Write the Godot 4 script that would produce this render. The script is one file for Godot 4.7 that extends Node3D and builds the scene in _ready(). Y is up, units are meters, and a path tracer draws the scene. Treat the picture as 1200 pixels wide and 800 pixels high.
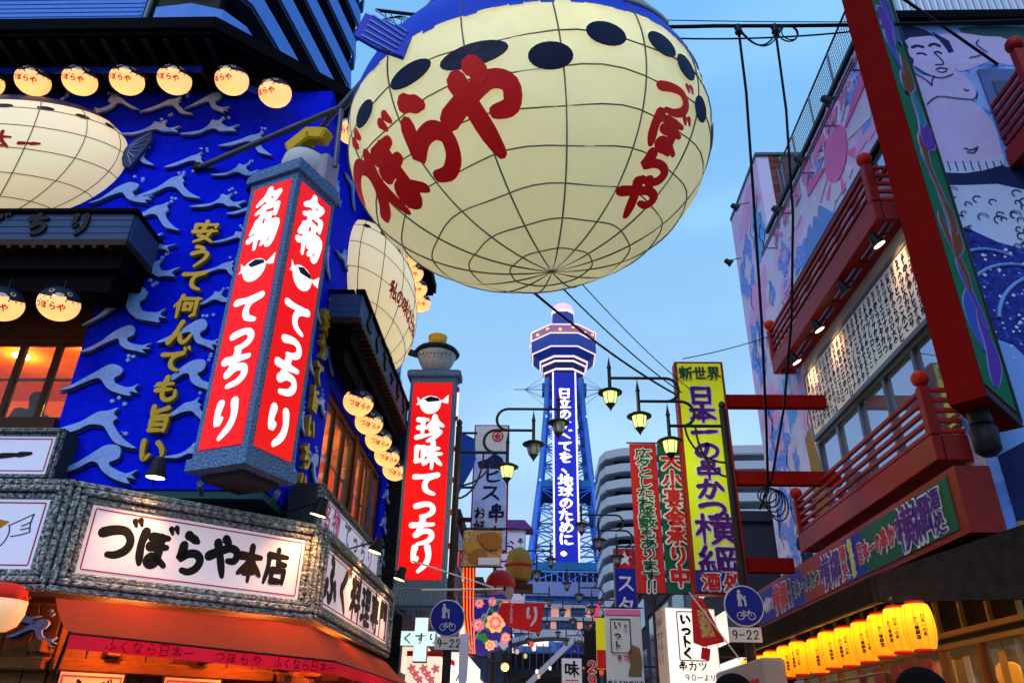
extends Node3D

# ---------------------------------------------------------------- stroke lettering: x,y per point on a 100 by 100 square, y down; | parts strokes, ~ marks a curved stroke, + adds the voicing marks
const GLYPH = {
	"つ": "~8,32 40,22 72,22 90,42 84,66 58,82 34,84", "づ": "つ+", "っ": "つ-",
	"ら": "~36,6 50,12 64,18|~28,32 26,52 24,62 44,50 66,48 80,60 74,80 54,92 34,90",
	"や": "~8,52 40,36 70,26 90,36 84,56 64,58|~50,6 58,14 54,24|~28,18 42,54 56,96",
	"ほ": "~18,10 12,40 14,70 18,90|40,20 88,18|38,44 88,42|~66,20 66,60 64,82 50,90 38,82 46,70 64,72 90,88", "ぼ": "ほ+",
	"て": "~10,22 50,20 90,12|~88,14 58,28 46,52 54,76 80,88", "で": "て+",
	"ち": "12,26 86,22|~48,4 40,40 28,64|~28,62 50,48 76,50 82,68 66,86 36,94",
	"り": "~28,10 24,34 28,58 38,48|~70,8 76,40 68,70 44,96",
	"く": "~68,6 44,32 24,48 46,66 74,94", "ぐ": "く+",
	"す": "8,26 92,24|~56,4 56,40 56,56 42,62 36,50 48,42 57,54 54,76 36,96",
	"ふ": "~44,6 54,12 60,20|~56,30 46,40 58,56 60,76 46,88 34,78|~20,58 16,72 8,84|~78,54 86,66 94,80",
	"な": "8,28 50,24|~32,6 26,40 12,62|~66,20 78,28 88,38|~62,44 62,66 58,84 42,88 36,76 48,68 66,74 86,92",
	"う": "~34,8 48,10 64,18|~22,40 54,30 78,38 74,62 40,96",
	"ん": "~50,4 34,46 14,92|~14,90 34,58 48,54 54,76 66,88 80,78 92,56",
	"も": "~46,4 38,50 44,82 64,90 84,76 82,54|18,32 70,28|16,54 68,50",
	"い": "~18,18 20,56 30,82 46,66|~68,24 84,44 90,68",
	"し": "~34,6 30,50 34,82 54,92 84,70",
	"の": "~54,18 48,54 32,78 14,66 18,40 40,20 66,20 88,42 82,72 56,92",
	"は": "~18,10 12,40 14,70 18,90|40,30 90,28|~68,10 68,56 66,80 50,90 38,82 46,70 66,72 90,88",
	"と": "~30,8 34,30 44,46|~82,26 46,46 24,64 28,86 54,92 86,88",
	"た": "8,28 54,24|~36,4 26,50 10,92|~54,46 70,42 90,46|~54,72 54,86 72,92 94,88",
	"め": "~22,18 34,50 48,78|~62,6 50,54 26,86 10,72 20,46 50,30 78,34 92,56 82,80 58,94",
	"に": "~18,10 12,40 14,70 18,92|44,28 86,26|~44,66 44,84 64,90 92,86",
	"お": "8,30 58,26|~32,4 32,50 32,84 20,90 12,76 34,54 66,48 88,62 78,86 56,92|~72,16 84,24 92,34",
	"あ": "14,24 84,20|~44,4 40,40 46,82|~70,34 58,66 32,90 12,76 22,54 54,42 82,50 90,70 62,94",
	"ま": "16,24 84,22|18,46 82,44|~52,4 52,50 52,76 38,92 22,82 34,68 56,72 86,92",
	"よ": "50,32 84,30|~50,4 50,50 50,74 36,92 18,82 32,68 54,72 86,92",
	"か": "~8,34 40,28 64,32 60,60 46,90 32,80|~38,4 30,50 8,90|~72,18 84,36 94,54", "が": "か+",
	"へ": "~4,60 34,30 44,34 94,74", "べ": "へ+",
	"こ": "~22,22 50,20 78,24|~20,70 34,86 60,90 88,82",
	"を": "18,22 76,20|~46,6 36,36 20,54|~22,56 44,42 56,50 54,68|~88,40 56,56 36,74 46,92 82,90",
	"カ": "12,30 84,28 82,60 72,90 58,82|~44,4 40,50 10,94", "ツ": "~12,18 20,30 26,42|~44,12 50,24 54,36|~88,14 76,52 34,94",
	"ス": "18,20 76,20|~76,20 56,56 10,94|~52,58 70,72 92,94", "ヒ": "~78,26 50,40 24,48|~22,6 22,60 26,86 54,92 90,84", "ビ": "ヒ+",
	"タ": "~40,4 28,32 6,54|36,24 82,24|~82,24 68,66 26,96|~36,46 52,56 66,68", "コ": "16,22 82,22 82,84|12,84 90,84",
	"レ": "24,8 24,86|~24,86 60,72 92,42", "キ": "16,34 80,24|10,62 90,52|~42,4 52,50 60,96", "ロ": "18,20 18,84|18,20 82,20 82,84|18,80 82,80",
	"ン": "~14,20 26,28 36,38|~16,90 56,72 90,26", "ト": "34,4 34,96|~36,38 56,48 78,62", "エ": "16,20 84,20|50,20 50,82|6,82 94,82",
	"ナ": "8,36 92,34|~52,6 50,50 18,94", "サ": "8,34 92,34|30,10 30,60|~70,8 70,54 40,94", "ー": "50,6 50,94", "｜": "8,50 92,50",
	"一": "6,54 60,50 94,46", "二": "18,24 82,24|6,80 94,80",
	"本": "8,30 92,30|50,4 50,96|~48,32 34,56 6,78|~52,32 68,56 94,78|30,72 70,72",
	"店": "50,2 50,16|12,18 92,18|~14,18 14,56 4,94|54,26 54,54|56,40 88,40|32,58 32,92|32,58 82,58 82,92|32,88 82,88",
	"名": "~46,4 34,28 10,48|44,20 80,20|~80,20 62,48 12,76|~36,32 48,40 56,48|36,62 36,94|36,62 82,62 82,94|36,90 82,90",
	"物": "~22,10 16,30 6,44|16,28 44,26|30,4 30,96|~6,66 28,56 46,50|~60,4 54,26 46,40|~56,26 92,24 88,70 76,94 66,84|~68,28 60,50 46,68|~80,28 72,58 52,88",
	"安": "50,0 50,14|10,30 10,16 90,16 88,30|~46,26 36,50 26,64 54,76 84,96|~74,44 58,74 14,96|4,48 96,46",
	"何": "~28,4 20,30 4,50|20,36 20,96|36,18 98,18|84,18 84,84 70,92|42,38 42,68|42,38 66,38 66,68|42,64 66,64",
	"旨": "~74,8 44,20 26,24|~24,4 24,34 40,40 86,36|26,50 26,94|26,50 76,50 76,94|26,70 76,70|26,90 76,90",
	"珍": "6,16 42,16|8,46 40,46|4,82 42,74|24,16 24,76|~66,4 58,26 42,42|~66,4 78,26 98,40|~70,34 62,46 50,54|~76,48 66,62 50,72|~88,62 70,82 44,96",
	"味": "8,22 8,76|8,22 32,22 32,76|8,70 32,70|46,26 88,26|40,46 98,46|66,4 66,98|~64,48 54,66 36,84|~68,48 80,66 98,84",
	"私": "~40,6 26,12 8,18|4,34 50,34|28,14 28,96|~26,38 18,56 2,72|~30,38 40,50 48,60|~70,6 62,44 52,84 88,76|~76,54 86,72 96,94",
	"日": "20,8 20,94|20,8 80,8 80,94|20,50 80,50|20,90 80,90",
	"横": "4,28 36,28|20,4 20,98|~18,32 14,50 2,68|~22,34 30,46 36,54|40,16 98,16|56,4 56,32|80,4 80,32|40,32 98,32|48,44 48,76|48,44 88,44 88,76|48,60 88,60|48,75 88,75|68,32 68,74|~58,80 50,90 38,98|~78,80 86,88 96,98",
	"綱": "~20,4 12,22 6,30 24,36|~32,22 20,42 6,56|4,56 38,52|22,54 22,96|~8,66 8,76 2,88|~34,64 38,74 40,82|48,10 48,96|48,10 94,10 94,94|~60,20 64,30 66,36|~82,20 78,30 76,36|54,42 88,42|70,42 70,72|56,54 56,74 86,74 86,54",
	"酒": "~10,8 18,16 24,26|~4,36 14,44 20,50|~4,92 16,74 26,58|32,12 98,12|38,30 38,94|38,30 90,30 90,94|56,12 56,54 46,62|74,12 74,56 84,60|38,72 90,72|38,90 90,90",
	"処": "~26,6 18,34 2,60|~24,26 46,24 38,54 4,96|~14,44 30,70 58,92 98,90|~62,14 60,40 50,60|62,14 80,14 80,52 94,56",
	"新": "28,0 28,14|6,16 50,16|~16,20 20,28 20,34|~40,20 38,28 36,34|4,36 52,36|6,54 50,54|28,36 28,98|~26,56 18,72 4,84|~30,56 40,68 48,76|~88,6 74,14 60,18|~60,18 60,60 48,96|60,42 98,42|82,42 82,98",
	"世": "4,36 96,34|26,8 26,88 92,88|50,6 50,66|76,6 76,64|50,64 76,64",
	"界": "20,4 20,46|20,4 80,4 80,46|20,25 80,25|20,44 80,44|50,4 50,44|~46,46 32,62 4,76|~54,46 70,62 96,76|~38,64 38,80 22,98|64,64 64,98",
	"串": "30,10 30,32|30,10 70,10 70,32|30,30 70,30|14,44 14,70|14,44 86,44 86,70|14,68 86,68|50,0 50,100",
	"広": "50,0 50,16|12,18 96,18|~14,18 14,56 4,96|~58,28 48,58 34,86 84,78|~70,56 82,74 92,94",
	"々": "~38,6 30,30 10,54|~36,24 78,22 62,58 24,94|~36,50 50,60 64,74",
	"座": "50,0 50,14|12,16 96,16|~14,16 14,56 4,96|~36,26 32,42 22,54|~36,36 44,46 48,52|~72,26 68,42 58,54|~72,36 80,46 90,54|54,26 54,90|32,66 80,66|20,90 96,90",
	"敷": "4,16 52,16|28,2 28,54|8,28 8,54|8,28 48,28 48,54|8,41 48,41|6,64 52,64|~26,54 22,80 6,96|~26,76 46,74 42,94 32,92|~68,4 62,28 54,42|62,26 98,26|~86,28 76,66 54,96|~62,44 76,74 98,96",
	"宴": "50,0 50,10|8,22 8,12 92,12 90,22|28,24 28,52|28,24 72,24 72,52|28,38 72,38|28,52 72,52|4,66 96,66|~44,56 32,78 30,80 80,98|~70,68 56,86 16,98",
	"会": "~50,2 34,26 2,48|~50,2 68,26 98,48|32,40 68,40|14,58 86,58|~46,58 36,76 22,90 82,84|~66,70 78,82 88,96",
	"承": "~28,8 72,8 52,24|50,22 50,90 38,96|38,38 62,38|34,52 66,52|30,66 70,66|~8,34 34,32 26,58 4,82|~86,26 72,38 64,44|~60,34 74,60 98,82",
	"中": "14,26 14,66|14,26 86,26 86,66|14,64 86,64|50,2 50,100", "小": "50,4 50,88 38,94|~26,34 20,56 4,76|~74,34 82,54 96,74",
	"料": "~10,14 16,26 18,34|~44,12 40,26 36,34|4,44 50,44|28,4 28,96|~26,48 18,64 2,78|~30,48 40,60 48,68|~60,12 70,20 74,26|~58,36 68,42 72,48|54,70 98,60|82,2 82,98",
	"理": "6,16 38,16|8,46 36,46|4,82 40,74|22,16 22,76|48,10 48,50|48,10 90,10 90,50|48,30 90,30|48,50 90,50|68,10 68,90|48,70 92,70|40,90 98,90",
	"専": "10,16 90,16|50,2 50,56|20,28 20,54|20,28 80,28 80,54|20,41 80,41|20,54 80,54|4,66 96,66|70,56 70,90 56,96|~28,74 36,80 42,88",
	"門": "10,10 10,98|10,10 42,10 42,42|10,26 42,26|10,42 42,42|58,10 58,42|58,10 90,10 90,92 80,96|58,26 90,26|58,42 90,42",
	"地": "4,36 38,36|20,6 20,76|4,82 40,70|~44,50 70,40 92,32 88,60 78,62|66,4 66,74|~50,22 50,86 56,92 94,90 94,72",
	"球": "4,16 36,16|6,46 34,46|4,82 38,74|20,16 20,76|42,28 98,28|68,4 68,88 58,94|~46,42 54,48 58,54|~40,84 52,72 62,62|~90,40 82,48 74,54|~70,50 80,68 98,86|~80,8 86,12 90,20",
	"大": "6,34 94,34|~50,4 48,50 8,96|~52,38 66,68 96,94", "立": "50,2 50,18|14,24 86,24|~32,36 36,52 40,66|~70,34 64,54 58,74|6,84 94,84",
	"好": "~30,4 20,48 10,62 30,74 46,92|~44,34 32,70 4,96|4,38 50,36|58,14 92,14 74,32|74,32 74,88 62,94|52,52 98,50",
	"予": "~22,10 78,10 54,30|~34,22 46,30 54,38|10,48 90,48 78,62|50,48 50,90 36,96",
	"約": "~20,4 12,22 6,30 24,36|~32,22 20,42 6,56|4,56 38,52|22,54 22,96|~62,4 56,26 48,42|~58,26 92,24 90,70 76,94 68,84|~60,44 68,54 72,62",
	"受": "~82,4 50,12 16,14|~20,20 26,28 30,32|~48,18 50,26 52,30|~80,16 74,26 68,32|8,50 8,38 92,38 90,50|24,58 74,58|~74,58 52,82 10,98|~28,60 54,86 94,98",
	"付": "~28,4 20,30 4,50|20,36 20,96|34,34 98,34|76,6 76,86 62,94|~46,52 54,62 60,70",
	"0": "~50,8 24,22 20,50 26,78 50,92 74,78 80,50 76,22 50,8", "2": "~22,30 34,10 66,10 76,32 54,60 20,90|20,90 82,90",
	"9": "~76,36 64,12 34,12 24,34 38,54 66,52 76,36|~76,36 74,66 54,94", "–": "16,52 84,52", "!": "~54,4 50,40 44,66|46,86 44,92",
	"、": "~30,60 46,74 54,90", "。": "~30,56 16,68 30,82 44,68 30,56", "す2": "8,50 92,50", "K": "24,8 24,92|78,8 26,54|44,44 80,92", "A": "50,8 18,92|50,8 82,92|30,64 70,64", "R": "24,8 24,92|~24,10 66,8 74,30 60,48 26,50|46,52 80,92", "Y": "18,8 50,50|82,8 50,50|50,50 50,92",
}

var M := {}
var used := {}
var stroke_cache := {}

# ---------------------------------------------------------------- materials
func lin(r: float, g: float, b: float) -> Color:
	return Color(r, g, b).linear_to_srgb()

func mat(key: String, c: Color, rough := 0.75, o := {}) -> StandardMaterial3D:
	var m := StandardMaterial3D.new()
	m.resource_name = key
	m.albedo_color = c
	m.roughness = rough
	m.metallic = o.get("metal", 0.0)
	m.metallic_specular = o.get("spec", 0.25)
	if o.has("tex"):
		m.albedo_texture = o.tex
		m.uv1_triplanar = true
		m.uv1_world_triplanar = o.get("world", false)
		var s = o.get("scale", 1.0)
		m.uv1_scale = s if s is Vector3 else Vector3(s, s, s)
	if o.has("bump"):
		m.uv1_triplanar = true
		var s2 = o.get("scale", 1.0)
		m.uv1_scale = s2 if s2 is Vector3 else Vector3(s2, s2, s2)
		m.normal_enabled = true
		m.normal_texture = o.bump
		m.normal_scale = o.get("bump_scale", 1.0)
	if o.has("glow"):
		m.emission_enabled = true
		m.emission = o.glow
		m.emission_energy_multiplier = o.get("power", 1.0)
		if o.has("tex") and o.get("glow_tex", false):
			m.emission_texture = o.tex
			m.emission_operator = BaseMaterial3D.EMISSION_OP_MULTIPLY
	if o.has("alpha"):
		m.transparency = BaseMaterial3D.TRANSPARENCY_ALPHA
		m.albedo_color.a = o.alpha
	if o.has("back"):
		m.backlight_enabled = true
		m.backlight = o.back
	if o.has("rim"):
		m.rim_enabled = true
		m.rim = o.rim
	if o.has("coat"):
		m.clearcoat_enabled = true
		m.clearcoat = o.coat
		m.clearcoat_roughness = 0.15
	M[key] = m
	return m

# a tiling noise picture coloured by a ramp of linear colours
func ntex(sd: int, freq: float, ramp: Array, kind := FastNoiseLite.TYPE_SIMPLEX, size := 256, hard := false) -> ImageTexture:
	var n := FastNoiseLite.new()
	n.seed = sd
	n.frequency = freq
	n.noise_type = kind
	n.fractal_octaves = 4
	var g := n.get_seamless_image(size, size)
	g.convert(Image.FORMAT_L8)
	var out := Image.create(size, size, false, Image.FORMAT_RGB8)
	var lut := []
	for k in 256:
		var t := k / 255.0 * (ramp.size() - 1)
		var i := mini(int(t), ramp.size() - 2)
		var f := t - i
		if hard:
			f = smoothstep(0.44, 0.56, f)
		lut.append((ramp[i] as Color).lerp(ramp[i + 1], f).linear_to_srgb())
	for y in size:
		for x in size:
			out.set_pixel(x, y, lut[int(g.get_pixel(x, y).r * 255.0)])
	out.generate_mipmaps()
	return ImageTexture.create_from_image(out)

func bump(sd: int, freq: float, strength := 4.0, kind := FastNoiseLite.TYPE_SIMPLEX) -> ImageTexture:
	var n := FastNoiseLite.new()
	n.seed = sd
	n.frequency = freq
	n.noise_type = kind
	var g := n.get_seamless_image(256, 256)
	g.convert(Image.FORMAT_RGBA8)
	g.bump_map_to_normal_map(strength)
	return ImageTexture.create_from_image(g)

# ---------------------------------------------------------------- nodes
func numbered(called: String) -> String:
	var k: int = used.get(called, 0)
	used[called] = k + 1
	return called if k == 0 else "%s_%03d" % [called, k]

func tag(o: Node, label: String, category: String, group := "", kind := "") -> void:
	if label: o.set_meta("label", label)
	if category: o.set_meta("category", category)
	if group: o.set_meta("group", group)
	if kind: o.set_meta("kind", kind)

func thing(called: String, label: String, category: String, at := Vector3.ZERO, group := "") -> Node3D:
	var o := Node3D.new()
	o.name = numbered(called)
	add_child(o)
	o.position = at
	tag(o, label, category, group)
	return o

func new_st() -> SurfaceTool:
	var st := SurfaceTool.new()
	st.begin(Mesh.PRIMITIVE_TRIANGLES)
	st.set_smooth_group(-1)
	return st

# commits shapes given in world coordinates; the node is moved back by its parents' places
func part(st: SurfaceTool, called: String, m: Material, parent: Node3D = self, own := false) -> MeshInstance3D:
	st.generate_normals()
	st.set_material(m)
	var o := MeshInstance3D.new()
	o.mesh = st.commit()
	o.name = called if parent != self else numbered(called)
	parent.add_child(o, true)
	if not own:
		var off := Vector3.ZERO
		var p: Node = parent
		while p != self:
			off += (p as Node3D).position
			p = p.get_parent()
		o.position = -off
	return o

func copy_of(o: Node3D, at: Vector3, label: String) -> Node3D:
	var c: Node3D = o.duplicate()
	c.name = numbered(str(o.get_meta("kind_name", o.name)))
	add_child(c)
	c.position = at
	c.set_meta("label", label)
	return c

# ---------------------------------------------------------------- shapes
func tri(st: SurfaceTool, a: Vector3, b: Vector3, c: Vector3) -> void:
	st.add_vertex(a); st.add_vertex(b); st.add_vertex(c)

func quad(st: SurfaceTool, a: Vector3, b: Vector3, c: Vector3, d: Vector3) -> void:
	tri(st, a, b, c); tri(st, a, c, d)

func bx(st: SurfaceTool, c: Vector3, s: Vector3, b := Basis.IDENTITY) -> void:
	var h := s * 0.5
	var p := []
	for i in 8:
		p.append(c + b * Vector3(h.x if i & 1 else -h.x, h.y if i & 2 else -h.y, h.z if i & 4 else -h.z))
	for f in [[0, 2, 3, 1], [5, 7, 6, 4], [4, 6, 2, 0], [1, 3, 7, 5], [2, 6, 7, 3], [0, 1, 5, 4]]:
		quad(st, p[f[3]], p[f[2]], p[f[1]], p[f[0]])

# box between two corners
func bb(st: SurfaceTool, a: Vector3, b: Vector3) -> void:
	bx(st, (a + b) * 0.5, (b - a).abs())

# a chamfered box
func cbx(st: SurfaceTool, c: Vector3, s: Vector3, ch: float, b := Basis.IDENTITY) -> void:
	var h := s * 0.5
	var rows := [[h.y, ch], [h.y - ch, 0.0], [-h.y + ch, 0.0], [-h.y, ch]]
	var rings := []
	for r in rows:
		var ring := []
		var ix: float = h.x - r[1]
		var iz: float = h.z - r[1]
		for q in [[-ix, -iz + ch], [-ix, iz - ch], [-ix + ch, iz], [ix - ch, iz], [ix, iz - ch], [ix, -iz + ch], [ix - ch, -iz], [-ix + ch, -iz]]:
			ring.append(c + b * Vector3(q[0], r[0], q[1]))
		rings.append(ring)
	loft(st, rings, true, true)

func loft(st: SurfaceTool, rings: Array, closed := true, caps := true) -> void:
	var n: int = rings[0].size()
	for i in rings.size() - 1:
		for k in (n if closed else n - 1):
			var j := (k + 1) % n
			quad(st, rings[i][k], rings[i][j], rings[i + 1][j], rings[i + 1][k])
	if caps:
		var last := rings.size() - 1
		for k in range(1, n - 1):
			tri(st, rings[0][0], rings[0][k + 1], rings[0][k])
			tri(st, rings[last][0], rings[last][k], rings[last][k + 1])

func tube(st: SurfaceTool, pts: Array, r: float, n := 6, r2 := -1.0) -> void:
	var rings := []
	var side := Vector3.ZERO
	for i in pts.size():
		var t: Vector3 = (pts[mini(i + 1, pts.size() - 1)] - pts[maxi(i - 1, 0)]).normalized()
		if side == Vector3.ZERO:
			side = t.cross(Vector3.UP if absf(t.y) < 0.9 else Vector3.RIGHT).normalized()
		side = (side - t * side.dot(t)).normalized()
		var up := side.cross(t)
		var rr := r if r2 < 0 else lerpf(r, r2, float(i) / (pts.size() - 1))
		var ring := []
		for k in n:
			var a := TAU * k / n
			ring.append(pts[i] + (side * cos(a) + up * sin(a)) * rr)
		rings.append(ring)
	st.set_smooth_group(1)
	loft(st, rings, true, false)
	st.set_smooth_group(-1)
	for k in range(1, n - 1):
		tri(st, rings[0][0], rings[0][k + 1], rings[0][k])
		tri(st, rings[-1][0], rings[-1][k], rings[-1][k + 1])

# profile of (radius, height) turned about an axis
func lathe(st: SurfaceTool, prof: Array, n := 16, xf := Transform3D.IDENTITY, smooth := true) -> void:
	var rings := []
	for p in prof:
		var ring := []
		for k in n:
			var a := -TAU * k / n
			ring.append(xf * Vector3(cos(a) * p[0], p[1], sin(a) * p[0]))
		rings.append(ring)
	st.set_smooth_group(1 if smooth else -1)
	loft(st, rings, true, true)
	st.set_smooth_group(-1)

# flat outline given a thickness: points in (right, up), front at +normal
func slab(st: SurfaceTool, poly: PackedVector2Array, o: Vector3, r: Vector3, u: Vector3, d: float) -> void:
	var n := r.cross(u).normalized()
	if Geometry2D.is_polygon_clockwise(poly):
		poly = poly.duplicate(); poly.reverse()
	var idx := Geometry2D.triangulate_polygon(poly)
	for i in range(0, idx.size(), 3):
		var a := []
		for j in 3:
			a.append(o + r * poly[idx[i + j]].x + u * poly[idx[i + j]].y)
		var turn: float = (a[1] - a[0]).cross(a[2] - a[0]).dot(n)
		if turn > 0: tri(st, a[0] + n * d, a[2] + n * d, a[1] + n * d)
		else: tri(st, a[0] + n * d, a[1] + n * d, a[2] + n * d)
	if d > 0.0005:
		for i in poly.size():
			var p := poly[i]
			var q := poly[(i + 1) % poly.size()]
			var a2 := o + r * p.x + u * p.y
			var b2 := o + r * q.x + u * q.y
			quad(st, a2, a2 + n * d, b2 + n * d, b2)

# ---------------------------------------------------------------- lettering
func strokes_of(ch: String) -> Array:
	if stroke_cache.has(ch): return stroke_cache[ch]
	var src: String = GLYPH.get(ch, "")
	var out := []
	if src.length() == 2 and (src[1] == "+" or src[1] == "-"):
		for s in strokes_of(src[0]):
			var c := PackedVector2Array()
			for p in s:
				c.append(p * Vector2(0.9, 0.92) + Vector2(0, 0.07) if src[1] == "+" else p * 0.72 + Vector2(0.16, 0.2))
			out.append(c)
		if src[1] == "+":
			out.append(PackedVector2Array([Vector2(0.81, 0.0), Vector2(0.87, 0.11)]))
			out.append(PackedVector2Array([Vector2(0.95, -0.04), Vector2(1.01, 0.07)]))
		stroke_cache[ch] = out
		return out
	for s in src.split("|", false):
		var curved := s.begins_with("~")
		var pts := PackedVector2Array()
		for p in s.trim_prefix("~").split(" ", false):
			var xy := p.split(",")
			pts.append(Vector2(float(xy[0]), float(xy[1])) / 100.0)
		if curved and pts.size() > 2:
			var c := PackedVector2Array()
			for i in pts.size() - 1:
				var p0 := pts[maxi(i - 1, 0)]
				var p3 := pts[mini(i + 2, pts.size() - 1)]
				for k in 4:
					c.append(pts[i].cubic_interpolate(pts[i + 1], p0, p3, k / 4.0))
			c.append(pts[-1])
			out.append(c)
		else:
			for i in pts.size() - 1:
				out.append(PackedVector2Array([pts[i], pts[i].lerp(pts[i + 1], 0.5), pts[i + 1]]))
	stroke_cache[ch] = out
	return out

# one brush-drawn character; place.call(point in the unit square, lift) gives a position
func brush(st: SurfaceTool, ch: String, place: Callable, w: float, depth := 0.0, even := false, asp := 1.0) -> void:
	var lift := 0.0
	var all := strokes_of(ch)
	var heavy := w
	if not even and w > 0.165: heavy = w * clampf(1.22 - 0.04 * all.size(), 0.58, 1.0)
	for s in all:
		var n: int = s.size()
		w = heavy * (0.62 if n == 2 else 1.0)
		var edge_a := []
		var edge_b := []
		var first := Vector2.ZERO
		var last := Vector2.ZERO
		for i in n:
			var t: Vector2 = (s[mini(i + 1, n - 1)] - s[maxi(i - 1, 0)])
			t.x *= asp
			t = t.normalized()
			var f := float(i) / (n - 1)
			var hw := w * 0.5 * (1.0 if even else 1.06 - 0.34 * f * f + 0.08 * cos(f * 9.0))
			var nn := Vector2(-t.y / asp, t.x) * hw
			if i == 0: first = Vector2(-t.x / asp, -t.y) * hw
			if i == n - 1: last = Vector2(t.x / asp, t.y) * hw
			edge_a.append(s[i] + nn)
			edge_b.append(s[i] - nn)
		var rim := []
		for p in edge_a: rim.append(p)
		var half: Vector2 = (edge_a[-1] - edge_b[-1]) * 0.5
		for k in range(1, 4):
			rim.append(s[n - 1] + half * cos(PI * k / 4.0) + last * sin(PI * k / 4.0))
		for i in n: rim.append(edge_b[n - 1 - i])
		half = (edge_b[0] - edge_a[0]) * 0.5
		for k in range(1, 4):
			rim.append(s[0] + half * cos(PI * k / 4.0) + first * sin(PI * k / 4.0))
		var z := depth + lift
		for i in n - 1:
			quad(st, place.call(edge_a[i], z), place.call(edge_b[i], z), place.call(edge_b[i + 1], z), place.call(edge_a[i + 1], z))
		var m := rim.size()
		for cap in [[n - 1, n + 3], [2 * n + 2, 2 * n + 6]]:
			for i in range(cap[0] + 1, cap[1]):
				tri(st, place.call(rim[cap[0]], z), place.call(rim[i % m], z), place.call(rim[(i + 1) % m], z))
		if depth > 0.004:
			for i in m:
				quad(st, place.call(rim[i], 0.0), place.call(rim[i], z), place.call(rim[(i + 1) % m], z), place.call(rim[(i + 1) % m], 0.0))
		lift += 0.0006

func flat_place(o: Vector3, r: Vector3, u: Vector3) -> Callable:
	var n := r.cross(u).normalized()
	return func(p: Vector2, z: float) -> Vector3: return o + r * (p.x - 0.5) + u * (0.5 - p.y) + n * z

# a line of characters on a plane: at = middle of the first one, r and u span one character, step leads to the next
func write(text: String, at: Vector3, r: Vector3, u: Vector3, step: Vector3, w: float, m: Material, parent: Node3D, called := "character", depth := 0.0, outline: Material = null, ow := 0.0, joined := false) -> void:
	var n := r.cross(u).normalized()
	for nm in ["face", "panel", "cloth", "plate", "board", "lit_face"]:
		if parent != self and parent.get_parent() == self and parent.has_node(nm):
			parent = parent.get_node(nm)
			break
	var all := new_st()
	var all_o := new_st()
	for i in text.length():
		var ch := text[i]
		if ch == " ": continue
		var pos := at + step * i
		if outline:
			var so := all_o if joined else new_st()
			brush(so, ch, flat_place(pos + n * 0.004, r, u), ow, 0.0, true, r.length() / u.length())
			if not joined: part(so, "outline", outline, parent)
		var st := all if joined else new_st()
		brush(st, ch, flat_place(pos + n * (0.016 if outline else 0.004), r, u), w, depth, false, r.length() / u.length())
		if not joined: part(st, called, m, parent)
	if joined:
		if outline: tag(part(all_o, "lettering_outline", outline, parent), "", "", "", "stuff")
		tag(part(all, "lettering", m, parent), "", "", "", "stuff")

# ---------------------------------------------------------------- round bodies
func dir_of(lat: float, lon: float) -> Vector3:
	return Vector3(cos(lat) * sin(lon), sin(lat), cos(lat) * cos(lon))

func egg_place(c: Vector3, rad: Vector3, b: Basis) -> Callable:
	return func(d: Vector3, lift: float) -> Vector3:
		var n := (d / rad).normalized()
		return c + b * (d * rad + n * lift)

func egg_patch(st: SurfaceTool, place: Callable, la0: float, la1: float, lo0: float, lo1: float, n: int, m: int, lift := 0.0, wobble := 0.0) -> void:
	st.set_smooth_group(1)
	for i in n:
		for j in m:
			var q := []
			for k in [[0, 0], [0, 1], [1, 1], [1, 0]]:
				var la := lerpf(la0, la1, float(i + k[0]) / n)
				var lo := lerpf(lo0, lo1, float(j + k[1]) / m)
				var dd := dir_of(la, lo)
				q.append(place.call(dd, lift + wobble * sin(dd.x * 9.0 + dd.y * 5.0) * cos(dd.z * 8.0 - dd.y * 6.0)))
			if i == 0 and absf(la0 + PI / 2) < 0.001: tri(st, q[0], q[3], q[2])
			elif i == n - 1 and absf(la1 - PI / 2) < 0.001: tri(st, q[0], q[3], q[1])
			else: quad(st, q[0], q[3], q[2], q[1])
	st.set_smooth_group(-1)

func egg_disc(st: SurfaceTool, place: Callable, la: float, lo: float, ra: float, rb: float, lift: float, n := 14) -> void:
	var d := dir_of(la, lo)
	var e := Vector3(cos(lo), 0, -sin(lo))
	var u := d.cross(e) * -1.0
	if u.y < 0: u = -u
	for k in n:
		var a := TAU * k / n
		var b := TAU * (k + 1) / n
		tri(st, place.call(d, lift), place.call((d + e * cos(b) * ra + u * sin(b) * rb).normalized(), lift), place.call((d + e * cos(a) * ra + u * sin(a) * rb).normalized(), lift))

func egg_text(place: Callable, la: float, lo: float, wide: float, high: float, base_lift: float) -> Callable:
	var d := dir_of(la, lo)
	var e := Vector3(cos(lo), 0, -sin(lo))
	var u := e.cross(d) * -1.0
	if u.y < 0: u = -u
	return func(p: Vector2, z: float) -> Vector3: return place.call((d + e * (p.x - 0.5) * wide + u * (0.5 - p.y) * high).normalized(), base_lift + z)

func arc(c: Vector3, a: Vector3, b: Vector3, t0: float, t1: float, n := 8) -> Array:
	var out := []
	for k in n + 1:
		var t := lerpf(t0, t1, float(k) / n)
		out.append(c + a * cos(t) + b * sin(t))
	return out

func sag(a: Vector3, b: Vector3, drop: float, n := 14) -> Array:
	var out := []
	for k in n + 1:
		var t := float(k) / n
		out.append(a.lerp(b, t) + Vector3(0, -drop * 4.0 * t * (1.0 - t), 0))
	return out

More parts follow.
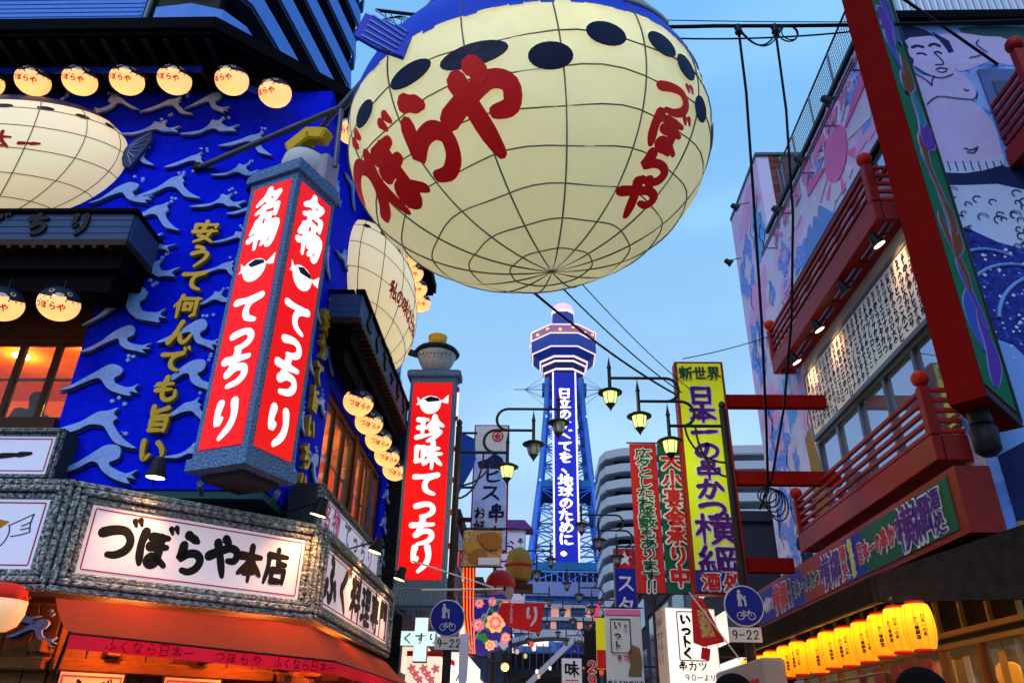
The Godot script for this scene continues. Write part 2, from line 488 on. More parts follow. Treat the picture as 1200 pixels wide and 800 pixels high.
# ---------------------------------------------------------------- a framed signboard between two lower corners
func framed_board(called: String, label: String, a: Vector3, b: Vector3, h: float, fw: float, panel: Material, line := true) -> Dictionary:
	var r := (b - a).normalized()
	var n := r.cross(Vector3.UP)
	var L := a.distance_to(b)
	var mid := (a + b) * 0.5
	var t := thing(called, label, "sign", mid)
	var bs := Basis(r, Vector3.UP, n)
	var st := new_st()
	bx(st, mid + Vector3.UP * h * 0.5 - n * 0.20, Vector3(L - 0.02, h - 0.02, 0.36), bs)
	part(st, "box", M.stone_dark, t)
	# three stepped mouldings
	for k in 3:
		var w := fw / 3.0
		var ins := w * k
		var d: float = [0.07, 0.095, 0.05][k]
		var s2 := new_st()
		cbx(s2, mid + Vector3.UP * (ins + w * 0.5) + n * (d * 0.5 - 0.02), Vector3(L - 2 * ins, w - 0.008, d), 0.014, bs)
		cbx(s2, mid + Vector3.UP * (h - ins - w * 0.5) + n * (d * 0.5 - 0.02), Vector3(L - 2 * ins, w - 0.008, d), 0.014, bs)
		for s in [-1.0, 1.0]:
			cbx(s2, mid + r * s * (L * 0.5 - ins - w * 0.5) + Vector3.UP * h * 0.5 + n * (d * 0.5 - 0.02), Vector3(w - 0.008, h - 2 * ins - 2 * w - 0.004, d), 0.014, bs)
		part(s2, "frame_moulding", M.stone, t)
	var sp := new_st()
	bx(sp, mid + Vector3.UP * h * 0.5 - n * 0.01, Vector3(L - 2 * fw, h - 2 * fw, 0.03), bs)
	var pnl := part(sp, "panel", panel, t)
	if line:
		var sl := new_st()
		var pw := L - 2 * fw - 0.07
		var ph := h - 2 * fw - 0.07
		for s in [-1.0, 1.0]:
			bx(sl, mid + Vector3.UP * (h * 0.5 + s * ph * 0.5) + n * 0.008, Vector3(pw, 0.012, 0.004), bs)
			bx(sl, mid + r * s * pw * 0.5 + Vector3.UP * h * 0.5 + n * 0.008, Vector3(0.012, ph - 0.013, 0.004), bs)
		part(sl, "border_line", M.red_line, pnl)
	return {"node": t, "panel": pnl, "r": r, "n": n, "mid": mid + Vector3.UP * h * 0.5 + n * 0.006, "L": L}

# a box sign with a face on its +n side
func box_sign(called: String, label: String, c: Vector3, w: float, h: float, d: float, face: Material, rim: Material, b := Basis.IDENTITY, edge := 0.03) -> Node3D:
	var t := thing(called, label, "sign", c - Vector3.UP * h * 0.5)
	var st := new_st()
	cbx(st, c, Vector3(w, h, d), 0.012, b)
	part(st, "housing", rim, t)
	var sf := new_st()
	bx(sf, c + b.z * (d * 0.5 + 0.004), Vector3(w - 2 * edge, h - 2 * edge, 0.012), b)
	part(sf, "face", face, t)
	return t

# ---------------------------------------------------------------- puffer-fish lantern, middle at the origin, its nose towards +z
func puffer_lantern(label: String) -> Node3D:
	var t := thing("puffer_lantern", label, "lantern", Vector3.ZERO, "small puffer lanterns of the restaurant")
	t.set_meta("kind_name", "puffer_lantern")
	var pl := egg_place(Vector3.ZERO, Vector3(0.245, 0.215, 0.24), Basis.IDENTITY)
	var st := new_st()
	egg_patch(st, pl, -PI / 2, 0.52, 0, TAU, 10, 20)
	part(st, "body", M.lantern_cream, t, true)
	st = new_st()
	egg_patch(st, pl, 0.52, PI / 2, 0, TAU, 4, 20, 0.006)
	for s in [-1.0, 1.0]:
		egg_patch(st, pl, 0.34, 0.54, 0.35 * s, 1.5 * s, 2, 6, 0.005)
	var back := part(st, "back", M.fish_back, t, true)
	for s in [-1.0, 1.0]:
		st = new_st()
		egg_disc(st, pl, 0.72, 0.55 * s, 0.13, 0.13, 0.012)
		part(st, "eye", M.cream_paint, back, true)
		st = new_st()
		egg_disc(st, pl, 0.72, 0.55 * s, 0.075, 0.075, 0.016)
		part(st, "pupil", M.black_paint, back, true)
	st = new_st()
	egg_disc(st, pl, 0.55, 0.0, 0.2, 0.12, 0.014)
	part(st, "mouth", M.cream_paint, t, true)
	st = new_st()
	for k in 11:
		if absf(k - 5.0) < 1.0: continue
		egg_disc(st, pl, 0.27, -1.75 + 0.35 * k, 0.05, 0.05, 0.004, 8)
	tag(part(st, "spots", M.black_paint, t, true), "", "", "", "stuff")
	st = new_st()
	for k in 4:
		brush(st, "づぼらや"[k], egg_text(pl, -0.16, -0.98 + 0.40 * k, 0.38, 0.44, 0.003), 0.17)
	tag(part(st, "lettering", M.lantern_ink, t, true), "", "", "", "stuff")
	st = new_st()
	slab(st, PackedVector2Array([Vector2(-0.02, -0.03), Vector2(-0.12, -0.12), Vector2(-0.15, 0.0), Vector2(-0.12, 0.12), Vector2(-0.02, 0.03)]), Vector3(0.01, 0.06, -0.23), Vector3(0, 0, 1), Vector3.UP, 0.02)
	part(st, "tail_fin", M.fish_back, t, true)
	st = new_st()
	tube(st, [Vector3(0, 0.19, 0), Vector3(0, 0.36, 0)], 0.012, 5)
	part(st, "hanger", M.black_metal, t, true).rotation.x = -0.45
	var bulb := OmniLight3D.new()
	bulb.light_color = Color(1.0, 0.76, 0.48)
	bulb.light_energy = 0.13
	bulb.light_size = 0.05
	bulb.shadow_enabled = true
	bulb.omni_range = 5.0
	bulb.omni_attenuation = 2.0
	t.add_child(bulb)
	bulb.position = Vector3(0, -0.04, 0)
	return t

# paper lantern, top at the origin
func paper_lantern(label: String) -> Node3D:
	var t := thing("paper_lantern", label, "lantern", Vector3.ZERO, "yellow paper lanterns below the canopy")
	t.set_meta("kind_name", "paper_lantern")
	var prof := [[0.10, 0.0]]
	var H := 0.50
	for k in 33:
		var f := k / 32.0
		var r := 0.11 + 0.085 * pow(sin(PI * (0.06 + 0.88 * f)), 0.45)
		prof.append([r * (1.0 if k % 2 == 0 else 0.975), -0.01 - H * f])
	prof.append([0.10, -H - 0.02])
	var rev := prof.duplicate(); rev.reverse()
	var st := new_st()
	lathe(st, rev, 24)
	part(st, "shade", M.lantern_yellow, t, true)
	for y in [0.012, -H - 0.032]:
		st = new_st()
		lathe(st, [[0.112, y - 0.02], [0.118, y - 0.012], [0.118, y + 0.012], [0.106, y + 0.02]], 20)
		part(st, "cap_ring", M.lantern_red, t, true)
	st = new_st()
	for k in 10:
		var a := TAU * k / 10
		var pts := []
		for j in range(1, prof.size() - 1, 4):
			pts.append(Vector3(sin(a) * (prof[j][0] + 0.001), prof[j][1], cos(a) * (prof[j][0] + 0.001)))
		tube(st, pts, 0.0022, 4)
	tag(part(st, "seam_wires", M.lantern_seam, t, true), "", "", "", "stuff")
	st = new_st()
	for c in 2:
		for i in 5:
			var lo := -0.15 - 0.42 * c
			var cy := -0.16 - i * 0.052 - c * 0.03
			var pf := func(p: Vector2, z: float) -> Vector3:
				var a := lo + (p.x - 0.5) * 0.27
				return Vector3(sin(a) * (0.199 + z), cy - (p.y - 0.5) * 0.05, cos(a) * (0.199 + z))
			brush(st, ["日本一の串", "かつ横綱酒"][c][i], pf, 0.15)
	tag(part(st, "lettering", M.ink, t, true), "", "", "", "stuff")
	var bulb := OmniLight3D.new()
	bulb.light_color = Color(1.0, 0.80, 0.34)
	bulb.light_energy = 0.07
	bulb.light_size = 0.04
	bulb.shadow_enabled = true
	bulb.omni_range = 5.0
	bulb.omni_attenuation = 2.0
	t.add_child(bulb)
	bulb.position = Vector3(0, -0.13, 0)
	st = new_st()
	tube(st, [Vector3(0, 0.02, 0), Vector3(0, 0.16, 0)], 0.008, 5)
	part(st, "hanger", M.black_metal, t, true)
	return t

# ---------------------------------------------------------------- street lamp: pole at the origin, three stepped arms towards +x
func street_lamp(label: String, at: Vector3, flip: float, lit: Array, pole_top := 6.5) -> Node3D:
	var t := thing("street_lamp", label, "street lamp", at, "stepped three lantern street lamps")
	var st := new_st()
	tube(st, [Vector3(0, 0, 0), Vector3(0, 0.5, 0)], 0.10, 10, 0.085)
	tube(st, [Vector3(0, 0.5, 0), Vector3(0, 3.2, 0)], 0.07, 10)
	tube(st, [Vector3(0, 3.2, 0), Vector3(0, pole_top, 0)], 0.058, 10)
	lathe(st, [[0.03, pole_top], [0.06, pole_top + 0.05], [0.05, pole_top + 0.1], [0.012, pole_top + 0.14]], 10)
	part(st, "pole", M.lamp_iron, t, true)
	var posts := [[1.83, 6.85], [1.37, 6.43], [0.90, 6.0]]
	# stepped arm of bars joined by half loops
	st = new_st()
	var up := Vector3.UP
	var fx := Vector3(flip, 0, 0)
	for z in [0.0]:
		tube(st, [Vector3(0, 6.0, 0), fx * 0.90 + up * 6.0], 0.028, 8)
		tube(st, [fx * 0.68 + up * 6.43, fx * 1.37 + up * 6.43], 0.026, 8)
		tube(st, [fx * 0.90 + up * 6.85, fx * 1.83 + up * 6.85], 0.026, 8)
		tube(st, arc(fx * 0.68 + up * 6.215, fx * -0.215, up * 0.215, -PI / 2, PI / 2, 10), 0.026, 8)
		tube(st, arc(fx * 0.90 + up * 6.64, fx * -0.21, up * 0.21, -PI / 2, PI / 2, 10), 0.026, 8)
		tube(st, arc(fx * 0.02 + up * 6.0, fx * 0.62, up * -0.62, 0, PI / 2, 8), 0.018, 6)
		tube(st, arc(fx * 0.02 + up * 6.0, fx * 0.45, up * -0.85, 0, PI / 2, 8), 0.018, 6)
	part(st, "arm", M.lamp_iron, t, true)
	for i in 3:
		var c: Vector3 = fx * posts[i][0] + up * posts[i][1]
		var h := new_st()
		tube(h, [c + up * -0.20, c + up * 0.16], 0.03, 8)
		lathe(h, [[0.028, 0.16], [0.04, 0.19], [0.03, 0.22], [0.012, 0.33], [0.002, 0.40]], 8, Transform3D(Basis.IDENTITY, c))
		part(h, "lamp_post_finial", M.lamp_iron, t, true)
		h = new_st()
		lathe(h, [[0.205, -0.275], [0.205, -0.262], [0.14, -0.225], [0.06, -0.195], [0.03, -0.18]], 16, Transform3D(Basis.IDENTITY, c))
		var hood := part(h, "lamp_hood", M.lamp_iron, t, true)
		h = new_st()
		lathe(h, [[0.075, -0.47], [0.10, -0.40], [0.118, -0.276]], 12, Transform3D(Basis.IDENTITY, c))
		part(h, "lamp_glass", M.lamp_lit if lit[i] else M.lamp_unlit, hood, true)
		h = new_st()
		for k in 6:
			var a := TAU * k / 6
			var q := Vector3(cos(a), 0, sin(a))
			tube(h, [c + q * 0.122 + up * -0.27, c + q * 0.104 + up * -0.40, c + q * 0.079 + up * -0.475], 0.006, 4)
		lathe(h, [[0.002, -0.60], [0.02, -0.56], [0.07, -0.49], [0.082, -0.472]], 12, Transform3D(Basis.IDENTITY, c))
		tag(part(h, "lamp_cage", M.lamp_iron, hood, true), "", "", "", "stuff")
		if lit[i] and absf(at.z) < 22.0:
			var l := OmniLight3D.new()
			l.light_color = Color(0.92, 1.0, 0.55)
			l.light_energy = 1.0
			l.light_size = 0.09
			l.shadow_enabled = true
			l.omni_range = 12.0
			l.omni_attenuation = 2.0
			t.add_child(l)
			l.position = c + up * -0.36
	return t

func round_sign(label: String, c: Vector3, group: String) -> void:
	var t := thing("cycle_path_sign", label, "sign", c, group)
	var st := new_st()
	lathe(st, [[0.28, 0.0], [0.285, 0.006], [0.285, 0.014], [0.28, 0.02]], 36, Transform3D(Basis(Vector3(1, 0, 0), PI / 2), c), false)
	part(st, "rim", M.white_paint, t)
	st = new_st()
	lathe(st, [[0.268, 0.0], [0.268, 0.026]], 36, Transform3D(Basis(Vector3(1, 0, 0), PI / 2), c), false)
	part(st, "disc", M.sign_blue, t)
	st = new_st()
	var f := c + Vector3(0, 0, 0.031)
	var place := func(p: Vector2, z: float) -> Vector3: return f + Vector3(p.x - 0.5, 0.5 - p.y, 0) * 0.5 + Vector3(0, 0, z)
	# grown-up and child above, bicycle below
	stroke_cache["walker"] = [PackedVector2Array([Vector2(0.38, 0.10), Vector2(0.38, 0.11), Vector2(0.38, 0.12)])]
	brush(st, "walker", place, 0.09, 0.0, true)
	stroke_cache["coat"] = [PackedVector2Array([Vector2(0.38, 0.21), Vector2(0.38, 0.27), Vector2(0.38, 0.34)])]
	brush(st, "coat", place, 0.12, 0.0, true)
	stroke_cache["limbs"] = [PackedVector2Array([Vector2(0.36, 0.36), Vector2(0.355, 0.43), Vector2(0.35, 0.50)]), PackedVector2Array([Vector2(0.40, 0.36), Vector2(0.41, 0.43), Vector2(0.42, 0.50)]), PackedVector2Array([Vector2(0.44, 0.21), Vector2(0.48, 0.28), Vector2(0.51, 0.33)]),
		PackedVector2Array([Vector2(0.54, 0.25), Vector2(0.54, 0.26), Vector2(0.54, 0.265)]), PackedVector2Array([Vector2(0.54, 0.33), Vector2(0.54, 0.41), Vector2(0.54, 0.50)])]
	brush(st, "limbs", place, 0.05, 0.0, true)
	var wheels := []
	for cx in [0.37, 0.68]:
		var ring := PackedVector2Array()
		for k in 15: ring.append(Vector2(cx, 0.78) + Vector2(cos(TAU * k / 14), sin(TAU * k / 14)) * 0.10)
		wheels.append(ring)
	for s in [[0.37, 0.78, 0.46, 0.67], [0.46, 0.67, 0.62, 0.67], [0.62, 0.67, 0.52, 0.78], [0.52, 0.78, 0.37, 0.78], [0.52, 0.78, 0.45, 0.63], [0.68, 0.78, 0.61, 0.62]]:
		wheels.append(PackedVector2Array([Vector2(s[0], s[1]), Vector2((s[0] + s[2]) * 0.5, (s[1] + s[3]) * 0.5), Vector2(s[2], s[3])]))
	stroke_cache["bicycle"] = wheels
	brush(st, "bicycle", place, 0.022, 0.0, true)
	part(st, "pictogram", M.sign_white, t)
	st = new_st()
	for s in [-1.0, 1.0]:
		tube(st, [c + Vector3(0, 0.16 * s, -0.055), c + Vector3(0, 0.16 * s, 0.01)], 0.02, 6)
	part(st, "clamp", M.grey_metal, t)

func hours_plate(label: String, c: Vector3, group: String) -> void:
	var t := thing("hours_plate", label, "sign", c, group)
	var st := new_st()
	cbx(st, c, Vector3(0.46, 0.20, 0.018), 0.006)
	part(st, "plate", M.white_paint, t)
	write("9–22", c + Vector3(-0.15, 0, 0.009), Vector3(0.10, 0, 0), Vector3(0, 0.13, 0), Vector3(0.1, 0, 0), 0.14, M.ink, t)
	st = new_st()
	tube(st, [c + Vector3(0, 0, -0.055), c + Vector3(0, 0, -0.01)], 0.02, 6)
	part(st, "clamp", M.grey_metal, t)

# small floodlight on a wall; aim is the way it shines
func floodlight(label: String, at: Vector3, aim: Vector3, arm_from: Vector3, lit := false, group := "small floodlights on the mural building", energy := 2.0) -> void:
	var t := thing("floodlight", label, "lamp", at, group)
	aim = aim.normalized()
	var side := aim.cross(Vector3.UP if absf(aim.y) < 0.95 else Vector3.RIGHT).normalized()
	var b := Basis(side, aim, side.cross(aim))
	var st := new_st()
	lathe(st, [[0.05, -0.14], [0.065, -0.12], [0.075, -0.02], [0.10, 0.04], [0.102, 0.06]], 12, Transform3D(b, at))
	part(st, "housing", M.black_metal, t)
	st = new_st()
	lathe(st, [[0.09, 0.055], [0.09, 0.068]], 12, Transform3D(b, at))
	part(st, "lamp_lens", M.lamp_warm if lit else M.lamp_unlit, t)
	st = new_st()
	tube(st, [arm_from, at - aim * 0.1], 0.012, 5)
	part(st, "arm", M.black_metal, t)
	if lit:
		var l := SpotLight3D.new()
		l.light_color = Color(1.0, 0.72, 0.45)
		l.light_energy = energy
		l.spot_angle = 55
		l.light_size = 0.08
		l.shadow_enabled = true
		l.spot_range = 8.0
		l.spot_attenuation = 2.0
		t.add_child(l)
		l.global_position = at + aim * 0.09
		l.look_at_from_position(at + aim * 0.09, at + aim, Vector3.RIGHT)

func materials() -> void:
	var wave_noise := ntex(3, 0.02, [Color(0.002, 0.008, 0.62), Color(0.003, 0.016, 0.82), Color(0.002, 0.010, 0.72), Color(0.003, 0.022, 0.88)])
	mat("wall_blue", Color.WHITE, 0.7, {"spec": 0.1, "tex": wave_noise, "scale": 0.5})
	mat("wave_paint", Color.WHITE, 0.6, {"tex": ntex(4, 0.03, [Color(0.20, 0.36, 0.92), Color(0.36, 0.52, 0.95), Color(0.24, 0.40, 0.94)]), "scale": 0.8})
	mat("wave_shade", lin(0.012, 0.014, 0.10), 0.6)
	mat("gold_letter", lin(0.62, 0.38, 0.03), 0.45, {"metal": 0.15})
	mat("stone", Color.WHITE, 0.8, {"tex": ntex(5, 0.09, [Color(0.01, 0.012, 0.02), Color(0.04, 0.045, 0.06), Color(0.30, 0.30, 0.30), Color(0.72, 0.70, 0.64), Color(0.80, 0.78, 0.70)], FastNoiseLite.TYPE_PERLIN), "scale": 1.15, "bump": bump(6, 0.09, 8.0), "bump_scale": 1.2})
	mat("stone_dark", lin(0.05, 0.05, 0.06), 0.8)
	mat("stone_blue", Color.WHITE, 0.75, {"tex": ntex(7, 0.12, [Color(0.01, 0.012, 0.03), Color(0.04, 0.07, 0.14), Color(0.10, 0.20, 0.40), Color(0.30, 0.45, 0.70), Color(0.4, 0.5, 0.75)], FastNoiseLite.TYPE_PERLIN), "scale": 1.8})
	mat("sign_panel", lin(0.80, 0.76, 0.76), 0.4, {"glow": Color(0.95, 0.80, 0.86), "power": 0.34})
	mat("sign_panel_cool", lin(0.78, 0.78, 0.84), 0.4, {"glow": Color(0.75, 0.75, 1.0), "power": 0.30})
	mat("red_line", lin(0.55, 0.02, 0.03), 0.6)
	mat("ink", lin(0.012, 0.010, 0.009), 0.5)
	mat("brown_ink", lin(0.04, 0.018, 0.006), 0.5)
	mat("orange_ink", lin(0.62, 0.22, 0.02), 0.5)
	mat("red_glow", lin(0.75, 0.02, 0.02), 0.35, {"glow": Color(0.90, 0.02, 0.05), "power": 0.85})
	mat("white_glow", lin(0.85, 0.85, 0.85), 0.35, {"glow": Color(1, 0.97, 0.98), "power": 0.95})
	mat("lantern_cream", lin(0.80, 0.68, 0.48), 0.7, {"glow": Color(1.0, 0.80, 0.55), "power": 0.58, "back": Color(0.8, 0.66, 0.5)})
	mat("lantern_ink", lin(0.55, 0.02, 0.015), 0.6, {"glow": Color(0.75, 0.06, 0.03), "power": 0.35})
	mat("fish_back", lin(0.02, 0.025, 0.05), 0.5)
	mat("cream_paint", lin(0.7, 0.66, 0.6), 0.6)
	mat("black_paint", lin(0.008, 0.007, 0.008), 0.6)
	mat("red_paint", lin(0.60, 0.012, 0.012), 0.6)
	mat("lantern_yellow", lin(0.85, 0.60, 0.06), 0.7, {"glow": Color(1.0, 0.66, 0.05), "power": 0.36, "back": Color(1.0, 0.80, 0.14)})
	mat("lantern_red", lin(0.6, 0.03, 0.02), 0.6, {"glow": Color(0.8, 0.05, 0.02), "power": 0.25})
	mat("lantern_seam", lin(0.45, 0.2, 0.02), 0.7)
	mat("lamp_iron", lin(0.035, 0.028, 0.028), 0.5, {"metal": 0.3})
	mat("lamp_lit", lin(0.8, 0.85, 0.5), 0.3, {"glow": Color(0.88, 1.0, 0.50), "power": 1.4})
	mat("lamp_unlit", lin(0.32, 0.34, 0.38), 0.2, {"alpha": 0.75})
	mat("lamp_warm", lin(0.8, 0.7, 0.5), 0.3, {"glow": Color(1.0, 0.86, 0.6), "power": 6.0})
	mat("black_metal", lin(0.02, 0.02, 0.025), 0.5, {"metal": 0.4})
	mat("grey_metal", lin(0.25, 0.26, 0.28), 0.45, {"metal": 0.6})
	mat("white_paint", lin(0.7, 0.7, 0.7), 0.5)
	mat("sign_blue", lin(0.01, 0.02, 0.28), 0.4)
	mat("sign_white", lin(0.55, 0.57, 0.65), 0.5)
	mat("eave_black", lin(0.006, 0.006, 0.008), 0.8, {"spec": 0.1})
	var wood := ntex(9, 0.035, [Color(0.09, 0.035, 0.012), Color(0.16, 0.065, 0.02), Color(0.22, 0.09, 0.03), Color(0.12, 0.045, 0.015)])
	mat("batten", lin(0.02, 0.018, 0.018), 0.7)
	mat("wood_dark", Color.WHITE, 0.6, {"tex": ntex(8, 0.04, [Color(0.03, 0.014, 0.008), Color(0.06, 0.028, 0.014), Color(0.045, 0.02, 0.01)]), "scale": Vector3(0.7, 4, 4)})
	mat("wood_warm", Color.WHITE, 0.6, {"tex": wood, "scale": Vector3(4, 0.6, 4)})
	mat("wood_beam", Color.WHITE, 0.6, {"tex": wood, "scale": Vector3(0.6, 4, 0.6)})
	mat("glass", lin(0.5, 0.5, 0.5), 0.03, {"alpha": 0.10})
	mat("glass_dark", lin(0.05, 0.06, 0.09), 0.03, {"alpha": 0.55})
	mat("room_orange", Color.WHITE, 0.8, {"tex": ntex(12, 0.02, [Color(0.50, 0.13, 0.02), Color(0.62, 0.18, 0.03)]), "scale": 0.4})
	mat("room_lamp", lin(0.8, 0.7, 0.5), 0.4, {"glow": Color(1.0, 0.85, 0.55), "power": 5.0})
	mat("teal_soffit", lin(0.02, 0.09, 0.10), 0.6)
	mat("awning_cloth", Color.WHITE, 0.85, {"tex": ntex(14, 0.02, [Color(0.26, 0.035, 0.012), Color(0.36, 0.05, 0.02), Color(0.30, 0.04, 0.015)]), "scale": 0.7, "back": Color(0.5, 0.1, 0.04)})
	mat("valance_red", lin(0.55, 0.02, 0.06), 0.8, {"back": Color(0.6, 0.03, 0.06)})
	mat("valance_ink", lin(0.22, 0.0, 0.01), 0.8)
	mat("balloon_cloth", Color.WHITE, 0.65, {"tex": ntex(20, 0.012, [Color(0.80, 0.80, 0.66), Color(0.84, 0.84, 0.72), Color(0.82, 0.81, 0.66), Color(0.86, 0.86, 0.72)]), "scale": 0.25, "glow": Color(0.90, 0.92, 0.70), "power": 0.14, "back": Color(1.0, 0.99, 0.88), "coat": 0.4, "bump": bump(21, 0.010, 10.0), "bump_scale": 0.5})
	mat("balloon_blue", lin(0.012, 0.05, 0.62), 0.45)
	mat("balloon_line", lin(0.16, 0.17, 0.13), 0.7)
	mat("navy_paint", lin(0.008, 0.012, 0.05), 0.5)
	mat("half_balloon", lin(0.80, 0.74, 0.58), 0.6, {"glow": Color(1.0, 0.90, 0.66), "power": 0.55})
	mat("concrete_blue", Color.WHITE, 0.8, {"tex": ntex(30, 0.02, [Color(0.13, 0.32, 0.90), Color(0.17, 0.38, 0.95)]), "scale": 0.2})
	mat("dark_void", lin(0.012, 0.012, 0.02), 0.6)
	mat("steel_grey", lin(0.12, 0.13, 0.16), 0.4, {"metal": 0.5})

func setting() -> void:
	var st := new_st()
	quad(st, Vector3(-400, 0, 60), Vector3(-400, 0, -600), Vector3(400, 0, -600), Vector3(400, 0, 60))
	tag(part(st, "ground", mat("asphalt", Color.WHITE, 0.85, {"tex": ntex(2, 0.05, [Color(0.035, 0.035, 0.037), Color(0.06, 0.06, 0.062)]), "scale": 0.4})), "", "", "", "structure")
	st = new_st()
	bb(st, Vector3(-1.2, 0.003, 10), Vector3(2.7, 0.012, -150))
	tag(part(st, "street_paving", mat("paving", Color.WHITE, 0.8, {"tex": ntex(1, 0.04, [Color(0.16, 0.14, 0.13), Color(0.22, 0.20, 0.18)]), "scale": 0.5})), "", "", "", "structure")

# ---------------------------------------------------------------- the puffer restaurant
func wave(o: Vector3, w: float, r: Vector3, up: Vector3, parent: Node3D, rng: RandomNumberGenerator) -> void:
	var f := 1.0 if rng.randf() > 0.12 else -1.0
	var tilt := rng.randf_range(-0.12, 0.14)
	var hh := rng.randf_range(0.85, 1.25)
	var kinds := [
		[[-0.55, -0.10], [-0.36, -0.02], [-0.18, 0.06], [-0.02, 0.17], [0.10, 0.20], [0.20, 0.25], [0.17, 0.17], [0.22, 0.13], [0.20, 0.06], [0.27, -0.04], [0.38, -0.13], [0.52, -0.20], [0.38, -0.19], [0.25, -0.15], [0.15, -0.05], [0.07, 0.02], [-0.06, 0.03], [-0.20, -0.03], [-0.36, -0.09]],
		[[-0.5, -0.02], [-0.30, 0.0], [-0.12, 0.05], [0.0, 0.14], [0.04, 0.22], [0.14, 0.20], [0.24, 0.24], [0.20, 0.15], [0.25, 0.09], [0.34, 0.05], [0.50, 0.09], [0.40, 0.02], [0.46, -0.05], [0.33, -0.03], [0.20, -0.02], [0.10, 0.04], [-0.02, 0.03], [-0.16, -0.03], [-0.32, -0.05]],
		[[-0.56, -0.14], [-0.40, -0.06], [-0.26, 0.04], [-0.14, 0.15], [0.0, 0.24], [0.12, 0.25], [0.19, 0.19], [0.18, 0.09], [0.11, 0.05], [0.13, -0.01], [0.20, -0.06], [0.34, -0.09], [0.46, -0.05], [0.40, -0.11], [0.48, -0.16], [0.36, -0.15], [0.40, -0.22], [0.26, -0.18], [0.12, -0.14], [0.03, -0.06], [-0.04, 0.03], [-0.14, 0.03], [-0.28, -0.05], [-0.42, -0.12]]]
	var raw := PackedVector2Array()
	for p in kinds[rng.randi() % 3]:
		var q := Vector2(p[0] * f + rng.randf_range(-0.015, 0.015), p[1] * hh + rng.randf_range(-0.012, 0.012)) * w
		raw.append(q.rotated(tilt))
	var poly := PackedVector2Array()
	for k in raw.size():
		var m := raw.size()
		for e in 3: poly.append(raw[k].cubic_interpolate(raw[(k + 1) % m], raw[(k + m - 1) % m], raw[(k + 2) % m], e / 3.0))
	var n := r.cross(up).normalized()
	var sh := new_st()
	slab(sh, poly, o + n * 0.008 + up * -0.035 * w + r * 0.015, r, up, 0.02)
	part(sh, "wave_shade_copy", M.wave_shade, parent)  # dark copy of the wave set lower, its shade put in as colour
	var st := new_st()
	slab(st, poly, o + n * 0.01, r, up, 0.045)
	part(st, "wave", M.wave_paint, parent)
	# flecks of foam
	for k in 3:
		var sf := new_st()
		var c := o + r * w * rng.randf_range(0.05, 0.30) * f + up * w * rng.randf_range(0.30, 0.42)
		lathe(sf, [[0.022 * w + 0.008, 0.0], [0.018 * w + 0.006, 0.025]], 8, Transform3D(Basis(r, n, r.cross(n)), c + n * 0.004), false)
		part(sf, "foam", M.wave_paint, parent)

func window_bay(parent: Node3D, a: Vector3, b: Vector3, h: float, panes: int, rails := 1) -> void:
	# wooden sash window between two lower corners: frame, mullions, panes
	var r := (b - a).normalized()
	var n := r.cross(Vector3.UP)
	var L := a.distance_to(b)
	var bs := Basis(r, Vector3.UP, n)
	var st: SurfaceTool
	for y in [0.04, h - 0.04]:
		st = new_st()
		bx(st, (a + b) * 0.5 + Vector3.UP * y, Vector3(L, 0.08, 0.10), bs)
		part(st, "window_frame", M.wood_dark, parent)
	for k in panes + 1:
		st = new_st()
		bx(st, a + r * L * k / panes + Vector3.UP * h * 0.5, Vector3(0.07, h - 0.162, 0.08), bs)
		part(st, "window_mullion", M.wood_dark, parent)
	for k in panes:
		st = new_st()
		bx(st, a + r * L * (k + 0.5) / panes + Vector3.UP * h * 0.5, Vector3(L / panes - 0.072, h - 0.162, 0.012), bs)
		part(st, "window_pane", M.glass, parent)
		for q in rails:
			st = new_st()
			bx(st, a + r * L * (k + 0.5) / panes + Vector3.UP * h * (q + 1.0) / (rails + 1.0) * 1.05 - n * 0.03, Vector3(L / panes - 0.074, 0.03, 0.03), bs)
			part(st, "window_rail", M.wood_dark, parent)

func warm_room(parent: Node3D, lo: Vector3, hi: Vector3, lamps: Array, e := 2.2) -> void:
	# a lit dining room behind the windows: floor, ceiling, back and end walls are slabs of their own
	var st := new_st()
	bb(st, Vector3(lo.x, lo.y - 0.1, lo.z), Vector3(hi.x, lo.y, hi.z))
	bb(st, Vector3(lo.x, hi.y, lo.z), Vector3(hi.x, hi.y + 0.1, hi.z))
	part(st, "room_floor_and_ceiling", M.room_orange, parent)
	st = new_st()
	bb(st, Vector3(lo.x - 0.1, lo.y, lo.z), Vector3(lo.x, hi.y, hi.z))
	bb(st, Vector3(lo.x, lo.y, lo.z - 0.1), Vector3(hi.x, hi.y, lo.z))
	part(st, "room_wall", M.room_orange, parent)
	for p in lamps:
		st = new_st()
		lathe(st, [[0.10, -0.03], [0.14, -0.02], [0.14, 0.0]], 14, Transform3D(Basis.IDENTITY, Vector3(p.x, hi.y - 0.005, p.z)))
		part(st, "ceiling_lamp", M.room_lamp, parent)
		var l := OmniLight3D.new()
		l.light_color = Color(1.0, 0.68, 0.34)
		l.light_energy = e
		l.light_size = 0.12
		l.omni_range = 10.0
		l.omni_attenuation = 2.0
		l.shadow_enabled = true
		parent.add_child(l)
		l.position = Vector3(p.x, hi.y - 0.16, p.z) - parent.position

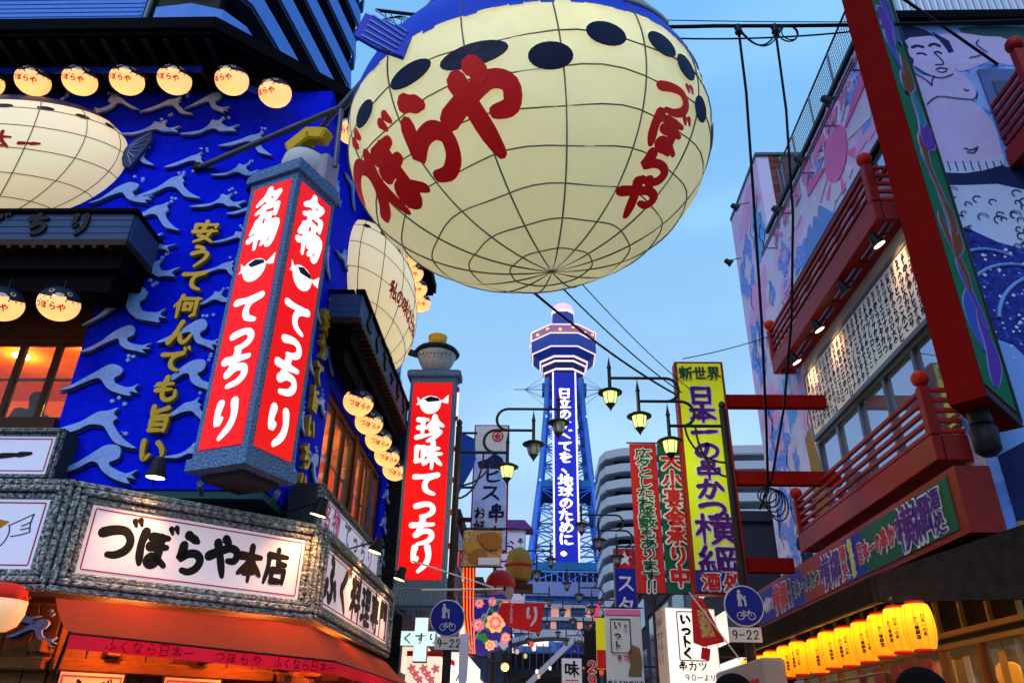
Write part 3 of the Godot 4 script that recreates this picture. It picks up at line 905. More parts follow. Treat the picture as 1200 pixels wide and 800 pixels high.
func restaurant() -> void:
	var rng := RandomNumberGenerator.new()
	rng.seed = 11
	var B := thing("restaurant_building", "puffer restaurant with deep blue wave-relief walls and black eaves", "building", Vector3(-6, 0, -12))
	var XB := -3.217
	var ZA := -8.70
	var TOP := 10.4
	var R := Vector3.RIGHT
	var U := Vector3.UP
	var st := new_st()
	# side wall: by the corner full height, farther out above the window bay only
	bb(st, Vector3(-5.9, 4.0, ZA), Vector3(XB, TOP, ZA - 0.3))
	bb(st, Vector3(-12, 6.95, ZA), Vector3(-5.9, TOP, ZA - 0.3))
	part(st, "wave_wall", M.wall_blue, B)
	# street wall: strip by the corner, then above and below the windows
	st = new_st()
	bb(st, Vector3(XB, 4.0, ZA - 0.3), Vector3(XB - 0.3, TOP, -10.75))
	bb(st, Vector3(XB, 6.25, -10.75), Vector3(XB - 0.3, TOP, -16.2))
	bb(st, Vector3(XB, 3.9, -15.3), Vector3(XB - 0.3, 6.25, -16.2))
	bb(st, Vector3(XB, 3.9, -10.75), Vector3(XB - 0.3, 4.25, -15.3))
	bb(st, Vector3(XB, 3.9, -15.9), Vector3(-12, TOP, -16.2))
	part(st, "street_wall", M.wall_blue, B)
	# inside: dining rooms with warm light
	warm_room(B, Vector3(-11.9, 4.35, -12.5), Vector3(-6.0, 6.7, -9.15), [Vector3(-8.2, 0, -10.6), Vector3(-6.9, 0, -10.2), Vector3(-10, 0, -10.8)])
	warm_room(B, Vector3(-5.6, 4.25, -15.3), Vector3(-3.6, 6.4, -10.9), [Vector3(-4.4, 0, -11.8), Vector3(-4.4, 0, -13.6)], 1.8)
	window_bay(B, Vector3(-11.9, 4.93, -9.02), Vector3(-5.98, 4.93, -9.02), 1.22, 12)
	window_bay(B, Vector3(-3.32, 4.3, -10.8), Vector3(-3.32, 4.3, -12.9), 1.9, 3)
	window_bay(B, Vector3(-3.32, 4.3, -13.1), Vector3(-3.32, 4.3, -15.2), 1.9, 3)
	st = new_st()
	bb(st, Vector3(-3.25, 4.25, -12.9), Vector3(-3.42, 6.25, -13.1))
	part(st, "window_post", M.wood_dark, B)
	st = new_st()
	bb(st, Vector3(-12, 4.68, -8.62), Vector3(-5.96, 4.86, -9.1))
	bb(st, Vector3(-12, 6.18, -8.95), Vector3(-5.96, 6.95, -9.05))
	part(st, "window_sill", M.wood_dark, B)
	st = new_st()
	bb(st, Vector3(-12, 3.6, -8.95), Vector3(-5.9, 4.68, -9.05))
	bb(st, Vector3(-12, 3.6, -9.05), Vector3(-5.95, 4.25, -9.12))
	part(st, "lower_wall", M.dark_void, B)
	# return of the wave wall beside the windows
	st = new_st()
	bb(st, Vector3(-5.96, 4.0, ZA - 0.002), Vector3(-5.902, 6.95, -9.05))
	part(st, "wall_return", M.wall_blue, B)
	# teal soffit over the sign band and the ground floor walls
	st = new_st()
	slab(st, PackedVector2Array([Vector2(-12, 7.3), Vector2(-4.55, 7.3), Vector2(-2.7, 8.9), Vector2(-2.7, 16.2), Vector2(-12, 16.2)]), Vector3(0, 3.56, 0), Vector3(1, 0, 0), Vector3(0, 0, -1), 0.04)
	part(st, "band_roof", M.teal_soffit, B)
	st = new_st()
	bb(st, Vector3(-12, 3.90, ZA - 0.02), Vector3(XB - 0.02, 3.985, -16.2))
	part(st, "wall_soffit", M.teal_soffit, B)
	var ground := [Vector3(-12, 0, -8.0), Vector3(-4.8, 0, -8.0), Vector3(-3.1, 0, -9.45), Vector3(-3.1, 0, -16.2)]
	for i in 3:
		var a: Vector3 = ground[i]
		var b: Vector3 = ground[i + 1]
		var r := (b - a).normalized()
		var n := r.cross(U)
		var L := a.distance_to(b)
		var bs := Basis(r, U, n)
		var k := 0
		var x := 0.0
		while x < L - 0.02:
			var w := minf(0.29, L - x)
			st = new_st()
			cbx(st, a + r * (x + w * 0.5) + U * 1.62 + n * rng.randf_range(0.0, 0.012), Vector3(w - 0.012, 3.24, 0.06), 0.006, bs)
			part(st, "plank", M.wood_warm, B)
			x += 0.29
			k += 1
		st = new_st()
		bx(st, (a + b) * 0.5 + U * 1.62 - n * 0.12, Vector3(L, 3.24, 0.12), bs)
		part(st, "ground_wall", M.wood_dark, B)
		st = new_st()
		cbx(st, (a + b) * 0.5 + U * 2.02 + n * 0.10, Vector3(L + 0.05, 0.13, 0.14), 0.02, bs)
		part(st, "beam", M.wood_beam, B)
		st = new_st()
		cbx(st, (a + b) * 0.5 + U * 2.62 + n * 0.06, Vector3(L + 0.03, 0.11, 0.10), 0.02, bs)
		part(st, "beam", M.wood_beam, B)
		var y := 0.5
		while y < L:
			st = new_st()
			cbx(st, a + r * y + U * 2.17 + n * 0.14, Vector3(0.13, 0.11, 0.24), 0.01, bs)
			part(st, "rafter_end", M.wood_beam, B)
			y += 0.95
	# top eave: soffit, fascia and the lantern rail
	var eave := [Vector3(-13, 0, -7.6), Vector3(-4.72, 0, -7.6), Vector3(-2.60, 0, -9.4), Vector3(-2.42, 0, -13.0), Vector3(-2.40, 0, -15.0)]
	st = new_st()
	slab(st, PackedVector2Array([Vector2(-13, 7.6), Vector2(-4.72, 7.6), Vector2(-2.60, 9.4), Vector2(-2.42, 13.0), Vector2(-2.40, 15.0), Vector2(-3.0, 15.0), Vector2(-3.0, 16.3), Vector2(-13, 16.3)]), Vector3(0, TOP + 0.02, 0), Vector3(1, 0, 0), Vector3(0, 0, -1), 0.10)
	part(st, "eave_soffit", M.eave_black, B)
	for i in 4:
		var a: Vector3 = eave[i]
		var b: Vector3 = eave[i + 1]
		var r := (b - a).normalized()
		var n := r.cross(U)
		var bs := Basis(r, U, n)
		st = new_st()
		bx(st, (a + b) * 0.5 + U * (TOP + 0.20) + n * 0.02, Vector3(a.distance_to(b) + 0.03, 0.22, 0.08), bs)
		part(st, "eave_fascia", M.eave_black, B)
		st = new_st()
		bx(st, (a + b) * 0.5 + U * (TOP - 0.07) - n * 0.86, Vector3(a.distance_to(b) - 0.9, 0.16, 0.07), bs)
		part(st, "eave_rail", M.eave_black, B)
		st = new_st()
		bx(st, (a + b) * 0.5 + U * (TOP - 0.09) - n * 0.55, Vector3(a.distance_to(b) - 0.7, 0.10, 0.04), bs)
		part(st, "eave_blue_strip", M.balloon_blue, B)
	# battens under the eave
	for k in 26:
		st = new_st()
		bb(st, Vector3(-12.6 + k * 0.31, TOP - 0.03, -7.66), Vector3(-12.54 + k * 0.31, TOP + 0.02, ZA + 0.01))
		part(st, "soffit_batten", M.batten, B)
	for k in 18:
		st = new_st()
		bb(st, Vector3(-2.50, TOP - 0.03, -9.75 - k * 0.29), Vector3(XB + 0.01, TOP + 0.02, -9.80 - k * 0.29))
		part(st, "soffit_batten", M.batten, B)
	# waves on the side wall (position and width), then on the street wall
	for w in [[-7.6, 10.05, 0.9], [-6.6, 10.1, 0.7], [-6.9, 9.6, 1.0], [-5.75, 10.05, 0.8], [-5.9, 9.55, 0.9], [-5.1, 10.12, 0.7], [-5.0, 9.55, 0.9], [-6.05, 9.05, 0.7], [-5.15, 8.95, 0.7], [-4.35, 9.3, 0.8], [-4.45, 8.72, 0.7],
			[-6.0, 8.35, 0.9], [-5.35, 8.45, 0.9], [-5.5, 7.95, 0.9], [-4.6, 8.15, 0.8], [-4.05, 8.05, 0.7], [-5.55, 7.45, 1.0], [-4.25, 7.55, 0.7], [-4.3, 7.05, 0.6], [-5.4, 6.95, 1.0], [-5.45, 6.45, 1.1], [-4.35, 6.55, 0.6], [-4.5, 6.05, 0.8],
			[-5.45, 5.95, 0.9], [-4.4, 5.45, 0.8], [-5.5, 5.38, 1.0], [-4.35, 4.95, 0.8], [-5.45, 4.75, 1.1], [-5.25, 4.28, 1.0], [-4.2, 4.4, 0.8], [-3.75, 5.0, 0.7], [-3.7, 6.0, 0.7], [-3.7, 7.0, 0.7]]:
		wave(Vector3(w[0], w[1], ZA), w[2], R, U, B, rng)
	for w in [[-10.2, 9.7, 0.8], [-9.4, 9.0, 0.8], [-10.3, 8.3, 0.8], [-9.4, 7.8, 0.8], [-10.3, 7.4, 0.8], [-9.3, 6.9, 0.7], [-10.3, 6.5, 0.7], [-9.3, 6.1, 0.8], [-10.2, 5.7, 0.7], [-9.4, 5.2, 0.7], [-10.3, 4.8, 0.8], [-9.3, 4.5, 0.7], [-15.6, 9.6, 0.9], [-15.8, 8.8, 0.8], [-15.6, 8.1, 0.8], [-15.8, 7.5, 0.8], [-15.7, 6.9, 0.8], [-15.7, 5.9, 0.7], [-15.7, 5.3, 0.7], [-15.8, 4.7, 0.7]]:
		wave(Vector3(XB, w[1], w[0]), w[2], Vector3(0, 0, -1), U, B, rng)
	# waves under the sign band at the side entrance
	for w in [[-5.3, 2.42, 0.7], [-4.95, 2.30, 0.5], [-6.2, 2.4, 0.7]]:
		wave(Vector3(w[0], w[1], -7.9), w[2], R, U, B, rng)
	# raised gold writing down both walls
	var g := "安うて何んでも旨い"
	for k in 9:
		st = new_st()
		brush(st, g[k], flat_place(Vector3(-4.66, 7.66 - k * 0.40, ZA + 0.01), R * 0.36, U * 0.36), 0.17, 0.07)
		part(st, "gold_character", M.gold_letter, B)
	var g2 := "安うて旨いちり"
	for k in 7:
		st = new_st()
		brush(st, g2[k], flat_place(Vector3(XB + 0.01, 6.9 - k * 0.42, -9.86), Vector3(0, 0, -0.36), U * 0.36), 0.17, 0.07)
		part(st, "gold_character", M.gold_letter, B)
	# balconies: plank box with a dark pent roof under it
	for side in 2:
		var a := Vector3(-12, 7.05, -7.95) if side == 0 else Vector3(-2.70, 7.05, -10.0)
		var b := Vector3(-5.30, 7.05, -7.95) if side == 0 else Vector3(-2.70, 7.05, -14.7)
		var r := (b - a).normalized()
		var n := r.cross(U)
		var L := a.distance_to(b)
		var bs := Basis(r, U, n)
		var dep := 0.73 if side == 0 else 0.5
		for k in 4:
			st = new_st()
			cbx(st, (a + b) * 0.5 + U * (0.06 + 0.105 * k) - n * 0.02, Vector3(L, 0.10, 0.04), 0.006, bs)
			part(st, "balcony_plank", mat("balcony_blue", lin(0.06, 0.10, 0.22), 0.6), B)
			for e in [a, b]:
				st = new_st()
				bx(st, e + U * (0.06 + 0.105 * k) - n * (dep * 0.5 + 0.02), Vector3(0.04, 0.10, dep - 0.04), bs)
				part(st, "balcony_plank", M.balcony_blue, B)
		st = new_st()
		bx(st, (a + b) * 0.5 + U * 0.455 - n * 0.02, Vector3(L + 0.12, 0.05, 0.14), bs)
		for e in [a, b]:
			bx(st, e + U * 0.455 - n * (dep * 0.5 + 0.07), Vector3(0.10, 0.05, dep - 0.1), bs)
		part(st, "balcony_rail", M.eave_black, B)
		st = new_st()
		bx(st, (a + b) * 0.5 - U * 0.05 - n * (dep * 0.5), Vector3(L + 0.06, 0.09, dep + 0.08), bs)
		part(st, "balcony_floor", M.wood_dark, B)
		st = new_st()
		var e0 := Vector2(-L * 0.5 + 0.02, 0)
		for q in 2:
			var y0 := -0.10 - 0.28 * q
			bx(st, (a + b) * 0.5 + U * (y0 - 0.14) - n * (dep * 0.5 + 0.04), Vector3(L - 0.1 - 0.2 * q, 0.26, dep - 0.12 - 0.2 * q), bs)
		part(st, "pent_roof_underside", M.eave_black, B)
		st = new_st()
		for q in int(L / 0.16):
			bx(st, a + r * (0.1 + q * 0.16) - U * 0.12 - n * 0.12, Vector3(0.05, 0.05, 0.34), bs)
		part(st, "pent_roof_rafters", M.wood_dark, B)
		write("ふぐちり" if side == 0 else "ふぐてっちり", a + r * (L - 2.35 if side == 0 else 0.6) + U * 0.24, r * 0.30, U * 0.34, r * (0.56 if side == 0 else 0.7), 0.2, M.ink, B, "balcony_character", 0.03)

	# puffer lanterns
	var proto := puffer_lantern("puffer lantern nearest the bend on the level run of the top eave")
	proto.position = Vector3(-5.42, 10.06, -8.12)
	proto.rotation = Vector3(0.45, 0.35, 0)
	var names := ["second", "third", "fourth", "fifth"]
	for k in 4:
		var l := copy_of(proto, Vector3(-5.42 - 0.72 * (k + 1), 10.06, -8.12), "puffer lantern on the top eave, %s one out from the bend" % names[k])
		l.rotation = Vector3(0.45, 0.35 + 0.06 * k, 0)
	var cp := [Vector3(-4.55, 10.04, -8.12), Vector3(-3.98, 10.04, -8.38), Vector3(-2.98, 10.04, -9.2)]
	for k in 3:
		var l := copy_of(proto, cp[k], ["puffer lantern on the slanting eave just past the bend", "puffer lantern on the slanting eave above the balloon arm", "puffer lantern on the slanting eave tucked beside the hanging balloon"][k])
		l.rotation = Vector3(0.45, -0.05 - 0.1 * k, 0)
	for k in 4:
		var l := copy_of(proto, Vector3(-2.64, 10.06, -14.7 + 0.62 * k), "puffer lantern on the street eave, %s one in from its far end" % ["first", "second", "third", "fourth"][k])
		l.rotation = Vector3(0.45, 0.3, 0)
	for k in 2:
		var l := copy_of(proto, Vector3(-5.98 - 0.72 * k, 6.16, -8.05), ["puffer lantern hung over the dining-room windows beside the wave wall", "puffer lantern over the windows cut by the picture's edge"][k])
		l.rotation = Vector3(0.45, 0.55, 0)
	for k in 5:
		var l := copy_of(proto, Vector3(-2.87, 6.17, -11.2 - 0.88 * k), "puffer lantern under the street balcony, %s of five counted from the corner" % ["first", "second", "third", "fourth", "last"][k])
		l.rotation = Vector3(0.42, 0.9, 0)

func half_balloon(label: String, c: Vector3, rad: Vector3, b: Basis, words: String, lo0: float, lat: float, gap: float, ch: float) -> void:
	var t := thing("wall_balloon", label, "balloon", c, "half puffer balloons mounted on the restaurant walls")
	var pl := egg_place(c, rad, b)
	var st := new_st()
	egg_patch(st, pl, -PI / 2, 0.62, -PI / 2, PI / 2, 16, 24, 0.0)
	part(st, "belly_lantern", M.half_balloon, t)
	st = new_st()
	egg_patch(st, pl, 0.62, PI / 2, -PI / 2, PI / 2, 6, 24, 0.004)
	part(st, "back", M.fish_back_blue, t)
	st = new_st()
	for k in 7:
		var pts := []
		for j in 17: pts.append(pl.call(dir_of(lerpf(-PI / 2, 0.62, j / 16.0), -PI / 2 + PI * (k + 0.5) / 7), 0.004))
		tube(st, pts, 0.008, 4)
	for k in 6:
		var pts := []
		for j in 21: pts.append(pl.call(dir_of(-1.3 + 0.34 * k, -PI / 2 + PI * j / 20.0), 0.004))
		tube(st, pts, 0.008, 4)
	part(st, "seam_lines", M.balloon_line_soft, t)
	for k in 8:
		st = new_st()
		egg_disc(st, pl, 0.42 + 0.02 * (k % 2), -1.30 + 0.36 * k, 0.075, 0.05, 0.006)
		part(st, "spot", M.navy_paint, t)
	for k in words.length():
		st = new_st()
		brush(st, words[k], egg_text(pl, lat, lo0 + gap * k, ch, ch * rad.x / rad.y * 1.05, 0.006), 0.16)
		part(st, "character", M.red_paint, t)
	# tail fin with rays
	var e := b * Vector3(rad.x, 0, 0)
	var r := (b * Vector3.RIGHT)
	st = new_st()
	slab(st, PackedVector2Array([Vector2(-0.05, -0.05), Vector2(0.02, -0.26), Vector2(0.14, -0.30), Vector2(0.34, 0.22), Vector2(0.30, 0.40), Vector2(0.08, 0.25), Vector2(0.0, 0.12)]), c + e + b * Vector3(0, 0.10, 0.05), r, b * Vector3.UP, 0.06)
	part(st, "tail_fin", M.fish_back_blue, t)
	st = new_st()
	for k in 6:
		var p0 := c + e + b * Vector3(0.05, 0.05 + 0.03 * k, 0.125)
		tube(st, [p0, p0 + b * Vector3(0.10 + 0.03 * k, -0.20 + 0.09 * k, 0)], 0.008, 4)
	part(st, "fin_rays", M.wave_paint, t)

func fish_mark(t: Node3D, c: Vector3, r: Vector3, s: float, m: Material, m2: Material) -> void:
	# the little puffer printed between the characters
	var U := Vector3.UP
	var n := r.cross(U).normalized()
	var body := PackedVector2Array()
	for k in 16:
		var a := TAU * k / 16
		body.append(Vector2(cos(a) * 0.36 - 0.04, sin(a) * (0.26 if sin(a) > 0 else 0.40)) * s)
	var st := new_st()
	slab(st, body, c + n * 0.004, r, U, 0.002)
	slab(st, PackedVector2Array([Vector2(0.28, 0.06) * s, Vector2(0.40, 0.14) * s, Vector2(0.56, 0.30) * s, Vector2(0.56, -0.02) * s, Vector2(0.42, 0.0) * s]), c + n * 0.005, r, U, 0.002)
	slab(st, PackedVector2Array([Vector2(-0.36, 0.08) * s, Vector2(-0.50, 0.22) * s, Vector2(-0.46, 0.02) * s, Vector2(-0.52, -0.08) * s, Vector2(-0.36, -0.06) * s]), c + n * 0.0055, r, U, 0.002)
	part(st, "fish_emblem", m, t)
	st = new_st()
	slab(st, PackedVector2Array([Vector2(-0.26, 0.14) * s, Vector2(-0.05, 0.24) * s, Vector2(0.22, 0.17) * s, Vector2(0.28, 0.07) * s, Vector2(0.02, 0.04) * s, Vector2(-0.14, 0.03) * s]), c + n * 0.009, r, U, 0.002)
	part(st, "fish_emblem_back", m2, t)

func restaurant_signs() -> void:
	var U := Vector3.UP
	# ---- framed band of signboards
	var pA := Vector3(-9.6, 2.58, -7.15)
	var pB := Vector3(-4.53, 2.58, -7.15)
	var pC := Vector3(-2.5, 2.57, -8.84)
	var pD := Vector3(-2.5, 2.57, -13.6)
	var f := framed_board("framed_signboard", "white framed signboard with a drawn puffer fish, left of the restaurant name", pA, pB, 1.06, 0.20, M.sign_panel_cool)
	# drawn puffer: outline, back, tail
	var c: Vector3 = pB + Vector3(-0.92, 0.50, 0.008)
	var st := new_st()
	var line := PackedVector2Array()
	for k in 25:
		var a := lerpf(-0.25, PI + 0.9, k / 24.0)
		line.append(Vector2(0.5 + 0.43 * cos(a), 0.46 + 0.36 * sin(a)))
	stroke_cache["fish_line"] = [line, PackedVector2Array([Vector2(0.90, 0.36), Vector2(1.02, 0.28), Vector2(1.13, 0.20)]), PackedVector2Array([Vector2(0.96, 0.50), Vector2(1.05, 0.48), Vector2(1.14, 0.44)]), PackedVector2Array([Vector2(1.13, 0.20), Vector2(1.12, 0.32), Vector2(1.14, 0.44)]),
		PackedVector2Array([Vector2(1.04, 0.36), Vector2(1.08, 0.34), Vector2(1.13, 0.30)]), PackedVector2Array([Vector2(1.04, 0.41), Vector2(1.08, 0.40), Vector2(1.13, 0.38)]), PackedVector2Array([Vector2(0.42, 0.30), Vector2(0.60, 0.20), Vector2(0.72, 0.10)])]
	brush(st, "fish_line", flat_place(c, Vector3(0.95, 0, 0), U * 0.72), 0.014, 0.0, true)
	part(st, "fish_drawing", M.brown_ink, f.panel)
	st = new_st()
	slab(st, PackedVector2Array([Vector2(-0.40, 0.12), Vector2(-0.2, 0.22), Vector2(0.1, 0.2), Vector2(0.38, 0.14), Vector2(0.30, 0.07), Vector2(0.22, -0.02), Vector2(0.14, 0.02), Vector2(0.04, -0.03), Vector2(-0.1, 0.03), Vector2(-0.25, 0.0)]), c, Vector3.RIGHT, U, 0.003)
	part(st, "fish_drawing_back", M.orange_ink, f.panel)
	f = framed_board("framed_signboard", "white framed signboard with the restaurant name in black brush characters", pB, pC, 1.05, 0.20, M.sign_panel)
	var r: Vector3 = f.r
	var mid: Vector3 = f.mid
	var xs := [-0.82, -0.46, -0.11, 0.23, 0.53, 0.83]
	for k in 6:
		st = new_st()
		brush(st, "づぼらや本店"[k], flat_place(mid + r * (xs[k] + 0.0) + U * [0.02, 0.0, -0.01, 0.01, -0.02, -0.02][k], r * (0.36 if k < 4 else 0.27), U * (0.42 if k < 4 else 0.38)), 0.225 if k < 4 else 0.23)
		part(st, "character", M.brown_ink if k == 4 else M.ink, f.panel)
	f = framed_board("framed_signboard", "white framed signboard along the street with blurred black brush characters", pC, pD, 1.05, 0.20, M.sign_panel)
	for k in 6:
		st = new_st()
		brush(st, "ふぐ料理専門"[k], flat_place(f.mid + f.r * (-1.75 + 0.70 * k), f.r * 0.62, U * 0.56), 0.235)
		part(st, "character", M.brown_ink if k < 2 else M.ink, f.panel)
	# ---- smaller signboards above the band
	f = framed_board("framed_signboard", "small white framed board under the dining-room windows with one brush stroke", Vector3(-9.0, 3.98, -8.40), Vector3(-5.62, 3.98, -8.40), 0.66, 0.10, M.sign_panel_cool)
	write("ふぐ日本一", f.mid + f.r * -0.95, f.r * 0.40, U * 0.40, f.r * 0.53, 0.16, M.ink, f.node)
	f = framed_board("framed_signboard", "small white framed board under the street windows with pink and grey characters", Vector3(-2.76, 3.72, -9.35), Vector3(-2.76, 3.72, -13.5), 0.58, 0.10, M.sign_panel_cool)
	write("名物", f.mid + f.r * -1.6, f.r * 0.42, U * 0.36, f.r * 0.5, 0.15, mat("pink_ink", lin(0.75, 0.12, 0.20), 0.5), f.node)
	write("てっちり", f.mid + f.r * -0.4, f.r * 0.42, U * 0.36, f.r * 0.55, 0.15, mat("grey_ink", lin(0.2, 0.17, 0.22), 0.5), f.node)

	# ---- red two-faced sign at the corner
	var F := Vector3(-2.96, 0, -7.3)
	var d1 := Vector3(-0.921, 0, -0.391)
	var d2 := Vector3(0.391, 0, -0.921)
	var s := 0.74
	var y0 := 3.86
	var y1 := 7.64
	var ctr := F + d1 * s * 0.5 + d2 * s * 0.5
	var t := thing("corner_sign", "tall red two-faced lit sign with white characters at the restaurant corner", "sign", ctr + U * y0)
	var bs := Basis(-d1, U, -d2)
	st = new_st()
	bx(st, ctr + U * (y0 + y1) * 0.5, Vector3(s, y1 - y0, s), bs)
	part(st, "housing", M.stone_blue, t)
	for k in 2:
		st = new_st()
		bx(st, ctr + U * (y1 + 0.05 + 0.09 * k), Vector3(s + 0.10 - 0.05 * k, 0.10, s + 0.10 - 0.05 * k), bs)
		part(st, "crown_moulding", M.stone_blue, t)
	st = new_st()
	bx(st, ctr + U * (y0 + 0.07), Vector3(s + 0.07, 0.13, s + 0.07), bs)
	part(st, "base_moulding", M.stone_blue, t)
	# open underside with struts
	st = new_st()
	bx(st, ctr + U * (y0 - 0.03) + d1 * 0.04 + d2 * 0.04, Vector3(0.56, 0.06, 0.56), bs)
	part(st, "underside_frame", M.stone_dark, t)
	for q in [-0.28, 0.28]:
		st = new_st()
		tube(st, [ctr + U * (y0 - 0.10) + (d1 - d2) * q, ctr + U * (y0 + 0.02) + (d1 - d2) * q + (d1 + d2) * 0.62], 0.035, 6)
		part(st, "wall_strut", M.stone_blue, t)
	var heights := [[7.22, 6.78, 6.28, 5.72, 5.36, 4.97, 4.38]]
	for k in 2:
		var rr := -d1 if k == 0 else d2
		var nn: Vector3 = rr.cross(U)
		var fc := F + (d1 if k == 0 else d2) * s * 0.5
		st = new_st()
		bx(st, fc + U * (y0 + y1 + 0.12) * 0.5 + nn * 0.004, Vector3(s - 0.16, y1 - y0 - 0.34, 0.02), Basis(rr, U, nn))
		var lf := part(st, "lit_face", M.red_glow, t)
		var hs: Array = heights[0]
		var txt := "名物 てっちり"
		for i in 7:
			var p: Vector3 = fc + U * (hs[i] + 0.02) + nn * 0.016
			if i == 2:
				fish_mark(lf, p, rr, 0.48, M.white_glow, M.navy_paint)
				continue
			st = new_st()
			brush(st, txt[i], flat_place(p, rr * 0.45, U * (0.46 if i < 2 or i > 4 else 0.42)), 0.21)
			part(st, "character", M.white_glow, lf)
	# ornament over the corner sign: white box with a yellow crown
	t = thing("puffer_ornament", "white puffer figure with a bent yellow crown on the corner sign", "ornament", ctr + U * (y1 + 0.19), "puffer figures on top of the red signs")
	st = new_st()
	var pe := egg_place(ctr + U * (y1 + 0.50) + d2 * 0.12, Vector3(0.30, 0.32, 0.34), bs)
	egg_patch(st, pe, -PI / 2, 0.5, 0, TAU, 10, 18)
	part(st, "body", M.cream_paint, t)
	st = new_st()
	egg_patch(st, pe, 0.5, PI / 2, 0, TAU, 4, 18, 0.004)
	part(st, "back", M.fish_back, t)
	st = new_st()
	cbx(st, ctr + U * (y1 + 0.42) - d1 * 0.22 + d2 * 0.2, Vector3(0.34, 0.46, 0.30), 0.03, bs)
	part(st, "tank", mat("pale_mauve", lin(0.42, 0.36, 0.42), 0.5), t)
	st = new_st()
	cbx(st, ctr + U * (y1 + 0.96) + d1 * 0.10 + d2 * 0.06, Vector3(0.42, 0.24, 0.20), 0.03, bs * Basis(Vector3(0, 0, 1), 0.5))
	cbx(st, ctr + U * (y1 + 0.98) - d1 * 0.18 + d2 * 0.06, Vector3(0.34, 0.20, 0.20), 0.03, bs * Basis(Vector3(0, 0, 1), -0.4))
	part(st, "crown", mat("crown_yellow", lin(0.80, 0.46, 0.02), 0.45), t)

	# ---- second red sign farther along
	var z := -14.6
	var cc := Vector3(-2.18, 6.02, z - 0.12)
	t = thing("projecting_sign", "tall narrow red lit sign with white characters beside the lamp pole", "sign", Vector3(-2.18, 3.95, z - 0.12))
	st = new_st()
	cbx(st, cc, Vector3(0.98, 4.32, 0.30), 0.02)
	part(st, "housing", M.stone_blue, t)
	st = new_st()
	cbx(st, cc + U * 2.22, Vector3(1.14, 0.16, 0.46), 0.03)
	part(st, "crown_moulding", M.stone_blue, t)
	st = new_st()
	cbx(st, cc - U * 2.32, Vector3(1.02, 0.36, 0.34), 0.03)
	part(st, "base_moulding", M.stone_blue, t)
	st = new_st()
	bx(st, cc + Vector3(-0.01, 0.0, 0.152), Vector3(0.82, 4.02, 0.02))
	var lf2 := part(st, "lit_face", M.red_glow, t)
	for k in 6:
		st = new_st()
		tube(st, [cc + Vector3(0.52, -1.95 + 0.65 * k, 0.06), cc + Vector3(0.52, -1.42 + 0.65 * k, 0.06)], 0.022, 6)
		part(st, "neon_tube", M.white_glow, t)
		st = new_st()
		bx(st, cc + Vector3(0.51, -1.36 + 0.65 * k, 0.06), Vector3(0.06, 0.09, 0.08))
		part(st, "tube_holder", M.red_paint, t)
	for i in 6:
		st = new_st()
		brush(st, "珍味てっちり"[i], flat_place(cc + Vector3(-0.01, [0.98, 0.42, -0.18, -0.66, -1.12, -1.62][i], 0.164), Vector3(0.56, 0, 0), U * (0.58 if i < 2 else 0.52)), 0.2)
		part(st, "character", M.white_glow, lf2)
	fish_mark(lf2, cc + Vector3(-0.01, 1.55, 0.164), Vector3.RIGHT, 0.62, M.white_glow, M.navy_paint)
	for y in [4.4, 7.6]:
		st = new_st()
		bb(st, Vector3(-3.25, y, z - 0.22), Vector3(-2.66, y + 0.08, z - 0.14))
		part(st, "bracket", M.black_metal, t)
	# ornament: puffer bowl with crown
	var oc := cc + U * 2.32
	t = thing("puffer_ornament", "grey-white puffer figure with a yellow crown on the narrow red sign", "ornament", oc, "puffer figures on top of the red signs")
	st = new_st()
	lathe(st, [[0.22, 0.0], [0.30, 0.10], [0.37, 0.24], [0.42, 0.38], [0.40, 0.46]], 20, Transform3D(Basis.IDENTITY, oc))
	part(st, "belly", mat("fish_grey", Color.WHITE, 0.5, {"tex": ntex(41, 0.05, [Color(0.25, 0.26, 0.34), Color(0.55, 0.56, 0.62), Color(0.6, 0.6, 0.66)]), "scale": 0.8}), t)
	st = new_st()
	lathe(st, [[0.41, 0.40], [0.50, 0.44], [0.44, 0.52], [0.26, 0.58], [0.10, 0.60]], 20, Transform3D(Basis.IDENTITY, oc))
	slab(st, PackedVector2Array([Vector2(-0.40, 0.44), Vector2(-0.62, 0.50), Vector2(-0.60, 0.36), Vector2(-0.42, 0.30)]), oc + Vector3(0, 0, 0.1), Vector3.RIGHT, U, 0.06)
	part(st, "back", M.fish_back, t)
	st = new_st()
	for q in [-0.22, 0.24]:
		lathe(st, [[0.055, 0.0], [0.05, 0.03]], 10, Transform3D(Basis(Vector3.RIGHT, PI / 2), oc + Vector3(q, 0.44, 0.40)), false)
	for k in 9:
		lathe(st, [[0.016, 0.0], [0.014, 0.02]], 6, Transform3D(Basis(Vector3.RIGHT, PI / 2), oc + Vector3(-0.32 + 0.08 * k, 0.28 + 0.005 * absf(k - 4), 0.375 - 0.012 * absf(k - 4) * absf(k - 4) * 0.5)), false)
	part(st, "eyes_and_spots", M.black_paint, t)
	st = new_st()
	lathe(st, [[0.17, 0.58], [0.19, 0.70], [0.21, 0.86], [0.17, 0.86], [0.15, 0.72]], 12, Transform3D(Basis.IDENTITY, oc))
	part(st, "crown", M.crown_yellow, t)

	# ---- awning below the band, with its printed valance
	var nC := Vector3(1.0, 0, 1.2).normalized()
	var rC := (pC - pB).normalized()
	t = thing("awning", "red-brown cloth awning with printed pink valance below the name board", "awning", Vector3(-3.0, 2.0, -7.6))
	var up0 := [pB + Vector3(0.10, -0.05, -0.02), pC + Vector3(0.0, -0.05, 0.02), pD + Vector3(0, -0.05, 0)]
	var lo0 := [Vector3(-4.02, 2.20, -6.86), Vector3(-2.05, 2.12, -8.35), Vector3(-1.95, 2.12, -13.6)]
	st = new_st()
	st.set_smooth_group(1)
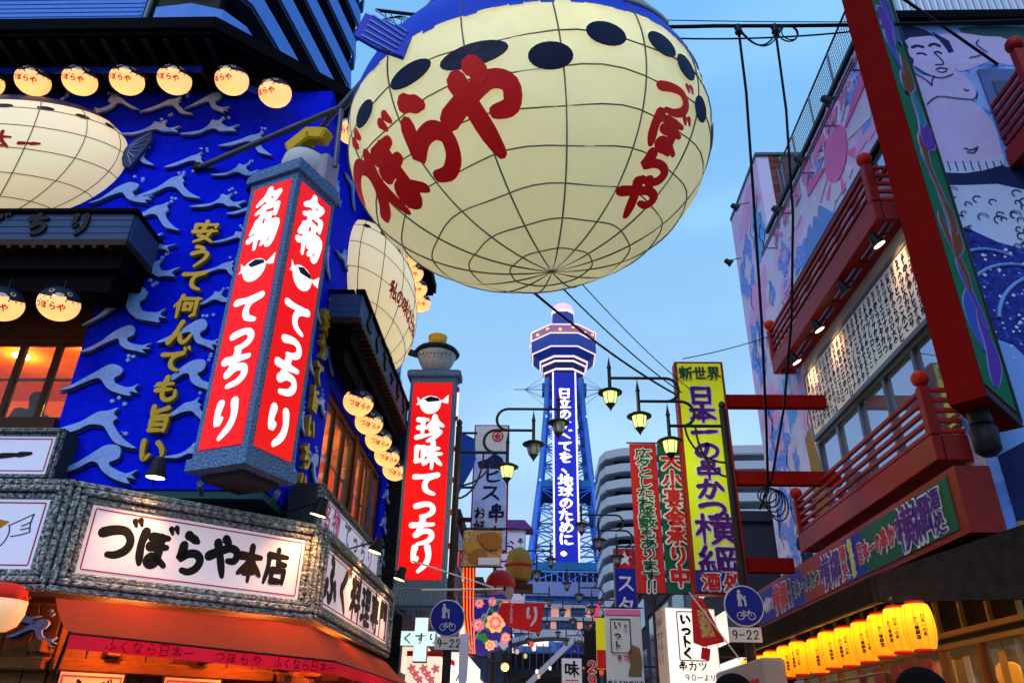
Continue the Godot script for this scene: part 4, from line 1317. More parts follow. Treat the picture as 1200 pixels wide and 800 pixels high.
	for i in 2:
		for k in 8:
			for j in 4:
				var q := []
				for e in [[0, 0], [1, 0], [1, 1], [0, 1]]:
					var tt: float = (k + e[0]) / 8.0
					var vv: float = (j + e[1]) / 4.0
					var top: Vector3 = up0[i].lerp(up0[i + 1], tt)
					var bot: Vector3 = lo0[i].lerp(lo0[i + 1], tt)
					q.append(top.lerp(bot, vv) - U * 0.05 * sin(PI * vv) * (0.6 + 0.4 * cos(tt * 25.0)))
				quad(st, q[0], q[3], q[2], q[1])
	part(st, "canopy_cloth", M.awning_cloth, t)
	st = new_st()
	for i in 2:
		var segs := 24 if i == 0 else 40
		for k in segs:
			var a: Vector3 = lo0[i].lerp(lo0[i + 1], float(k) / segs)
			var b: Vector3 = lo0[i].lerp(lo0[i + 1], float(k + 1) / segs)
			var wob := func(x: float) -> Vector3: return (nC if i == 0 else Vector3.RIGHT) * 0.012 * sin(x * 7.0)
			quad(st, a - U * 0.125 + wob.call(k), a, b, b - U * 0.125 + wob.call(k + 1.0))
	part(st, "valance", M.valance_red, t)
	st = new_st()
	for i in 2:
		tube(st, [lo0[i], lo0[i + 1]], 0.010, 6)
	tube(st, [lo0[0], Vector3(-4.65, 1.90, -7.85)], 0.018, 6)
	part(st, "support_bar", M.black_metal, t)
	var rv: Vector3 = (lo0[1] - lo0[0]).normalized()
	var L: float = lo0[0].distance_to(lo0[1])
	write("ふぐなら日本一", lo0[0] + rv * 0.34 - U * 0.066 + nC * 0.018, rv * 0.10, U * 0.105, rv * 0.112, 0.09, M.valance_ink, t, "", 0.0, null, 0.0, true)
	write("づぼらや", lo0[0] + rv * 1.30 - U * 0.066 + nC * 0.018, rv * 0.10, U * 0.105, rv * 0.115, 0.09, M.valance_ink, t, "", 0.0, null, 0.0, true)
	write("ふぐなら日本一", lo0[0] + rv * 1.86 - U * 0.066 + nC * 0.018, rv * 0.085, U * 0.105, rv * 0.095, 0.09, M.valance_ink, t, "", 0.0, null, 0.0, true)

	# ---- menu boards under the awning
	var mb := [[0.40, "ふぐちり"], [1.35, "てっさ"]]
	var gw := Vector3(-4.8, 0, -8.0)
	var gr := (Vector3(-3.1, 0, -9.45) - gw).normalized()
	var gn := gr.cross(U)
	for k in 2:
		var q: Vector3 = gw + gr * (0.35 + 0.98 * k) + gn * 0.24 + U * 1.79
		var n2 := box_sign("menu_board", ["white menu board with red border under the awning, nearer the rods", "white menu board with red border under the awning, nearer the street"][k], q, 0.62, 0.36, 0.03, M.board_white, M.wood_dark, Basis(gr, U, gn), 0.02)
		st = new_st()
		for sgn in [-1.0, 1.0]:
			bx(st, q + U * 0.13 * sgn + gn * 0.028, Vector3(0.54, 0.01, 0.004), Basis(gr, U, gn))
			bx(st, q + gr * 0.265 * sgn + gn * 0.028, Vector3(0.01, 0.249, 0.004), Basis(gr, U, gn))
		part(st, "border_line", M.red_line, n2)
		write(mb[k][1].substr(0, 2), q + gr * -0.11 + gn * 0.026, gr * 0.18, U * 0.2, gr * 0.2, 0.13, M.ink, n2)

	# ---- red-white paper lantern at the side entrance
	t = thing("side_lantern", "red and white paper lantern under the drawn-fish signboard", "lantern", Vector3(-4.72, 2.2, -6.95))
	st = new_st()
	lathe(st, [[0.10, -0.20], [0.17, -0.15], [0.205, -0.05], [0.205, 0.06]], 20, Transform3D(Basis.IDENTITY, Vector3(-4.80, 2.42, -7.0)))
	part(st, "lower_shade", M.lantern_cream, t)
	st = new_st()
	lathe(st, [[0.206, 0.06], [0.18, 0.15], [0.11, 0.20]], 20, Transform3D(Basis.IDENTITY, Vector3(-4.80, 2.42, -7.0)))
	part(st, "upper_shade", M.lantern_red, t)
	st = new_st()
	tube(st, [Vector3(-4.80, 2.6, -7.0), Vector3(-4.80, 2.72, -7.2)], 0.01, 5)
	part(st, "hanger", M.black_metal, t)

	# ---- black dome on the wave wall
	t = thing("wall_dome_lamp", "small black half-dome lamp on the wave wall beside the corner sign", "lamp", Vector3(-4.05, 8.42, -8.66))
	st = new_st()
	egg_patch(st, egg_place(Vector3(-4.05, 8.42, -8.66), Vector3(0.17, 0.12, 0.12), Basis.IDENTITY), -0.1, PI / 2, 0, TAU, 6, 16)
	part(st, "hood", M.black_metal, t)
	st = new_st()
	lathe(st, [[0.10, -0.03], [0.12, -0.01]], 14, Transform3D(Basis.IDENTITY, Vector3(-4.05, 8.42, -8.66)))
	part(st, "lens", M.lamp_unlit, t)
	# ---- lamps that light the boards
	floodlight("small hooded floodlight over the left end of the name board", Vector3(-3.98, 3.80, -7.50) + nC * 0.18, Vector3(-0.05, -1, -0.06), Vector3(-3.98, 3.72, -7.56), true, "floodlights over the white boards", 1.9)
	floodlight("small hooded floodlight over the street end of the name board", Vector3(-2.60, 3.72, -8.65) + nC * 0.20, Vector3(-0.25, -1, -0.1), Vector3(-3.0, 3.72, -8.7), true, "floodlights over the white boards", 1.9)
	floodlight("arm floodlight over the street board, nearer the name board", Vector3(-2.22, 3.75, -10.6), Vector3(-0.3, -1, 0), Vector3(-2.7, 3.70, -10.6), true, "floodlights over the white boards", 1.9)
	floodlight("arm floodlight over the street board, nearer the red sign", Vector3(-2.22, 3.75, -12.7), Vector3(-0.3, -1, 0), Vector3(-2.7, 3.70, -12.7), true, "floodlights over the white boards", 1.9)
	# entrance lamps under the awning, which make the timber glow orange
	for k in 3:
		var q: Vector3 = [Vector3(-4.10, 2.38, -7.85), Vector3(-3.12, 2.36, -8.72), Vector3(-2.72, 2.36, -10.4)][k]
		t = thing("entrance_lamp", ["bare entrance lamp under the awning near its rods", "bare entrance lamp under the middle of the awning", "bare entrance lamp under the street side of the awning"][k], "lamp", q, "bare lamps under the awning")
		st = new_st()
		var pb := egg_place(q, Vector3(0.045, 0.055, 0.045), Basis.IDENTITY)
		egg_patch(st, pb, -PI / 2, PI / 2, 0, TAU, 8, 12)
		part(st, "bulb", M.bulb_orange, t)
		st = new_st()
		tube(st, [q + U * 0.05, q + U * 0.14 - (nC if k < 2 else Vector3.RIGHT) * 0.1], 0.02, 6)
		part(st, "holder", M.black_metal, t)
		var l := OmniLight3D.new()
		l.light_color = Color(1.0, 0.50, 0.20)
		l.light_energy = 1.6
		l.light_size = 0.05
		l.omni_range = 6.0
		l.omni_attenuation = 2.0
		l.shadow_enabled = true
		t.add_child(l)

func hanging_balloon() -> void:
	var c := Vector3(-0.097, 7.395, -6.5)
	var b := Basis(Vector3(0, 0, 1), deg_to_rad(8))
	var rad := Vector3(2.0, 1.75, 1.6)
	var pl := egg_place(c, rad, b)
	var t := thing("puffer_balloon", "huge cream puffer-fish balloon with red characters hung over the street", "balloon", c - Vector3(0, 1.75, 0))
	var st := new_st()
	egg_patch(st, pl, -PI / 2, 0.16, 0, TAU, 44, 84, 0.0, 0.012)
	var belly := part(st, "belly_lantern", M.balloon_cloth, t)
	st = new_st()
	egg_patch(st, pl, 0.16, PI / 2, 0, TAU, 22, 84, 0.006)
	# ragged edge of the blue back
	for k in 84:
		var a := TAU * k / 84
		var d := 0.030 * (0.5 + 0.5 * sin(k * 2.3)) + 0.012
		quad(st, pl.call(dir_of(0.161, a), 0.007), pl.call(dir_of(0.161, a + TAU / 84), 0.007), pl.call(dir_of(0.16 - d, a + TAU / 84 * 0.9), 0.018), pl.call(dir_of(0.16 - d, a), 0.018))
	part(st, "back", M.balloon_blue, t)
	# ribs
	for k in 14:
		st = new_st()
		var pts := []
		for j in 31: pts.append(pl.call(dir_of(lerpf(-PI / 2, 0.3, j / 30.0), TAU * (k + 0.30) / 14), 0.005))
		tube(st, pts, 0.0085, 5)
		part(st, "rib", M.balloon_line, t)
	for k in 7:
		st = new_st()
		var pts := []
		var la := -1.36 + 0.21 * k
		for j in 57: pts.append(pl.call(dir_of(la + 0.016 * cos(la) * sin(j * 0.9 + k), TAU * j / 56.0), 0.005))
		tube(st, pts, 0.0075, 5)
		part(st, "hoop", M.balloon_line, t)
	# spots
	for q in [[-0.17, -0.28, 0.17, 0.075], [-0.255, 0.078, 0.105, 0.085], [-0.10, 0.367, 0.105, 0.085], [-0.055, 0.707, 0.10, 0.085], [-0.12, 0.89, 0.085, 0.085], [-0.31, 1.06, 0.08, 0.08], [-0.12, -0.62, 0.13, 0.07], [-0.12, -1.0, 0.1, 0.07], [-0.1, -1.5, 0.1, 0.07], [-0.2, 1.5, 0.1, 0.08], [-0.12, 2.0, 0.1, 0.08], [-0.12, 2.6, 0.1, 0.08], [-0.12, 3.2, 0.1, 0.08], [-0.12, 3.9, 0.1, 0.08]]:
		st = new_st()
		egg_disc(st, pl, q[0], q[1], q[2], q[3], 0.02, 20)
		part(st, "spot", M.navy_paint, t)
	# writing round the side and down the front
	for k in 4:
		st = new_st()
		brush(st, "づぼらや"[k], egg_text(pl, [-0.44, -0.53, -0.50, -0.47][k], [-1.31, -0.99, -0.65, -0.30][k], [0.42, 0.34, 0.33, 0.39][k], [0.52, 0.52, 0.54, 0.56][k], 0.022), 0.225)
		part(st, "character", M.red_balloon, belly)
	for k in 4:
		st = new_st()
		brush(st, "づぼらや"[k], egg_text(pl, [-0.38, -0.575, -0.755, -0.955][k], 0.80 + 0.01 * k, 0.27, 0.245, 0.022), 0.225)
		part(st, "character", M.red_balloon, belly)
	# tail fin, ribbed, at the far left; side fin by the face
	var tail: Vector3 = pl.call(dir_of(0.10, -0.62), 0.0)
	st = new_st()
	slab(st, PackedVector2Array([Vector2(0.10, -0.16), Vector2(-0.16, -0.04), Vector2(-0.40, 0.14), Vector2(-0.32, 0.44), Vector2(-0.06, 0.30), Vector2(0.16, 0.14)]), tail + Vector3(-0.12, -0.06, 0.03), Vector3.RIGHT, Vector3.UP, 0.05)
	part(st, "tail_fin", M.balloon_blue, t)
	st = new_st()
	for k in 6:
		tube(st, [tail + Vector3(-0.10 + 0.02 * k, -0.18 + 0.055 * k, 0.09), tail + Vector3(-0.44 + 0.02 * k, 0.06 + 0.07 * k, 0.09)], 0.010, 4)
	part(st, "fin_rays", M.wave_paint, t)
	# striped face at the other end
	for k in 3:
		st = new_st()
		var pts := []
		for j in 13: pts.append(pl.call(dir_of(0.28 + 0.10 * k + 0.10 * j / 12.0, 0.55 + 0.45 * j / 12.0), 0.02))
		tube(st, pts, 0.03, 5)
		part(st, "face_stripe", M.cream_paint, t)
	for q in [Vector3(0.35, 0.35, 0.55), Vector3(-0.6, 0.1, 0.2)]:
		var l := OmniLight3D.new()
		l.light_color = Color(1.0, 0.97, 0.74)
		l.light_energy = 1.1
		l.light_size = 0.12
		l.shadow_enabled = true
		l.omni_range = 8.0
		l.omni_attenuation = 2.0
		t.add_child(l)
		l.position = Vector3(0, 1.75, 0) + q
	# steel arm that carries it
	t = thing("balloon_arm", "grey steel bracket arm reaching from the wave wall to the balloon", "bracket", Vector3(-5.03, 8.85, -8.65))
	var N := Vector3(-2.66, 9.0, -7.62)
	st = new_st()
	tube(st, [Vector3(-5.03, 8.86, -8.68), N], 0.045, 8)
	part(st, "lower_bar", M.steel_grey, t)
	st = new_st()
	tube(st, [Vector3(-3.6, 9.05, -8.69), N + Vector3(-0.05, -0.02, 0)], 0.045, 8)
	part(st, "side_bar", M.steel_grey, t)
	st = new_st()
	tube(st, [N, Vector3(-0.60, 10.35, -6.15)], 0.06, 10)
	part(st, "boom", M.steel_grey, t)
	st = new_st()
	tube(st, [N, N + Vector3(0.0, -0.95, -0.1)], 0.035, 8)
	part(st, "post", M.steel_grey, t)
	st = new_st()
	lathe(st, [[0.07, -0.04], [0.08, 0.0], [0.07, 0.05]], 14, Transform3D(Basis(Vector3.RIGHT, PI / 2), Vector3(-5.03, 8.86, -8.68)))
	part(st, "wall_plate", M.black_metal, t)
	st = new_st()
	tube(st, [Vector3(-0.62, 10.33, -6.16), c + b * Vector3(-0.4, 1.72, 0)], 0.012, 5)
	tube(st, [Vector3(-0.62, 10.33, -6.16), c + b * Vector3(0.5, 1.68, 0)], 0.012, 5)
	part(st, "sling", M.black_metal, t)

func materials_more() -> void:
	mat("fish_back_blue", lin(0.03, 0.05, 0.16), 0.5)
	mat("balloon_line_soft", lin(0.30, 0.30, 0.26), 0.7)
	mat("board_white", lin(0.72, 0.68, 0.62), 0.5)
	mat("bulb_orange", lin(0.9, 0.6, 0.3), 0.3, {"glow": Color(1.0, 0.62, 0.25), "power": 12.0})
	mat("red_balloon", lin(0.62, 0.015, 0.015), 0.55, {"glow": Color(0.8, 0.02, 0.02), "power": 0.12})
	var red := ntex(50, 0.03, [Color(0.22, 0.007, 0.006), Color(0.30, 0.010, 0.008), Color(0.25, 0.008, 0.007)])
	mat("red_wood", Color.WHITE, 0.5, {"coat": 0.06, "spec": 0.3, "tex": red, "scale": 0.8})
	mat("red_box", Color.WHITE, 0.85, {"spec": 0.1, "tex": ntex(51, 0.02, [Color(0.17, 0.005, 0.004), Color(0.22, 0.007, 0.005)]), "scale": 0.4})
	mat("red_bright", lin(0.62, 0.02, 0.015), 0.4)
	mat("mural_pink", Color.WHITE, 0.7, {"tex": ntex(52, 0.008, [Color(0.66, 0.56, 0.86), Color(0.76, 0.58, 0.84), Color(0.72, 0.66, 0.92), Color(0.80, 0.60, 0.84)]), "scale": 0.2})
	mat("mural_pale", Color.WHITE, 0.7, {"tex": ntex(53, 0.012, [Color(0.50, 0.58, 0.90), Color(0.70, 0.72, 0.94), Color(0.78, 0.76, 0.94), Color(0.60, 0.64, 0.92)]), "scale": 0.3})
	mat("mural_rose_soft", lin(0.80, 0.42, 0.72), 0.7)
	mat("mural_aqua", lin(0.16, 0.50, 0.88), 0.7)
	mat("mural_azure", Color.WHITE, 0.7, {"tex": ntex(151, 0.05, [Color(0.06, 0.16, 0.74), Color(0.20, 0.36, 0.88), Color(0.50, 0.62, 0.94)], FastNoiseLite.TYPE_SIMPLEX, 256, true), "scale": 0.6})
	mat("skin_paint", Color.WHITE, 0.7, {"tex": ntex(54, 0.02, [Color(0.46, 0.43, 0.78), Color(0.52, 0.46, 0.80), Color(0.50, 0.42, 0.74)]), "scale": 0.6})
	mat("mural_navy", lin(0.012, 0.02, 0.10), 0.7)
	mat("mural_deep", Color.WHITE, 0.7, {"tex": ntex(55, 0.03, [Color(0.01, 0.015, 0.12), Color(0.015, 0.03, 0.26), Color(0.03, 0.08, 0.55)], FastNoiseLite.TYPE_SIMPLEX, 256, true), "scale": 0.7})
	mat("mural_foam", lin(0.45, 0.55, 0.82), 0.7)
	mat("mural_green", Color.WHITE, 0.7, {"tex": ntex(56, 0.05, [Color(0.01, 0.03, 0.06), Color(0.03, 0.09, 0.10), Color(0.02, 0.06, 0.10)]), "scale": 0.8})
	mat("mural_sky", lin(0.16, 0.32, 0.72), 0.7)
	mat("mural_rose", lin(0.80, 0.20, 0.48), 0.7)
	mat("mural_side", Color.WHITE, 0.7, {"tex": ntex(57, 0.012, [Color(0.10, 0.20, 0.66), Color(0.16, 0.30, 0.78), Color(0.26, 0.42, 0.85), Color(0.12, 0.22, 0.68)], FastNoiseLite.TYPE_SIMPLEX, 256, true), "scale": 0.3})
	mat("box_green", Color.WHITE, 0.7, {"spec": 0.1, "tex": ntex(58, 0.03, [Color(0.01, 0.10, 0.03), Color(0.02, 0.17, 0.08), Color(0.02, 0.12, 0.13)]), "scale": 0.8})
	mat("box_violet", lin(0.13, 0.05, 0.38), 0.7, {"spec": 0.1})
	mat("box_blue", lin(0.05, 0.10, 0.50), 0.7, {"spec": 0.1})
	mat("box_teal", lin(0.03, 0.22, 0.26), 0.7, {"spec": 0.1})
	mat("box_brown", lin(0.20, 0.07, 0.03), 0.7, {"spec": 0.1})
	mat("box_line", lin(0.30, 0.26, 0.58), 0.7, {"spec": 0.1})
	mat("brick_red", lin(0.20, 0.075, 0.06), 0.85)
	mat("mortar", lin(0.14, 0.12, 0.12), 0.9)
	mat("window_sky", lin(0.42, 0.44, 0.62), 0.03, {"alpha": 0.72, "metal": 0.75})
	mat("canopy_brown", Color.WHITE, 0.85, {"spec": 0.1, "tex": ntex(59, 0.03, [Color(0.022, 0.014, 0.011), Color(0.036, 0.023, 0.018)]), "scale": 0.6})
	mat("room_yellow", Color.WHITE, 0.8, {"tex": ntex(60, 0.02, [Color(0.50, 0.30, 0.08), Color(0.42, 0.34, 0.14), Color(0.30, 0.32, 0.16)]), "scale": 0.3})
	mat("band_green", lin(0.012, 0.10, 0.05), 0.5)
	mat("band_blue", lin(0.02, 0.03, 0.30), 0.5)
	mat("band_red", lin(0.30, 0.02, 0.015), 0.5)
	mat("purple_ink", lin(0.08, 0.008, 0.20), 0.5)
	mat("red_ink", lin(0.55, 0.015, 0.02), 0.5)
	mat("green_ink", lin(0.005, 0.07, 0.035), 0.5)
	mat("lilac_white", lin(0.70, 0.66, 0.80), 0.5)
	mat("yellow_ink", lin(0.72, 0.62, 0.03), 0.5)
	mat("sign_yellow", lin(0.60, 0.66, 0.02), 0.4, {"glow": Color(0.78, 0.80, 0.10), "power": 0.22})
	mat("banner_red", lin(0.55, 0.025, 0.03), 0.8, {"back": Color(0.5, 0.03, 0.03)})
	mat("banner_green", lin(0.012, 0.10, 0.055), 0.8, {"back": Color(0.01, 0.1, 0.05)})
	mat("white_sheet", lin(0.72, 0.72, 0.78), 0.7)
	mat("lightbox_white", lin(0.8, 0.8, 0.8), 0.4, {"glow": Color(1.0, 0.97, 0.93), "power": 0.85})
	mat("cross_glow", lin(0.8, 0.85, 0.85), 0.4, {"glow": Color(0.86, 1.0, 0.97), "power": 0.95})
	mat("teal_ink", lin(0.01, 0.22, 0.18), 0.5)
	mat("neon_orange", lin(0.8, 0.2, 0.02), 0.4, {"glow": Color(1.0, 0.36, 0.06), "power": 2.4})
	mat("shop_glow", lin(0.8, 0.75, 0.7), 0.5, {"glow": Color(1.0, 0.90, 0.80), "power": 0.9})
	mat("tower_steel", Color.WHITE, 0.5, {"tex": ntex(61, 0.03, [Color(0.07, 0.20, 0.55), Color(0.10, 0.26, 0.66)]), "scale": 0.1})
	mat("tower_blue", lin(0.05, 0.11, 0.50), 0.5)
	mat("tower_dark", lin(0.04, 0.05, 0.14), 0.5)
	mat("tower_neon", lin(0.8, 0.75, 0.85), 0.4, {"glow": Color(1.0, 0.86, 1.0), "power": 1.05})
	mat("tower_amber", lin(0.5, 0.35, 0.3), 0.3, {"glow": Color(0.95, 0.60, 0.45), "power": 0.55})
	mat("tower_pink", lin(0.7, 0.5, 0.6), 0.4, {"glow": Color(1.0, 0.72, 0.86), "power": 0.8})
	mat("far_white", lin(0.55, 0.56, 0.64), 0.7)
	mat("far_wall", Color.WHITE, 0.8, {"tex": ntex(62, 0.03, [Color(0.10, 0.11, 0.16), Color(0.16, 0.17, 0.22)]), "scale": 0.3})
	mat("far_wall_dark", lin(0.03, 0.032, 0.05), 0.8)
	mat("far_glass", lin(0.06, 0.09, 0.18), 0.1)
	mat("tarp_blue", lin(0.02, 0.10, 0.60), 0.6)
	mat("purple_roof", lin(0.13, 0.03, 0.16), 0.6)
	mat("hair", lin(0.006, 0.005, 0.005), 0.8, {"spec": 0.1})
	mat("skin", lin(0.38, 0.22, 0.15), 0.6)
	mat("cable", lin(0.010, 0.011, 0.016), 0.6)
	mat("flower_panel", lin(0.02, 0.04, 0.30), 0.4, {"glow": Color(0.05, 0.10, 0.65), "power": 0.30})
	mat("flower_pink", lin(0.7, 0.25, 0.35), 0.4, {"glow": Color(0.95, 0.45, 0.50), "power": 0.45})
	mat("flower_cream", lin(0.75, 0.55, 0.3), 0.4, {"glow": Color(1.0, 0.78, 0.45), "power": 0.55})
	mat("leaf_green", lin(0.03, 0.25, 0.10), 0.4, {"glow": Color(0.12, 0.55, 0.25), "power": 0.3})

# red railing balcony along the street wall: lower edge y0, upper rail y1, from z0 (near) to z1
func red_balcony(label: String, x: float, wall: float, y0: float, y1: float, z0: float, z1: float, slots: bool) -> void:
	var t := thing("red_balcony", label, "balcony", Vector3((x + wall) * 0.5, y0, (z0 + z1) * 0.5), "red railed balconies of the mural building")
	var st := new_st()
	cbx(st, Vector3(x + 0.05, y0 + 0.17, (z0 + z1) * 0.5), Vector3(0.12, 0.34, z0 - z1), 0.012)
	part(st, "edge_beam", M.red_wood, t)
	st = new_st()
	cbx(st, Vector3((x + wall) * 0.5 + 0.06, y0 + 0.17, z0 - 0.05), Vector3(wall - x - 0.13, 0.34, 0.10), 0.012)
	part(st, "end_beam", M.red_wood, t)
	st = new_st()
	cbx(st, Vector3((x + wall) * 0.5 + 0.06, y0 + 0.17, z1 + 0.05), Vector3(wall - x - 0.13, 0.34, 0.10), 0.012)
	part(st, "end_beam", M.red_wood, t)
	# floor slats with gaps of sky between them
	if slots:
		var k := 0
		var z := z0 - 0.10
		while z > z1 + 1.3:
			st = new_st()
			bb(st, Vector3(x + 0.11, y0 + 0.02, z - 1.10), Vector3(x + 0.17, y0 + 0.07, z))
			bb(st, Vector3(x + 0.235, y0 + 0.02, z - 1.10), Vector3(x + 0.275, y0 + 0.07, z))
			bb(st, Vector3(x + 0.34, y0 + 0.02, z - 1.10), Vector3(wall, y0 + 0.07, z))
			part(st, "floor_slat", M.red_wood, t)
			st = new_st()
			bb(st, Vector3(x + 0.11, y0 + 0.015, z - 1.26), Vector3(wall, y0 + 0.09, z - 1.102))
			part(st, "floor_joist", M.red_wood, t)
			z -= 1.262
			k += 1
	else:
		st = new_st()
		bb(st, Vector3(x + 0.11, y0 + 0.02, z1 + 0.1), Vector3(wall, y0 + 0.08, z0 - 0.1))
		part(st, "floor_board", M.red_wood, t)
	var h := y1 - y0 - 0.36
	for k in 5:
		var y := y0 + 0.40 + h * k / 4.0
		st = new_st()
		cbx(st, Vector3(x + 0.05, y, (z0 + z1) * 0.5), Vector3(0.06, 0.065, z0 - z1 - 0.14), 0.01)
		part(st, "railing_bar", M.red_wood, t)
		for z in [z0 - 0.05, z1 + 0.05]:
			st = new_st()
			cbx(st, Vector3((x + wall) * 0.5 + 0.06, y, z), Vector3(wall - x - 0.14, 0.065, 0.05), 0.01)
			part(st, "railing_bar", M.red_bright if z > z1 + 1.0 else M.red_wood, t)  # brighter red on near end bars puts the light falling there into colour
	for z in [z0 - 0.05, z1 + 0.05]:
		st = new_st()
		cbx(st, Vector3(x + 0.05, y0 + 0.36 + h * 0.55, z), Vector3(0.14, h * 1.1 + 0.05, 0.14), 0.015)
		part(st, "corner_post", M.red_wood, t)
		st = new_st()
		var pb := egg_place(Vector3(x + 0.05, y0 + 0.36 + h * 1.12 + 0.13, z), Vector3(0.115, 0.115, 0.115), Basis.IDENTITY)
		egg_patch(st, pb, -PI / 2, PI / 2, 0, TAU, 10, 16)
		part(st, "post_ball", M.red_bright, t)

func mural_building() -> void:
	var U := Vector3.UP
	var B := thing("mural_building", "pub building with pink and blue painted murals and red balconies", "building", Vector3(9, 0, -13))
	var W := 5.45
	var st := new_st()
	# street wall in pieces round the openings
	bb(st, Vector3(W, 9.98, -9.0), Vector3(W + 0.3, 12.07, -14.9))
	bb(st, Vector3(W, 6.62, -14.15), Vector3(W + 0.3, 9.98, -14.9))
	part(st, "mural_wall", M.mural_pink, B)
	st = new_st()
	bb(st, Vector3(W, 3.4, -14.15), Vector3(W + 0.3, 6.62, -14.9))
	bb(st, Vector3(W, 3.4, -14.9), Vector3(W + 0.3, 7.5, -17.6))
	bb(st, Vector3(W, 3.4, -9.0), Vector3(W + 0.3, 4.95, -14.15))
	part(st, "mural_wall", M.mural_pale, B)
	st = new_st()
	bb(st, Vector3(W, 7.5, -14.9), Vector3(W + 0.3, 14.45, -17.6))
	part(st, "mural_wall", M.mural_pink, B)
	st = new_st()
	bb(st, Vector3(W, 8.0, -9.0), Vector3(W + 0.3, 9.45, -14.15))
	part(st, "wall_behind_balcony", mat("wall_pale_mauve", lin(0.36, 0.34, 0.46), 0.7), B)
	# side wall that faces the crossing
	st = new_st()
	bb(st, Vector3(W, 0.0, -8.99), Vector3(14, 12.07, -9.28))
	part(st, "side_wall", M.mural_side, B)
	st = new_st()
	bb(st, Vector3(W + 0.3, 11.7, -9.3), Vector3(14, 12.0, -17.6))
	part(st, "roof", M.far_wall_dark, B)
	# taller back part with a brick front
	st = new_st()
	bb(st, Vector3(W + 0.3, 11.9, -14.95), Vector3(9.5, 14.4, -17.6))
	part(st, "brick_backing", M.mortar, B)
	var rng := RandomNumberGenerator.new()
	rng.seed = 5
	var shades := [mat("brick_a", lin(0.17, 0.06, 0.055), 0.85), mat("brick_b", lin(0.22, 0.085, 0.07), 0.85), mat("brick_c", lin(0.13, 0.05, 0.05), 0.85)]
	var rest := new_st()
	var made := 0
	for row in 30:
		for col in 14:
			var x0 := W + 0.31 + col * 0.23 - (0.115 if row % 2 else 0.0)
			var y0 := 11.95 + row * 0.082
			if x0 < W + 0.08 or y0 > 14.38: continue
			if col < 9:
				st = new_st()
				bb(st, Vector3(maxf(x0, W + 0.305), y0, -14.88 + rng.randf_range(0, 0.008)), Vector3(x0 + 0.223, y0 + 0.076, -14.96))
				part(st, "brick", shades[rng.randi() % 3], B)
				made += 1
			else:
				bb(rest, Vector3(x0, y0, -14.88), Vector3(x0 + 0.223, y0 + 0.076, -14.96))
	tag(part(rest, "brickwork", M.brick_a, B), "", "", "", "stuff")
	st = new_st()
	bb(st, Vector3(W - 0.03, 14.42, -14.84), Vector3(9.5, 14.50, -17.6))
	part(st, "parapet_cap", M.steel_grey, B)
	st = new_st()
	tube(st, [Vector3(W + 0.55, 14.3, -14.8), Vector3(W + 0.55, 12.0, -14.8)], 0.04, 6)
	tube(st, [Vector3(W + 1.1, 14.3, -14.8), Vector3(W + 1.1, 12.0, -14.8)], 0.03, 6)
	part(st, "drain_pipe", M.steel_grey, B)
	# window strip under the painted wall
	for k in 6:
		var z0 := -9.1 - k * 0.84
		st = new_st()
		bb(st, Vector3(W + 0.05, 9.47, z0), Vector3(W + 0.09, 9.95, z0 - 0.78))
		part(st, "window_pane", M.window_sky, B)
		st = new_st()
		bb(st, Vector3(W - 0.02, 9.45, z0 - 0.78), Vector3(W + 0.12, 9.98, z0 - 0.84))
		part(st, "window_mullion", M.black_metal, B)
	st = new_st()
	bb(st, Vector3(W - 0.04, 9.95, -9.0), Vector3(W + 0.1, 10.02, -14.2))
	bb(st, Vector3(W - 0.04, 9.40, -9.0), Vector3(W + 0.1, 9.47, -14.2))
	part(st, "window_frame", M.black_metal, B)
	# dining windows behind the lower balcony
	for k in 5:
		var z0 := -9.05 - k * 1.02
		st = new_st()
		bb(st, Vector3(W + 0.04, 5.0, z0), Vector3(W + 0.07, 6.55, z0 - 0.94))
		part(st, "window_pane", M.window_sky, B)
		st = new_st()
		bb(st, Vector3(W - 0.02, 4.96, z0 - 0.94), Vector3(W + 0.12, 6.6, z0 - 1.02))
		part(st, "window_mullion", M.steel_grey, B)
	st = new_st()
	bb(st, Vector3(W - 0.03, 6.55, -9.0), Vector3(W + 0.14, 6.66, -14.15))
	part(st, "window_head", M.steel_grey, B)
	st = new_st()
	bb(st, Vector3(8.4, 4.5, -9.4), Vector3(8.5, 8.0, -14.9))
	bb(st, Vector3(W + 0.3, 4.8, -9.4), Vector3(8.4, 4.9, -14.9))
	bb(st, Vector3(W + 0.3, 7.9, -9.4), Vector3(8.4, 8.0, -14.9))
	part(st, "upper_room", mat("room_plum", lin(0.24, 0.09, 0.10), 0.8), B)
	# painted figures of the street mural: sun with rays, white peak, writing along the roof edge
	var Rz := Vector3(0, 0, 1)
	var patch := func(at: Vector3, w: float, h: float, m: Material, lift: float, called: String) -> void:
		var pts := PackedVector2Array()
		var lob := rng.randi_range(3, 6)
		var ph := rng.randf_range(0.0, 6.0)
		for k in 36:
			var a := TAU * k / 36
			var rr := 1.0 + 0.22 * sin(a * lob + ph) + 0.10 * sin(a * (lob * 2 + 3) + ph * 2.0) + rng.randf_range(-0.05, 0.05)
			pts.append(Vector2(cos(a) * w, sin(a) * h) * rr * 0.5)
		var s3 := new_st()
		slab(s3, pts, at, Rz, U, lift)
		part(s3, called, m, B)
	var pn := 0
